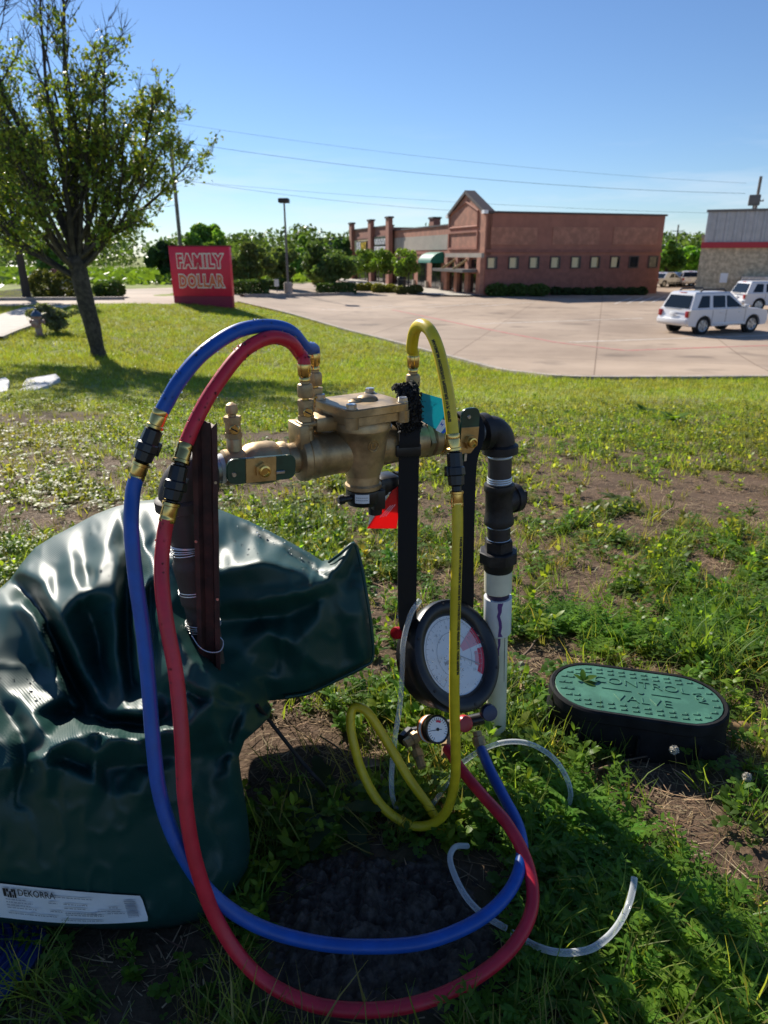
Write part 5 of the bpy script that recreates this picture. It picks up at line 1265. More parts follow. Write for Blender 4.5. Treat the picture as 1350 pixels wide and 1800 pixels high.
# manifold below with knobs and small gauge
Ki = kit.matrix_basis.inverted() if False else (Matrix.Translation(KC) @ rot).inverted()
def K(px, py, Y): return Ki @ P(px, py, Y)
a, b = K(720, 1290, 1.12), K(850, 1262, 1.13)
MB().tube([a, b], .012, 12).tube([K(708, 1302, 1.10), K(722, 1288, 1.12)], .0145, 10).build('manifold', 'black_plastic', kit)
def knob(px, py, Y, d, mat, r=.0155):
    p = K(px, py, Y); dd = (Ki.to_3x3() @ Vector(d)).normalized(); n = 14
    prof = [(.004, -.03), (.004, .0), (r * .92, .001), (r, .004), (r, .014), (r * .9, .018), (r * .4, .019)]
    MB().lathe(prof, 18, aim(p, dd)).build('knob', mat, kit)
knob(855, 1250, 1.10, (.25, -.80, .35), 'knob_blue', .0165); knob(812, 1270, 1.12, (.3, -.75, .35), 'knob_red', .0165); knob(704, 1112, 1.14, (-.55, -.6, .3), 'knob_red', .012)
gp_ = K(768, 1282, 1.05); gd = (Ki.to_3x3() @ (nrm * .9 + Vector((.05, -.3, .1)))).normalized(); gm = aim(gp_, gd)
sgm = MB().lathe([(.020, -.040), (.0225, -.036), (.0245, -.004), (.0262, -.003), (.0262, .004), (.0235, .005), (.0228, .001)], 28, gm, cap=True).build('small_gauge', 'black_plastic', kit)
sgd = MB().lathe([(.0225, .0015), (.0225, .0022)], 28, gm).build('small_dial', 'dial', sgm)
tk = MB()
up_ = (gm.to_3x3().inverted() @ (Ki.to_3x3() @ Vector((0, 0, 1)))); ua = math.atan2(up_.y, up_.x)
for i in range(21):
    a = ua + math.radians(135 - 270 * i / 20); tk.box(gm @ Vector((.019 * math.cos(a), .019 * math.sin(a), .0026)), (.004 if i % 5 else .006, .0007, .0003), gm @ Rz(a))
tk.build('tick_marks', 'ink', sgm); rz_ = MB()
for i in range(8):
    a = ua - math.radians(10 + 5 * i); rz_.box(gm @ Vector((.0145 * math.cos(a), .0145 * math.sin(a), .0026)), (.004, .0014, .0003), gm @ Rz(a))
rz_.build('red_arc', 'dial_red', sgm)
MB().box(gm @ Vector((-.004 * math.sin(ua), .004 * math.cos(ua), .003)), (.026, .0008, .0004), gm @ Rz(ua + 1.35)).lathe([(.003, .0026), (.003, .004)], 10, gm).build('needle', 'ink', sgm)
MB().lathe([(.0252, -.030), (.0256, -.030), (.0256, -.014), (.0252, -.014)], 24, gm, cap=False).build('orange_band', 'orange_tape', sgm)
MB().lathe([(.0257, -.024), (.0259, -.024), (.0259, -.016), (.0257, -.016)], 24, gm, cap=False).build('white_band', 'white_paper', sgm)
def fitting(a, b, r, nm='brass_fitting'):
    A, B = K(*a), K(*b); d = B - A; L = d.length
    MB().lathe([(r * .7, 0), (r * .7, L * .2), (r, L * .22), (r, L * .55), (r * .8, L * .57), (r * .75, L)], 8, aim(A, d)).build(nm, 'brass_dull', kit)
fitting((838, 1285, 1.10), (848, 1330, 1.07), .0125); fitting((788, 1290, 1.09), (783, 1330, 1.05), .0115)
fitting((738, 1290, 1.10), (712, 1308, 1.08), .0125); fitting((730, 1310, 1.09), (742, 1350, 1.05), .011)
# ------------------------------------------------------------------ strap
def ribbon(mb, path, w, wdir, th=.0022):
    path = [Vector(p) for p in path]; n = len(path); vs = []
    for i, p in enumerate(path):
        t = (path[min(i + 1, n - 1)] - path[max(i - 1, 0)]).normalized(); s = Vector(wdir); s = (s - t * s.dot(t)).normalized(); nn = t.cross(s)
        vs += [p - s * w / 2 - nn * th / 2, p + s * w / 2 - nn * th / 2, p + s * w / 2 + nn * th / 2, p - s * w / 2 + nn * th / 2]
    fs = [(4 * i + a, 4 * i + (a + 1) % 4, 4 * i + 4 + (a + 1) % 4, 4 * i + 4 + a) for i in range(n - 1) for a in range(4)] + [(3, 2, 1, 0), (4 * n - 4, 4 * n - 3, 4 * n - 2, 4 * n - 1)]
    mb.add(vs, fs)
sp_ = thing('carry_strap', 'black webbing strap looped over the pipe, holding the gauge', 'strap', (RR.x, RR.y, 0))
wd_ = Vector((math.cos(YAW * .35), math.sin(YAW * .35), 0))
m1 = MB(); r1 = [rig(.372, .034, .012), rig(.372, .02, .042), rig(.370, -.012, .044), rig(.366, -.036, .030), rig(.362, -.044, .005)]
ribbon(m1, resample(catmull(r1 + [P(719, 800, 1.085), P(717, 900, 1.09), P(716, 1000, 1.10), P(716, 1080, 1.12), P(722, 1120, 1.14)], 6), .01), .0345, wd_); m1.build('webbing', 'webbing', sp_, 60, world=True)
m1 = MB(); ribbon(m1, resample(catmull([rig(.505, .036, .0), rig(.503, .02, .032), rig(.500, -.015, .036), rig(.498, -.038, .010), P(822, 810, 1.125), P(818, 900, 1.12), P(817, 980, 1.15), P(818, 1055, 1.205), P(815, 1090, 1.23)], 6), .01), .034, wd_); m1.build('webbing', 'webbing', sp_, 60, world=True)
m1 = MB(); c = P(718, 792, 1.078); m1.bbox(c, (.042, .006, .020), .002, Rz(YAW * .4)).build('buckle', 'black_plastic', sp_, 35, world=True)
# fuzzy hook-and-loop end bunched at the test cock
fz = MB(); rgf = np.random.default_rng(9)
ribbon(fz, catmull([rig(.372, -.030, .020), rig(.366, -.040, .050), rig(.366, -.034, .082), rig(.373, -.012, .098), rig(.380, .012, .090)], 5), .036, rig(1, 0, 0) - rig(0, 0, 0), .006)
fz.build('hook_and_loop', 'fuzz', sp_, 60, world=True)
n = 2600; t = rgf.uniform(0, 1, n); base = catmull([rig(.368, -.038, .030), rig(.366, -.042, .055), rig(.366, -.036, .084), rig(.373, -.013, .101)], 8); bb = np.array([tuple(base[int(x * (len(base) - 1))]) for x in t])
ax = np.array(tuple(rig(1, 0, 0) - rig(0, 0, 0))); bb = bb + ax[None] * rgf.uniform(-.020, .018, n)[:, None] + rgf.normal(0, .0025, (n, 3)); Vz, Fz, _ = leaf_cloud(bb, .0055, np.zeros((n, 3)), rgf)
Vz = Vz - np.array(tuple(sp_.location)); o = obj('loop_fuzz', fast_mesh('loop_fuzz', Vz, Fz), 'fuzz', sp_); o['kind'] = 'stuff'
# ------------------------------------------------------------------ tags
def sheet(name, label, cat, px, mat, subd=6, curl=.004):
    q = [P(*p) for p in px]; c = sum(q, Vector()) / len(q); nr = (q[1] - q[0]).cross(q[-1] - q[0]).normalized()
    root = thing(name, label, cat, c); poly = q
    mb = MB(); n = len(q); th = nr * .0004
    mb.add([p - c + th for p in q] + [p - c - th for p in q], [tuple(range(n)), tuple(range(2 * n - 1, n - 1, -1))] + [(i, (i + 1) % n, n + (i + 1) % n, n + i) for i in range(n)])
    mb.build('card', mat, root); 
    if nr.dot(Vector((0, 0, CAM_H)) - c) < 0: nr = -nr
    return root, c, nr
def deco(root, c, nr, px, Y, nm, mat, lift=.0009):
    q = []
    for p in px:
        r = ray(*p); t = (c - Vector((0, 0, CAM_H))).dot(nr) / r.dot(nr); q.append(Vector((0, 0, CAM_H)) + r * t + nr * lift - c)
    mb = MB(); mb.add(q, [tuple(range(len(q)))]); return mb.build(nm, mat, root)
rt, c, nr = sheet('warning_tag', 'red triangular paper tag hanging below the black relief valve', 'tag', [(645, 929, 1.075), (697, 929, 1.085), (705, 872, 1.09), (703, 852, 1.092), (690, 862, 1.088)], 'red_tag')
deco(rt, c, nr, [(647, 928), (688, 864), (672, 872), (650, 905)], 0, 'grey_corner', 'zinc', -.0012)
deco(rt, c, nr, [(651, 901), (672, 872), (680, 873), (657, 902)], 0, 'white_panel', 'white_paper')
for k in range(4): deco(rt, c, nr, [(655 + 3.0 * k, 897 - 0 * k), (672 + 2.3 * k, 874), (673 + 2.3 * k, 874), (656 + 3 * k, 897)], 0, 'printed_line', 'dial_grey', .0014)
for k in range(3): deco(rt, c, nr, [(667 + 5 * k, 909 - 1 * k), (686 + 4 * k, 888 - 1 * k), (687 + 4 * k, 888.6 - 1 * k), (668 + 5 * k, 909.6 - k)], 0, 'printed_line', 'dial_pink', .0012)
tt, c, nr = sheet('test_tag', 'teal and blue card tag tied at the right test cock', 'tag', [(740, 690, 1.10), (786, 703, 1.115), (800, 745, 1.12), (780, 762, 1.10), (735, 737, 1.085)], 'teal_tag')
deco(tt, c, nr, [(765, 756), (774, 761), (797, 733), (786, 722)], 0, 'white_stripe', 'white_paper'); deco(tt, c, nr, [(775, 761), (780, 762), (799, 744), (797.5, 734)], 0, 'blue_stripe', 'blue_tag')
deco(tt, c, nr, [(773, 747), (777, 741), (776, 746), (780, 745), (775, 751), (776.5, 747)], 0, 'logo', 'blue_tag', .0013)
for k in range(7): deco(tt, c, nr, [(741 + 2.8 * k, 726 - 2 * k + (4 if k % 2 else 0)), (748 + 3.1 * k, 699 + 1.5 * k), (748.8 + 3.1 * k, 699.6 + 1.5 * k), (741.9 + 2.8 * k, 726.4 - 2 * k + (4 if k % 2 else 0))], 0, 'printed_line', 'white_print', .0012)
# ------------------------------------------------------------------ clear drain tubes
def ctube(label, path, r=.0050):
    o = MB().tube(resample(catmull(path, 8), .006), r, 12).build('drain_tube', 'clear_vinyl', None, 60); tag(o, label, 'tube', 'clear drain tubes'); return o
ctube('clear tube hanging along the left side of the gauge', pts((738, 1055, 1.12), (722, 1080, 1.10), (709, 1130, 1.09), (707, 1180, 1.085), (703, 1240, 1.07), (694, 1300, 1.05), (688, 1370, 1.02), (694, 1415, 1.0), (715, 1440, .99), (742, 1440, 1.0), (770, 1400, 1.03), (800, 1355, 1.07)))
ctube('clear tube arching over the weeds right of the gauge', pts((800, 1350, 1.075), (840, 1322, 1.09), (885, 1305, 1.10), (930, 1307, 1.10), (970, 1330, 1.08), (995, 1365, 1.05), (1003, 1400, 1.02), (992, 1430, 1.0)))
ctube('clear tube end lying across the dark soil', [Pz(a_, b_, z_) for a_, b_, z_ in ((822, 1487, .03), (800, 1489, .045), (791, 1510, .055), (802, 1545, .06), (822, 1580, .055), (850, 1608, .045), (890, 1632, .03))])
ctube('clear tube curving through the shaded weeds at lower right', [Pz(a_, b_, z_) for a_, b_, z_ in ((900, 1640, .03), (940, 1662, .04), (975, 1673, .055), (1010, 1674, .065), (1045, 1665, .072), (1080, 1635, .078), (1103, 1595, .085), (1113, 1560, .095), (1115, 1543, .10))])

# ------------------------------------------------------------------ valve box
zl_ = .088; c0 = Pz(1119, 1220, zl_); A = Pz(986, 1201, zl_); B = Pz(1256, 1239, zl_)
vyaw = math.atan2(B.y - A.y, B.x - A.x); LL = (B - A).length
vb = thing('valve_box', 'black plastic irrigation valve box with a green oval lid', 'valve box', (c0.x, c0.y, h1(c0.x, c0.y)), vyaw); zt0 = zl_ - vb.location.z
def stad(L, W, n=14):
    r = W / 2; a = L / 2 - r; out = []
    for s, cx in ((-90, a), (90, -a)): out += [(cx + r * math.cos(math.radians(s + 180 * i / n)), r * math.sin(math.radians(s + 180 * i / n))) for i in range(n + 1)]
    return out
W_ = .172; L_ = LL + .03
def ringloft(rings, mb, close=True):
    n = len(rings[0][0]); vs = [(p[0], p[1], z) for ring, z in rings for p in ring]
    mb.add(vs, [(i * n + k, i * n + (k + 1) % n, (i + 1) * n + (k + 1) % n, (i + 1) * n + k) for i in range(len(rings) - 1) for k in range(n)]); return mb
ringloft([(stad(L_ + .05, W_ + .05), -.06), (stad(L_ + .022, W_ + .022), zt0 - .022), (stad(L_ + .028, W_ + .028), zt0 - .018), (stad(L_ + .024, W_ + .024), zt0 + .002), (stad(L_ + .016, W_ + .016), zt0 + .006), (stad(L_ + .004, W_ + .004), zt0 + .005), (stad(L_ + .003, W_ + .003), zt0 - .02)], MB()).build('box_body', 'box_black', vb)
for a in (-.12, 0, .12): MB().bbox((a, -W_ / 2 - .020, zt0 - .075), (.006, .012, .08), .002).build('box_rib', 'box_black', vb)
lid = MB().prism(stad(L_, W_), zt0 - .008, zt0 + .004, None, .0012).build('lid', 'lid_green', vb)
for txt, yy in (('CONTROL', .030), ('VALVE', -.030)):
    me = text_mesh(txt, .034, .0008, -.0006, sx=1.25); o = obj('lid_lettering', me, 'lid_green', lid); o.location = (0.01, yy, zt0 + .0052); o.scale = (1, 1, 1)
MB().span((-.075, -.0012, zt0 + .0041), (-.012, .0012, zt0 + .0058)).span((.03, -.0012, zt0 + .0041), (.09, .0012, zt0 + .0058)).lathe([(.006, zt0 + .0041), (.006, zt0 + .006)], 12, T(.008, 0, 0)).build('lid_line', 'lid_green', lid)
tb_ = []
for ring, k in ((stad(L_ - .028, W_ - .028, 9), 0), (stad(L_ - .058, W_ - .058, 9), 1)):
    pp = resample([Vector((p[0], p[1], 0)) for p in ring + ring[:1]], .024)
    for i, p in enumerate(pp[:-1]):
        if k and abs(p.y) < .05 and p.x > 0: continue
        mbt = MB().box((p.x, p.y, zt0 + .0048), (.013, .0035, .0016), Rz(.1)).box((p.x + .0055, p.y + .004, zt0 + .0048), (.0035, .010, .0016), Rz(.1)); mbt.build('lid_tread', 'lid_green', lid)
me = text_mesh('ICV', .026, .001); o = obj('lid_lettering', me, 'lid_green', lid); o.location = (L_ * .37, .01, zt0 + .0052); o.rotation_euler = (0, 0, -1.3)
lf_ = MB(); q = Vector((-.115, .012, zt0 + .006))
def leaf_shape(L, W, n=6, fold=.2, bend=.2):
    v = []; 
    for i in range(n + 1):
        t = i / n; w = W * math.sin(math.pi * min(1, t * .92 + .04)) ** .8 / 2; z = -bend * L * t * t
        v += [(L * t, -w, z + fold * w), (L * t, 0, z), (L * t, w, z + fold * w)]
    f = []
    for i in range(n): a = 3 * i; f += [(a, a + 3, a + 4, a + 1), (a + 1, a + 4, a + 5, a + 2)]
    return v, f
lroot = thing('fallen_sprig', 'small green sprig lying on the green lid', 'leaf', vb.matrix_basis @ q if False else Matrix.Translation(vb.location) @ Rz(vyaw) @ q)
for an, L1, tl in ((.3, .035, .4), (1.4, .03, .7), (-.4, .038, .05), (2.4, .025, .5)):
    v_, f_ = leaf_shape(L1, L1 * .45); R3 = Rz(an) @ Matrix.Rotation(-tl, 4, 'Y'); mb = MB(); mb.add([R3 @ Vector(p) for p in v_], f_); o = mb.build('leaflet', None, lroot, 60)
    at_ = o.data.color_attributes.new('Col', 'FLOAT_COLOR', 'POINT'); at_.data.foreach_set('color', np.tile([.10, .17, .03, 1], len(o.data.vertices)).astype(np.float32)); o.data.materials.append(M['weed_leaf'])
# blue tub at the lower left corner
tbp = G(8, 1690); o = thing('blue_tub', 'dark blue ribbed plastic tub lid at the lower left corner', 'tub', (tbp.x - .05, tbp.y, tbp.z))
prof = [(.10, 0), (.105, .008), (.105, .016), (.10, .018)]
for i in range(7): prof += [(.094 - .011 * i, .018), (.092 - .011 * i, .0215), (.088 - .011 * i, .0215), (.086 - .011 * i, .018)]
MB().lathe(prof + [(.01, .018)], 40).build('lid', 'tub_blue', o); MB().lathe([(.095, -.05), (.095, .0)], 40).build('body', 'tub_blue', o)
# ------------------------------------------------------------------ green vinyl cover slumped round the left riser
OUT = [(-200, 1500), (-222, 1400), (-218, 1290), (-190, 1190), (-145, 1118), (-90, 1075), (-40, 1048), (0, 1034), (18, 1018), (38, 990), (62, 962), (95, 942), (130, 924), (165, 905), (195, 893), (235, 882), (270, 878), (310, 877), (345, 880), (400, 901), (440, 917), (475, 934), (510, 953), (545, 972), (566, 986), (582, 984), (600, 968), (614, 955), (622, 951), (630, 960), (640, 1000), (648, 1050), (656, 1100), (659, 1140), (657, 1163), (636, 1178), (600, 1195), (560, 1214), (540, 1223), (505, 1229), (470, 1232), (478, 1244), (474, 1260), (455, 1280), (430, 1302), (420, 1330), (424, 1365), (430, 1400), (436, 1440), (440, 1490), (436, 1525), (415, 1560), (385, 1590), (350, 1618), (300, 1632), (200, 1634), (100, 1630), (40, 1626), (0, 1622), (-90, 1612), (-150, 1585)]
CTL = [(-90, 1075, 1.08), (0, 1034, 1.12), (20, 1015, 1.14), (60, 965, 1.22), (130, 924, 1.27), (200, 892, 1.30), (280, 878, 1.29), (340, 880, 1.27), (400, 902, 1.24), (475, 934, 1.21), (545, 972, 1.17), (580, 985, 1.14), (621, 951, 1.12), (640, 1000, 1.10), (650, 1060, 1.085), (658, 1140, 1.075), (650, 1168, 1.07), (600, 1195, 1.07), (530, 1225, 1.06), (465, 1234, 1.03),
 (100, 1000, 1.12), (200, 955, 1.16), (270, 950, 1.13), (150, 1060, 1.00), (215, 1060, 1.02), (265, 1005, 1.04), (190, 1150, .97), (150, 1010, 1.07),
 (395, 1000, 1.04), (460, 990, 1.04), (520, 1000, 1.05), (575, 1020, 1.06), (500, 1060, 1.02), (560, 1090, 1.035), (500, 1180, 1.03), (600, 1110, 1.05), (430, 1070, 1.02), (430, 1150, 1.0), (600, 1160, 1.055), (400, 950, 1.13), (480, 960, 1.12),
 (340, 940, 1.13), (335, 1020, 1.05), (345, 1080, 1.02), (395, 1100, 1.0), (380, 1140, .985),
 (286, 1050, .96), (300, 1100, .90), (330, 1150, .87), (370, 1185, .865), (405, 1208, .875), (430, 1225, .91),
 (245, 1120, .94), (255, 1200, .89), (200, 1245, .88), (60, 1100, .99), (-90, 1150, .97), (0, 1200, .90), (90, 1200, .93), (130, 1245, .88), (60, 1290, .80), (170, 1300, .79), (290, 1272, .81), (335, 1300, .825), (400, 1262, .86), (470, 1252, .95), (415, 1310, .87), (409, 1400, .845), (432, 1420, .87), (436, 1500, .85),
 (0, 1400, .755), (100, 1400, .755), (200, 1400, .76), (300, 1420, .77), (390, 1480, .80), (0, 1520, .745), (150, 1540, .745), (260, 1560, .755), (350, 1560, .77), (0, 1610, .745), (150, 1620, .745), (300, 1625, .755), (410, 1540, .80), (-90, 1400, .75), (-90, 1610, .745), (-90, 1250, .85), (-145, 1120, 1.10), (-200, 1220, 1.06), (-215, 1320, 1.0), (-200, 1480, .93), (-150, 1585, .83), (-150, 1300, .88), (-150, 1450, .82)]
_c = np.array(CTL, float); _q = _c[:, :2] / 100
def _U(r2): return np.where(r2 > 1e-12, .5 * r2 * np.log(np.maximum(r2, 1e-12)), 0)
_d2 = ((_q[:, None] - _q[None]) ** 2).sum(-1); _n = len(_q); _A = np.zeros((_n + 3, _n + 3)); _A[:_n, :_n] = _U(_d2) + np.eye(_n) * .02
_A[:_n, _n] = 1; _A[:_n, _n + 1:] = _q; _A[_n, :_n] = 1; _A[_n + 1:, :_n] = _q.T
_w = np.linalg.solve(_A, np.concatenate([_c[:, 2], [0, 0, 0]]))
def segdist(p, line):
    d = np.full(len(p), 1e9)
    for a, b in zip(line, line[1:]):
        a = np.array(a, float); b = np.array(b, float); ab = b - a; t = np.clip(((p - a) @ ab) / max(1e-9, ab @ ab), 0, 1); d = np.minimum(d, np.linalg.norm(p - (a + t[:, None] * ab), axis=1))
    return d
CRE = [ # polyline, depth change (m, - = towards camera), width px, power (1 sharp, 2 round)
 ([(14, 1014), (45, 1042), (72, 1085), (96, 1140), (121, 1195), (162, 1262)], .060, 20, 1.6),
 ([(-10, 1066), (52, 1058), (70, 1090), (92, 1150), (112, 1205), (130, 1243)], -.030, 9, 1.4),
 ([(31, 1001), (75, 1020), (100, 1075), (140, 1160), (175, 1235)], -.026, 13, 1.4),
 ([(196, 935), (178, 990), (146, 1058)], -.022, 11, 1.4), ([(120, 960), (128, 1010), (146, 1058)], -.018, 10, 1.4), ([(146, 1058), (170, 1100), (182, 1180)], .030, 20, 1.8), ([(150, 985), (158, 1030)], .012, 12, 1.6),
 ([(222, 940), (226, 1000), (224, 1060), (229, 1130), (232, 1200)], .050, 15, 1.6), ([(208, 975), (206, 1040), (203, 1120), (212, 1200)], -.022, 10, 1.4),
 ([(243, 935), (268, 985), (272, 1010), (250, 1040), (243, 1090), (248, 1180)], -.034, 10, 1.4), ([(262, 1030), (268, 1090), (275, 1160)], .020, 13, 1.6),
 ([(60, 1330), (93, 1320), (112, 1302), (140, 1290), (171, 1283), (205, 1296), (254, 1302), (290, 1280), (330, 1292)], -.036, 11, 1.4),
 ([(120, 1248), (160, 1262), (200, 1272), (262, 1272), (300, 1262)], .055, 17, 1.7), ([(190, 1252), (225, 1250), (256, 1256)], -.026, 6, 1.4),
 ([(93, 1318), (78, 1350), (82, 1385)], -.022, 9, 1.4), ([(70, 1320), (45, 1345), (30, 1400)], .020, 18, 1.6), ([(40, 1230), (60, 1265), (85, 1300)], -.014, 12, 1.3), ([(0, 1235), (35, 1285), (55, 1340)], .02, 18, 1.6),
 ([(115, 1330), (150, 1350), (250, 1345), (300, 1330)], .022, 22, 1.8), ([(170, 1300), (168, 1340), (160, 1400)], -.012, 12, 1.3), ([(255, 1305), (262, 1350), (240, 1420)], -.014, 12, 1.3),
 ([(285, 1045), (292, 1085), (318, 1130), (352, 1170), (404, 1207), (432, 1226)], -.022, 8, 1.4), ([(262, 1215), (330, 1215), (410, 1240)], .020, 15, 1.7), ([(300, 1180), (345, 1215), (420, 1250)], -.012, 9, 1.4), ([(330, 1230), (390, 1290), (404, 1360)], -.016, 12, 1.3), ([(350, 1300), (370, 1380), (380, 1470)], .016, 18, 1.7),
 ([(389, 1000), (430, 990), (470, 985), (520, 995), (575, 1021)], -.024, 12, 1.4), ([(420, 925), (465, 948), (500, 966), (540, 1000), (574, 1020)], .026, 8, 1.4), ([(440, 918), (500, 952), (545, 985), (578, 1018)], -.014, 6, 1.4),
 ([(620, 953), (602, 985), (575, 1021)], -.038, 10, 1.4), ([(624, 962), (622, 1000), (600, 1040)], .020, 14, 1.6), ([(575, 1021), (540, 1047), (470, 1058), (395, 1064)], -.016, 8, 1.4), ([(575, 1045), (500, 1080), (400, 1088)], .040, 20, 1.8),
 ([(470, 1110), (530, 1140), (545, 1180)], -.012, 10, 1.4), ([(560, 1060), (600, 1100), (610, 1160)], .014, 16, 1.7), ([(440, 1190), (520, 1195), (600, 1180)], -.014, 12, 1.3), ([(500, 1130), (480, 1180)], .012, 12, 1.6), ([(648, 1060), (630, 1100), (640, 1160)], -.010, 8, 1.4),
 ([(300, 890), (280, 930), (262, 960)], .016, 14, 1.6), ([(400, 905), (395, 950), (392, 990)], .012, 12, 1.6), ([(465, 935), (455, 965), (430, 985)], -.010, 9, 1.4),
 ([(450, 1238), (430, 1260), (415, 1300)], -.018, 8, 1.4), ([(468, 1240), (448, 1268)], .02, 8, 1.5), ([(425, 1232), (405, 1290), (395, 1350)], .018, 11, 1.5)]
def _tps(p):
    q = np.asarray(p, float) / 100
    return _U(((q[:, None] - _q[None]) ** 2).sum(-1)) @ _w[:_n] + _w[_n] + q @ _w[_n + 1:]
def _facets():
    """fold lines and rest points joined into flat facets, as stiff vinyl creases"""
    P2, D, E = [], [], []
    cl_pts = []
    for li, (line, amp, w, pw) in enumerate(CRE):
        pp = resample([Vector((x, y, 0)) for x, y in line], 24); k0 = len(P2)
        for i, q in enumerate(pp):
            t = i / max(1, len(pp) - 1); e = .55 + .45 * min(1, 4 * min(t, 1 - t) + .0)
            jx, jy = (mnoise.noise(Vector((q.x * .05, q.y * .05, li))) * 5, mnoise.noise(Vector((q.x * .05, q.y * .05, li + 40))) * 5)
            P2.append((q.x + jx, q.y + jy)); D.append(float(_tps([(q.x, q.y)])[0]) + amp * e * 1.3)
            if i: E.append((k0 + i - 1, k0 + i))
        cl_pts += [(q.x, q.y) for q in pp]
    cp = np.array(cl_pts)
    extra = [(x, y) for x, y, _ in CTL] + [tuple(o) for o in OUT] + [(x + 17 * ((y // 46) % 2), y) for x in range(-223, 660, 46) for y in range(890, 1640, 46)] + [(-400, 860), (800, 860), (800, 1800), (-400, 1800)]
    for x, y in extra:
        if np.hypot(cp[:, 0] - x, cp[:, 1] - y).min() < 20: continue
        P2.append((x, y)); D.append(float(_tps([(x, y)])[0]) + .010 * mnoise.noise(Vector((x * .02, y * .02, 3))))
    v, e, f, ov_, *_ = delaunay_2d_cdt([Vector(p) for p in P2], E, [], 0, 1e-3)
    P2 = np.array(P2); D = np.array(D); dd = []
    for q, o in zip(v, ov_): dd.append(D[o[0]] if len(o) else D[np.argmin(np.hypot(P2[:, 0] - q.x, P2[:, 1] - q.y))])
    return np.array([(q.x, q.y) for q in v]), np.array(dd), [tuple(t) for t in f]
_fv, _fd, _ff = _facets()
def _lin(p):
    out = _tps(p)
    for t in _ff:
        a, b, c = _fv[t[0]], _fv[t[1]], _fv[t[2]]; lo, hi = np.minimum(np.minimum(a, b), c), np.maximum(np.maximum(a, b), c)
        m = np.where((p[:, 0] >= lo[0] - .01) & (p[:, 0] <= hi[0] + .01) & (p[:, 1] >= lo[1] - .01) & (p[:, 1] <= hi[1] + .01))[0]
        if len(m) == 0: continue
        d = (b[1] - c[1]) * (a[0] - c[0]) + (c[0] - b[0]) * (a[1] - c[1])
        if abs(d) < 1e-9: continue
        q = p[m]; l1 = ((b[1] - c[1]) * (q[:, 0] - c[0]) + (c[0] - b[0]) * (q[:, 1] - c[1])) / d; l2 = ((c[1] - a[1]) * (q[:, 0] - c[0]) + (a[0] - c[0]) * (q[:, 1] - c[1])) / d; l3 = 1 - l1 - l2
        k = (l1 > -1e-4) & (l2 > -1e-4) & (l3 > -1e-4); out[m[k]] = (l1 * _fd[t[0]] + l2 * _fd[t[1]] + l3 * _fd[t[2]])[k]
    return out
_OFF = [(0, 0, .30)] + [(6 * math.cos(a), 6 * math.sin(a), .07) for a in np.arange(6) * math.pi / 3] + [(12 * math.cos(a + .5), 12 * math.sin(a + .5), .28 / 6) for a in np.arange(6) * math.pi / 3]
def bag_Y(px, py):
    p = np.stack([px, py], 1).astype(float)
    allp = np.concatenate([p + np.array([o[0], o[1]]) for o in _OFF]); r = _lin(allp).reshape(len(_OFF), -1)
    y = (r * np.array([o[2] for o in _OFF])[:, None]).sum(0) / sum(o[2] for o in _OFF)
    rid = 1 - np.abs(2 * fbm(p[:, 0] / 44, p[:, 1] / 60, 61, 2) - 1) * 2.4
    return y - .0035 * np.clip(rid, 0, 1) ** 2
def bag_pt(px, py, lift=0.0):
    y = bag_Y(np.array([px], float), np.array([py], float))[0]; return P(px, py, y - lift)
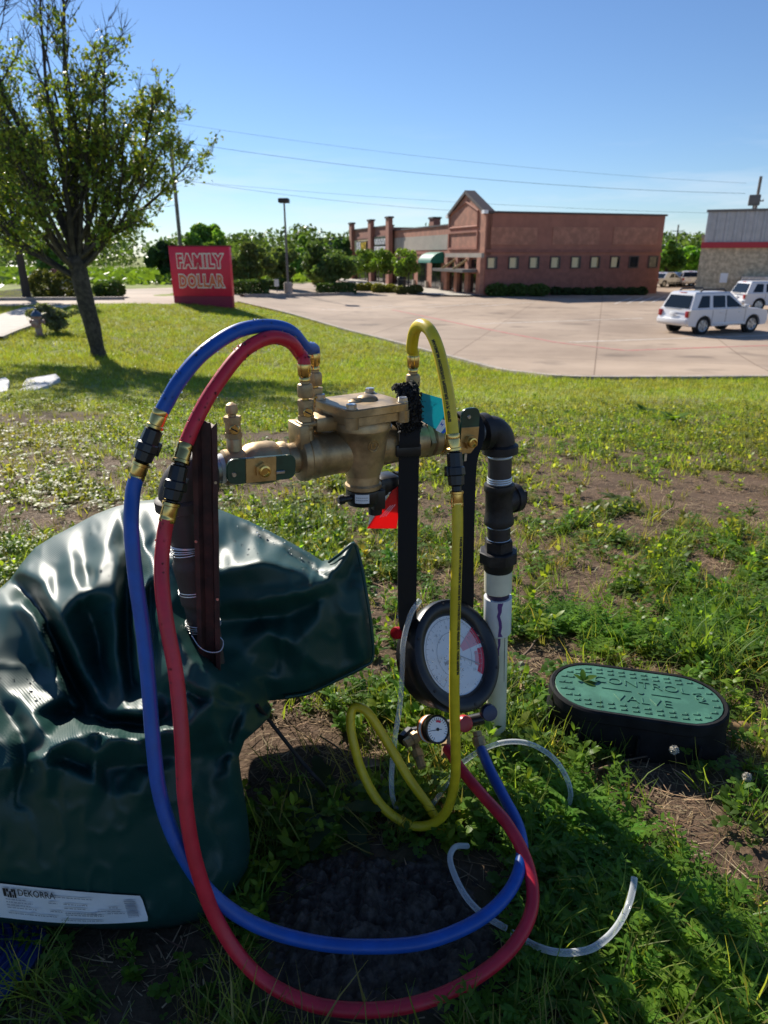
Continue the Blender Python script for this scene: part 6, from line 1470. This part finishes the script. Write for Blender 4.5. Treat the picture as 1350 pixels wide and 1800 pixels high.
def make_bag():
    root = thing('valve_cover', 'dark green vinyl cover slumped around the left riser pipe', 'cover', P(200, 1630, .80) * 1.0)
    root.location.z = 0.0
    b = []
    for a, c in zip(OUT, OUT[1:] + OUT[:1]):
        a, c = Vector(a), Vector(c); k = max(1, int((c - a).length / 7)); b += [a.lerp(c, i / k) for i in range(k)]
    st = 5.0; inner = []; poly = [(p.x, p.y) for p in b]
    gx, gy = np.meshgrid(np.arange(-225, 665, st), np.arange(875, 1640, st)); gx = gx + (np.arange(gx.shape[0]) % 2)[:, None] * st / 2
    m = inpoly(gx.ravel(), gy.ravel(), poly); g = np.stack([gx.ravel()[m], gy.ravel()[m]], 1); bd = segdist(g, poly + poly[:1]); g = g[bd > 2.5]
    v, e, f, *_ = delaunay_2d_cdt(b + [Vector(p) for p in g], [(i, (i + 1) % len(b)) for i in range(len(b))], [], 1, 1e-4)
    A = np.array([(p.x, p.y) for p in v]); D = segdist(A, poly + poly[:1]); Y = bag_Y(A[:, 0], A[:, 1])
    Y = Y + .022 * np.exp(-D / 9) # hem rolls away
    org = np.array(tuple(root.location))
    Fv = np.array([tuple(P(a[0], a[1], y)) for a, y in zip(A, Y)]); Fv[:, 2] = np.maximum(Fv[:, 2], height(Fv[:, 0], Fv[:, 1]) + .004)
    Y2 = Y + .004 + .42 * (1 - np.exp(-D / 48)); Bv = np.array([tuple(P(a[0], a[1], y)) for a, y in zip(A, Y2)])  # unseen back bulged deeper so the cover's shadow spreads further right
    hb_ = height(Bv[:, 0], Bv[:, 1]) + .002; Bv[:, 2] = np.maximum(Bv[:, 2], hb_)
    onb = D < 1e-3; n = len(A); idx = np.where(onb, np.arange(n), n + np.arange(n))
    V = np.concatenate([Fv, Bv]) - org
    F = [tuple(t) for t in f]; F2 = [tuple(int(idx[i]) for i in t[::-1]) for t in f]
    me = bpy.data.meshes.new('vinyl_shell'); me.from_pydata(V.tolist(), [], F + F2); me.validate(); smooth_mesh(me, 180)
    bm = bmesh.new(); bm.from_mesh(me); bmesh.ops.delete(bm, geom=[v_ for v_ in bm.verts if not v_.link_faces], context='VERTS')
    bmesh.ops.recalc_face_normals(bm, faces=bm.faces[:]); bm.to_mesh(me); bm.free()
    obj('vinyl_shell', me, 'vinyl', root)
    # stitched hem along the free right edge
    hem = [Vector(P(x, y, float(bag_Y(np.array([x]), np.array([y]))[0]) - .003)) - root.location for x, y in [(578, 988), (600, 972), (618, 957), (626, 962), (636, 1000), (645, 1050), (653, 1105), (655, 1158), (634, 1174), (600, 1191), (545, 1217), (500, 1226)]]
    MB().tube(catmull(hem, 5), .0028, 7).build('hem', 'vinyl', root, 180)
    # water beads
    rg = np.random.default_rng(4); wd = MB()
    cl = [(165, 950, 30), (95, 1100, 20), (60, 1190, 24), (190, 1100, 30), (420, 955, 26), (470, 960, 24), (540, 1000, 16), (140, 1180, 18), (180, 1290, 12), (520, 975, 15), (120, 1170, 25), (300, 1000, 10)]
    for i in range(170):
        c = cl[rg.integers(len(cl))]; x, y = c[0] + rg.normal(0, c[2]), c[1] + rg.normal(0, c[2])
        if not inpoly(np.array([x]), np.array([y]), poly)[0]: continue
        q = bag_pt(x, y) - root.location; wd.ball(q, rg.choice([.0011, .0016, .0024], p=[.55, .33, .12]), 7, 5)
    wd.build('water_drops', 'water_drop', root, 180)['kind'] = 'stuff'
    # white product label
    def LP(u, w, lift):   # u 0..1 along, w 0..1 down
        x0, y0 = -16 + 264 * u, 1551 + (26 * math.sin(min(1, u) * 1.15)); x1, y1 = -2 + 264 * u, 1612 + 14 * math.sin(u * math.pi * .75) - 3 * u
        return P(x0 + (x1 - x0) * w, y0 + (y1 - y0) * w, .0) if False else bag_pt(x0 + (x1 - x0) * w, y0 + (y1 - y0) * w, lift)
    lb = MB(); nu, nw = 26, 6
    for i in range(nu + 1):
        for j in range(nw + 1):
            u, w = i / nu, j / nw
            if i == nu and j in (0, nw): u -= .008
            lb.v.append(tuple(LP(u, w, .0035) - root.location))
    lb.f = [(i * (nw + 1) + j, (i + 1) * (nw + 1) + j, (i + 1) * (nw + 1) + j + 1, i * (nw + 1) + j + 1) for i in range(nu) for j in range(nw)]
    lo = lb.build('label', 'white_paper', root, 180)
    def lt(txt, u0, w0, size, mat='ink', asp=.24, bold=0.0):
        me = text_mesh(txt, size, 0, bold, 'LEFT')
        for v in me.vertices: v.co = LP(u0 + v.co.x * asp, w0 - v.co.y, .0068) - root.location
        obj('label_print', me, mat, lo)
    lt('DEKORRA', .165, .22, .27, 'ink', .20, .002)
    lg = MB()   # house-shaped mark left of the name
    def quad(u0, u1, w0, w1, mb): k = len(mb.v); mb.v += [tuple(LP(u, w, .0068) - root.location) for u, w in ((u0, w0), (u1, w0), (u1, w1), (u0, w1))]; mb.f.append((k, k + 1, k + 2, k + 3))
    for q in ((.068, .088, .13, .36), (.090, .105, .13, .22), (.107, .122, .20, .38), (.124, .138, .13, .22), (.140, .152, .13, .38), (.092, .104, .30, .38), (.126, .137, .30, .38)): quad(*q, lg)
    lg.build('label_logo', 'ink', lo, 180)
    rgl = np.random.default_rng(2); tx = MB(); rows = [(.075, .21, .42), (.075, .25, .50), (.075, .23, .58), (.075, .27, .66), (.38, .66, .22), (.36, .42, .42), (.46, .62, .42), (.46, .60, .54), (.36, .44, .66), (.46, .70, .68), (.46, .71, .74), (.075, .40, .82), (.42, .70, .90), (.72, .83, .58), (.74, .86, .66), (.68, .72, .58), (.76, .82, .46)]
    for u0, u1, w in rows:
        u = u0
        while u < u1: L = rgl.uniform(.008, .03); quad(u, min(u + L, u1), w, w + .028, tx); u += L + .005
    tx.build('label_print', 'grey_ink', lo, 180)
    bc = MB(); w = .22
    while w < .80: t = rgl.choice([.018, .03, .045]); quad(.872, .945, w, w + t, bc); w += t + rgl.choice([.015, .025])
    bc.build('bar_code', 'grey_ink', lo, 180)
    # draw cord
    pa = catmull([bag_pt(452, 1240, .01), P(470, 1262, .98), P(498, 1298, .985), P(530, 1338, .985), P(560, 1372, .975), G(578, 1392)], 6)
    o = MB().tube(pa, .0035, 8).build('draw_cord', 'cord', None, 60); tag(o, 'black cord from the green cover to the ground', 'cord')
make_bag()
# ------------------------------------------------------------------ clod of dug soil
SC_ = G(675, 1625)
def make_soil():
    n = 230; xs = np.linspace(-1, 1, n); X, Y = np.meshgrid(xs, xs)
    hw, hd = .205, .155
    x = SC_.x + X * hw; y = SC_.y + Y * hd
    r = (np.abs(X) ** 3 + np.abs(Y) ** 3) ** (1 / 3) + .22 * (fbm(X * 3 + 5, Y * 3, 91) - .5)
    env = np.clip((1 - r) / .38, 0, 1) ** .8
    # rounded clods: cellular bumps at three sizes
    rg = np.random.default_rng(8); bump = np.zeros_like(X)
    for cnt, rad, amp in ((40, .034, .016), (300, .013, .008), (1400, .006, .004)):
        cx = rg.uniform(-hw, hw, cnt) + SC_.x; cy = rg.uniform(-hd, hd, cnt) + SC_.y; cr = rad * rg.uniform(.6, 1.3, cnt); best = np.zeros_like(X)
        for a, b, c in zip(cx, cy, cr): best = np.maximum(best, np.sqrt(np.clip(1 - ((x - a) ** 2 + (y - b) ** 2) / c ** 2, 0, 1)) * c / rad)
        bump += amp * best
    bil = sum(np.abs(2 * vnoise(x * f_ + 3, y * f_, 55 + i_) - 1) * a_ for i_, (f_, a_) in enumerate(((38, .018), (80, .009), (170, .0035), (340, .0015))))
    z = height(x, y) - .012 + env * (.018 + bump * .8 + bil - .012)
    V = np.stack([x, y, z], -1).reshape(-1, 3); i = np.arange(n - 1)[:, None] * n + np.arange(n - 1)[None]; F = np.stack([i, i + 1, i + n + 1, i + n], -1).reshape(-1, 4)
    o = obj('soil_clods', fast_mesh('soil_clods', V - np.array([SC_.x, SC_.y, 0]), F, None, True), 'soil_clods'); o.location = (SC_.x, SC_.y, 0); tag(o, 'dark lumpy mound of dug soil in the shade in front', 'soil', kind='stuff')
make_soil()
# ------------------------------------------------------------------ ground plants
def rotx(V, a): c, s = math.cos(a), math.sin(a); return np.stack([V[:, 0], V[:, 1] * c - V[:, 2] * s, V[:, 1] * s + V[:, 2] * c], 1)
def roty(V, a): c, s = math.cos(a), math.sin(a); return np.stack([V[:, 0] * c + V[:, 2] * s, V[:, 1], -V[:, 0] * s + V[:, 2] * c], 1)
def rotz(V, a): c, s = math.cos(a), math.sin(a); return np.stack([V[:, 0] * c - V[:, 1] * s, V[:, 0] * s + V[:, 1] * c, V[:, 2]], 1)
def strip(L, W, seg, droop, rise=0, tip=.12, prof=None, fold=0.0):
    """strip leaf along +x starting at origin"""
    t = np.linspace(0, 1, seg + 1); a = rise - droop * t; dx = np.concatenate([[0], np.cumsum(np.cos(a[:-1]))]) * L / seg; dz = np.concatenate([[0], np.cumsum(np.sin(a[:-1]))]) * L / seg
    w = W * (prof(t) if prof else (1 - t * (1 - tip))) / 2
    V = np.stack([np.repeat(dx, 2), np.stack([-w, w], 1).ravel(), np.repeat(dz, 2) + np.repeat(w * fold, 2)], 1)
    F = [[2 * i, 2 * i + 2, 2 * i + 3, 2 * i + 1] for i in range(seg)]
    return V, np.array(F)
ov = lambda t: np.clip(np.sin(math.pi * (t * .86 + .10)), .10, 1)
class Tm:
    def __init__(s): s.V = []; s.F = []; s.c = []; s.n = 0
    def add(s, VF, off=(0, 0, 0), tint=1.0):
        V, F = VF; s.V.append(V + np.array(off)); s.F.append(F + s.n); s.c.append(np.full(len(V), tint)); s.n += len(V); return s
    def done(s): return np.concatenate(s.V), np.concatenate(s.F), np.concatenate(s.c)
def t_tuft(rg, nb, h, w, spread, seg=3, lean=.25):
    t = Tm()
    for i in range(nb):
        V, F = strip(h * rg.uniform(.5, 1.4), w * rg.uniform(.7, 1.4), seg, rg.uniform(.2, 1.3), math.pi / 2 - abs(rg.normal(0, lean)))
        t.add((rotz(V, rg.uniform(0, 6.28)), F), (*rg.normal(0, spread, 2), 0), rg.uniform(.7, 1.3))
    return t.done()
def t_leafy(rg, h, ll, pairs, lw=.42, stems=3):
    t = Tm()
    for s in range(stems):
        az = rg.uniform(0, 6.28); le = abs(rg.normal(0, .35)); hh = h * rg.uniform(.55, 1.1); V, F = strip(hh, .003, 3, .15, math.pi / 2 - le); V = rotz(V, az); ox = (*rg.normal(0, .008, 2), 0)
        t.add((V, F), ox, .7); mid = (V[0::2] + V[1::2]) / 2
        for k in range(pairs):
            q = (k + .7) / pairs * 3; i = min(2, int(q)); p = mid[i] + (mid[i + 1] - mid[i]) * (q - i)
            for sd in range(2):
                L = ll * rg.uniform(.6, 1.15) * (1.15 - .4 * k / pairs); V, F = strip(L, L * lw, 4, rg.uniform(.2, .9), rg.uniform(.1, .8) + .5 * (k == pairs - 1), 0, ov, .35)
                t.add((rotz(V, az + k * 1.57 + sd * math.pi + rg.normal(0, .3)), F), p + np.array(ox), rg.uniform(.75, 1.3))
    return t.done()
def t_clover(rg, n, h, ls):
    t = Tm()
    for s in range(n):
        az = rg.uniform(0, 6.28); V, F = strip(h * rg.uniform(.5, 1.4), .0016, 2, .3, rg.uniform(.7, 1.5)); V = rotz(V, az); o = np.array((*rg.normal(0, .02, 2), 0)); t.add((V, F), o, .7); tip = V[-1] + o; tl = rg.normal(0, .25)
        for k in range(3):
            V, F = strip(ls * rg.uniform(.8, 1.4), ls * .95, 2, .3, .15, .5, lambda q: np.array([.18, 1, .62]), .25); t.add((rotz(roty(V, tl), az + k * 2.09), F), tip, rg.uniform(.75, 1.25))
    return t.done()
def t_fern(rg, n, L, lob=6, up=.9, lw=.5):
    t = Tm()
    for s in range(n):
        az = 6.28 * s / n + rg.normal(0, .3); LL = L * rg.uniform(.6, 1.1); V, F = strip(LL, LL * .06, 4, rg.uniform(.3, 1.0), up * rg.uniform(.6, 1.2)); mid = (V[0::2] + V[1::2]) / 2; T_ = []
        t.add((rotz(V, az), F), (0, 0, 0), .85)
        for k in range(lob):
            q = (.18 + .8 * k / lob) * 4; i = min(3, int(q)); p = mid[i] + (mid[i + 1] - mid[i]) * (q - i)
            for sd in (-1, 1):
                l2 = LL * lw * (1 - .65 * abs(k / lob - .35)) * rg.uniform(.6, .9) * .62; V2, F2 = strip(l2, l2 * .42, 2, .5, .25, .1, lambda q: np.array([.5, 1, .12])); V2 = rotz(V2, sd * rg.uniform(.75, 1.05))
                t.add((rotz(V2 + p, az), F2), (0, 0, 0), rg.uniform(.8, 1.3))
    return t.done()
def t_litter(rg, n, L, w):
    t = Tm()
    for i in range(n):
        V, F = strip(L * rg.uniform(.3, 1.4), w * rg.uniform(.6, 1.3), 2, rg.normal(0, .5), rg.normal(0, .15)); t.add((rotz(V, rg.uniform(0, 6.28)), F), (*rg.normal(0, .03, 2), rg.uniform(.001, .008)), rg.uniform(.6, 1.4))
    return t.done()
def patchy(x, y, col):
    t = np.clip((fbm(x * .55, y * .55, 99) - .40) / .25, 0, 1)[:, None] * .40 + .18 * np.clip((fbm(x * 2.5, y * 2.5, 98) - .45) / .2, 0, 1)[:, None]
    return col * (1 - t) + np.array([.30, .27, .10]) * t * .9
def scatter(name, temps, x, y, scale, col, mat, label, cat, rg, tilt=.2, jit=.25, zoff=-.002, hue=.06):
    if name in ('mown_lawn', 'meadow_weeds'): col = patchy(x, y, col)
    tid = rg.integers(0, len(temps), len(x)); VV, FF, CC = [], [], []; off = 0
    for k, (V, F, c) in enumerate(temps):
        m = tid == k; n = m.sum()
        if n == 0: continue
        a = rg.uniform(0, 6.28, n); ca, sa = np.cos(a)[:, None], np.sin(a)[:, None]; s = scale[m][:, None]
        X = (V[None, :, 0] * ca - V[None, :, 1] * sa) * s; Y = (V[None, :, 0] * sa + V[None, :, 1] * ca) * s; Z = V[None, :, 2] * s
        tx, ty = rg.normal(0, tilt, n)[:, None], rg.normal(0, tilt, n)[:, None]
        X = X + Z * tx + x[m][:, None]; Y = Y + Z * ty + y[m][:, None]; Z = Z + height(x[m], y[m])[:, None] + zoff
        VV.append(np.stack([X, Y, Z], -1).reshape(-1, 3)); FF.append((F[None] + (np.arange(n) * len(V))[:, None, None]).reshape(-1, 4) + off); off += n * len(V)
        base = col[m] * rg.uniform(1 - jit, 1 + jit, (n, 1)) * (1 + rg.normal(0, hue, (n, 3)) * np.array([1, .4, .6])); CC.append((base[:, None, :] * c[None, :, None]).reshape(-1, 3))
    V = np.concatenate(VV); F = np.concatenate(FF); o = obj(name, fast_mesh(name, V, F, np.clip(np.concatenate(CC), .003, .9)), mat); tag(o, label, cat, kind='stuff'); return len(F)
rg = np.random.default_rng(77)
vbx, vby = vb.location.x, vb.location.y
def free(x, y):
    k = ~inpoly(x, y, LOT)
    c, s = math.cos(-vyaw), math.sin(-vyaw); u = (x - vbx) * c - (y - vby) * s; w = (x - vbx) * s + (y - vby) * c
    k &= ~((np.abs(u) < L_ / 2 + .02) & (np.abs(w) < W_ / 2 + .02))
    k &= ~(((x - SC_.x) / .20) ** 4 + ((y - SC_.y) / .15) ** 4 < 1)
    k &= ~((x < -.30 + .0) & (y > .78) & (y < 1.35) & (x > -1.0))
    k &= ~((np.hypot(x - RR.x, y - RR.y) < .03))
    k &= ~inpoly(x, y, SWALK)
    return k
SWALK = g2((128, 537), (60, 562), (52, 574), (0, 597), (-90, 636), (-90, 590), (0, 554), (42, 541))
def spots(n, y0, y1, pw=1.0, wid=.72, off=.35, dens=True, gamma=1.0):
    u = rg.uniform(0, 1, n); yy = (y0 ** pw + (y1 ** pw - y0 ** pw) * u) ** (1 / pw); xx = rg.uniform(-1, 1, n) * (yy * wid + off); k = free(xx, yy)
    if dens: k &= rg.uniform(0, 1, n) < density(xx, yy) ** gamma
    return xx[k], yy[k]
def cols(n, *cs):
    c = np.array(cs); return c[rg.integers(0, len(c), n)]
tri = 0
# near broadleaf weeds
T1 = [t_leafy(rg, .065, .028, 4) for _ in range(5)] + [t_leafy(rg, .04, .022, 3, .5, 5) for _ in range(4)]
x, y = spots(9800, .50, 2.9, 1.5, .82, .5, True, 1.1); k = rg.uniform(0, 1, len(x)) < np.clip((y - .35) / .6, .3, 1); x, y = x[k], y[k]; 
tri += scatter('leafy_weeds', T1, x, y, rg.uniform(.55, 1.4, len(x)) * np.clip((y - .25) / .75, .4, 1), cols(len(x), (0.149, 0.263, 0.038), (0.123, 0.236, 0.044), (0.201, 0.289, 0.038)), 'weed_leaf', 'low leafy green weeds around the pipes', 'weeds', rg)
T2 = [t_clover(rg, 14, .03, .011) for _ in range(6)]
x, y = spots(7800, .48, 3.2, 1.5, .82, .5, True, 1.1)
tri += scatter('clover_cover', T2, x, y, rg.uniform(.6, 1.5, len(x)) * np.clip((y - .25) / .7, .45, 1), cols(len(x), (0.140, 0.245, 0.038), (0.166, 0.263, 0.052), (0.108, 0.193, 0.038)), 'weed_leaf', 'small round leaved ground cover between the weeds', 'ground cover', rg)
T3 = [t_fern(rg, 7, .085, 6, 1.0) for _ in range(5)]
cen = [(G(1000, 1430), .10), (G(960, 1480), .10), (G(1050, 1520), .12), (G(930, 1390), .08), (G(1150, 1600), .14), (G(1250, 1100), .16), (G(1310, 1130), .15), (G(1080, 1120), .14), (G(980, 1100), .10), (G(1000, 1700), .12), (G(1230, 1700), .13), (G(870, 1440), .06)]
xs_, ys_ = [], []
for c, r in cen: n = int(26 * (r / .1) ** 2); xs_.append(rg.normal(c.x, r * .5, n)); ys_.append(rg.normal(c.y, r * .5, n))
x = np.concatenate(xs_); y = np.concatenate(ys_); k = free(x, y); x, y = x[k], y[k]
tri += scatter('feathery_weeds', T3, x, y, rg.uniform(.5, 1.15, len(x)), cols(len(x), (0.131, 0.263, 0.038), (0.175, 0.306, 0.038)), 'weed_leaf', 'feathery bright green weeds in clumps beside the hoses', 'weeds', rg)
# near grass
T4 = [t_tuft(rg, 11, .075, .0032, .012, 3, .45) for _ in range(6)]
x, y = spots(9800, .48, 3.0, 1.5, .82, .5, True, .7)
tri += scatter('near_grass', T4, x, y, rg.uniform(.5, 1.35, len(x)), cols(len(x), (0.16, 0.26, 0.044), (0.20, 0.28, 0.05), (0.22, 0.28, 0.055), (0.30, 0.27, 0.09)), 'grass_leaf', 'loose grass blades close to the camera', 'grass', rg, .3)
T5 = [t_tuft(rg, 26, .19, .0055, .018, 4, .5) for _ in range(3)]
for q in ((1240, 1165), (1215, 1180), (1275, 1195), (1010, 1000)):
    pass
x = np.array([G(1235, 1172).x, G(1265, 1185).x, G(1205, 1162).x, G(1330, 1440).x, G(880, 930).x, G(860, 950).x]); y = np.array([G(1235, 1172).y, G(1265, 1185).y, G(1205, 1162).y, G(1330, 1440).y, G(880, 930).y, G(860, 950).y])
tri += scatter('tall_grass', T5, x, y, np.array([1, .8, .7, .5, .8, .8]), cols(6, (0.175, 0.298, 0.052)), 'grass_leaf', 'taller grass clumps by the valve box and riser', 'grass', rg, .1)
# middle distance: mixed weeds and grass
T6 = [t_tuft(rg, 9, .06, .006, .02, 2, .6) for _ in range(5)] + [t_clover(rg, 7, .03, .017) for _ in range(3)] + [t_leafy(rg, .05, .036, 2, .5, 3) for _ in range(4)]
x, y = spots(37000, 2.2, 10.0, 1.3, .90, .6, True, .9); k = rg.uniform(0, 1, len(x)) < np.clip((10.5 - y) / 5, 0, 1); x, y = x[k], y[k]
tri += scatter('meadow_weeds', T6, x, y, rg.uniform(.6, 1.35, len(x)), cols(len(x), (0.17, 0.28, 0.042), (0.21, 0.30, 0.05), (0.26, 0.29, 0.07), (0.15, 0.24, 0.044)), 'weed_leaf', 'mixed weeds and grass in the middle of the lawn', 'weeds', rg)
# mown lawn
T7 = [t_tuft(rg, 7, .055, .010, .045, 1, .7) for _ in range(6)]
x, y = spots(135000, 3.4, 48, 1.2, .90, 1.0, True, .6); k = rg.uniform(0, 1, len(x)) < np.clip((y - 2.8) / 6, 0, 1) ** .7; x, y = x[k], y[k]
tri += scatter('mown_lawn', T7, x, y, rg.uniform(.7, 1.4, len(x)) * np.clip(y / 12, .8, 1.6), cols(len(x), (.215, .315, .045), (.25, .335, .055), (.31, .34, .07)), 'grass_leaf', 'short mown lawn grass running down to the lot', 'grass', rg, .3)
# dry litter
T8 = [t_litter(rg, 9, .05, .0022) for _ in range(6)]
x, y = spots(16000, .48, 6.0, 1.4, .82, .5, False); k = rg.uniform(0, 1, len(x)) < 1.05 - .75 * density(x, y); x, y = x[k], y[k]
tri += scatter('dry_straw', T8, x, y, rg.uniform(.6, 1.4, len(x)), cols(len(x), (.40, .29, .17), (.27, .18, .10), (.16, .10, .065)), 'straw', 'dry straw and dead stems on the soil', 'straw', rg, .2, zoff=.001)
print('plant quads', tri)
# single plants and bits that can be told apart
def col_attr(o, c):
    a = o.data.color_attributes.new('Col', 'FLOAT_COLOR', 'POINT'); n = len(o.data.vertices); r = np.random.default_rng(1).uniform(.85, 1.15, (n, 1)); cc = np.ones((n, 4), np.float32); cc[:, :3] = np.array(c) * r; a.data.foreach_set('color', cc.ravel())
def leafy_plant(name, label, loc, n, L, W, col, seed, up=.35, jag=.3, cat='plant'):
    r = np.random.default_rng(seed); root = thing(name, label, cat, loc)
    for i in range(n):
        LL = L * r.uniform(.6, 1.1); seg = 9; V, F = strip(LL, LL * W, seg, r.uniform(.4, 1.0), r.uniform(.2, 1) * up + .15, 0, lambda t: np.clip(np.sin(math.pi * (t ** 1.3 * .9 + .06)), .08, 1) * (1 - jag * (np.arange(seg + 1) % 2)), .25)
        mid = Tm().add((V, F)); o = obj('leaf', fast_mesh('leaf', rotz(V, 6.28 * i / n + r.normal(0, .25)) + np.array([0, 0, .004 + .002 * i]), F, None), 'weed_leaf', root); col_attr(o, np.array(col) * r.uniform(.7, 1.25))
    MB().ball((0, 0, .004), .007, 8, 5).build('root_crown', 'twig', root)
    return root
leafy_plant('thistle_rosette', 'large jagged rosette weed in the shade beside the soil', G(588, 1440), 11, .125, .34, (.075, .115, .055), 3, .55, .32)
leafy_plant('dock_plant', 'broad leaved plant clump in the lawn at far right', G(1182, 745), 20, .20, .42, (.17, .28, .04), 4, .7, .08)
leafy_plant('dock_plant', 'smaller leafy clump left of the broad leaved one', G(1130, 728), 14, .15, .42, (.14, .24, .04), 5, .8, .08)
leafy_plant('dock_plant', 'pale leafy clump by the soil stone on the right slope', G(1085, 885), 12, .11, .4, (.16, .22, .06), 6, .7, .1)
leafy_plant('broadleaf_weed', 'shiny broad leaf beside the arching clear tube', G(905, 1335), 6, .075, .42, (.12, .19, .03), 7, .6, .05)
leafy_plant('broadleaf_weed', 'leafy weed below the front of the valve box', G(1040, 1325), 6, .065, .40, (.12, .19, .03), 8, .6, .05)
def puff(label, px, py, hgt, r=.0105):
    b = G(px, py + hgt); t = P(px, py, b.y); root = thing('dandelion_clock', label, 'flower', b); d = t - b
    MB().tube([Vector(), d * .5 + Vector((.004, 0, 0)), d], .0012, 6).build('stem', 'twig', root)
    rr = np.random.default_rng(int(px)); n = 260; q = rr.normal(size=(n, 3)); q /= np.linalg.norm(q, axis=1)[:, None]; V, F, _ = leaf_cloud(np.array(tuple(d)) + q * r * rr.uniform(.75, 1.05, (n, 1)), .0042, np.zeros((n, 3)), rr)
    obj('seed_head', fast_mesh('seed_head', V, F), 'puff', root); MB().ball(d, r * .72, 10, 8).build('core', 'puff', root)
puff('white dandelion clock in front of the valve box', 1185, 1318, 42, .0085); puff('white dandelion clock right of the box shadow', 1313, 1366, 28, .0085); puff('faded dandelion clock among the shaded weeds', 1145, 1520, 26, .0075); puff('white dandelion clock by the plastic riser', 917, 1168, 22, .007)
def rock(name, label, px, py, s, mat, seed, sc=(1, .7, .5), cat='stone'):
    b = G(px, py); r = np.random.default_rng(seed); mb = MB().ball((0, 0, 0), s, 16, 12, sc); mb.v = [tuple(Vector(v) * (1 + .35 * mnoise.noise(Vector(v) / s * 1.3 + Vector((seed, 0, 0))))) for v in mb.v]
    o = mb.build(name, mat, None, 180); o.location = b + Vector((0, 0, s * sc[2] * .4)); tag(o, label, cat)
rock('stone', 'smooth tan stone in the weeds on the right slope', 1190, 985, .035, 'stone', 3)
rock('stone', 'orange brown stone half hidden behind the yellow hose', 662, 1385, .022, 'stone', 5, (.8, .6, 1))
rock('bark_chunk', 'curled brown bark piece right of the valve box', 1300, 1282, .030, 'dry_leaf', 7, (1.5, .6, .5), 'bark')
def stick(label, a, b, r=.003):
    A, B = G(*a), G(*b); A.z += .012; B.z += .02; o = MB().tube(catmull([A, A.lerp(B, .4) + Vector((.004, 0, .006)), A.lerp(B, .7) + Vector((-.004, 0, .003)), B], 4), [r * (1 - .4 * i / 12) for i in range(13)], 7).build('stick', 'twig', None, 180); tag(o, label, 'stick', 'sticks on the ground')
stick('dark stick leaning out behind the plastic riser', (915, 1165), (952, 1128), .0035); stick('thin stick on the ground before the valve box', (1040, 1365), (1135, 1343), .003); stick('pale thin stick across the straw by the cord', (560, 1300), (640, 1375), .002)
def dleaf(label, px, py, L, az, tl):
    v_, f_ = leaf_shape(L, L * .55, 6, .5, .35); R3 = Rz(az) @ Matrix.Rotation(-tl, 4, 'Y'); mb = MB(); mb.add([R3 @ Vector(p) for p in v_], f_); o = mb.build('dry_leaf', 'dry_leaf', None, 60); o.location = G(px, py) + Vector((0, 0, .012)); tag(o, label, 'leaf', 'dry leaves on the ground')
dleaf('curled brown leaf inside the yellow hose loop', 625, 1360, .055, .3, .3); dleaf('brown leaf behind the white plastic riser', 905, 1240, .06, 1.2, .6); dleaf('brown leaf left of the valve box', 935, 1255, .05, 2.4, .4); dleaf('tan dry leaf near the shaded box front', 1005, 1330, .045, .5, .2); dleaf('brown dry leaf below the gauge fittings', 700, 1385, .05, -.6, .5); dleaf('yellowed leaf at the left rim of the valve box', 965, 1185, .05, .2, .3)
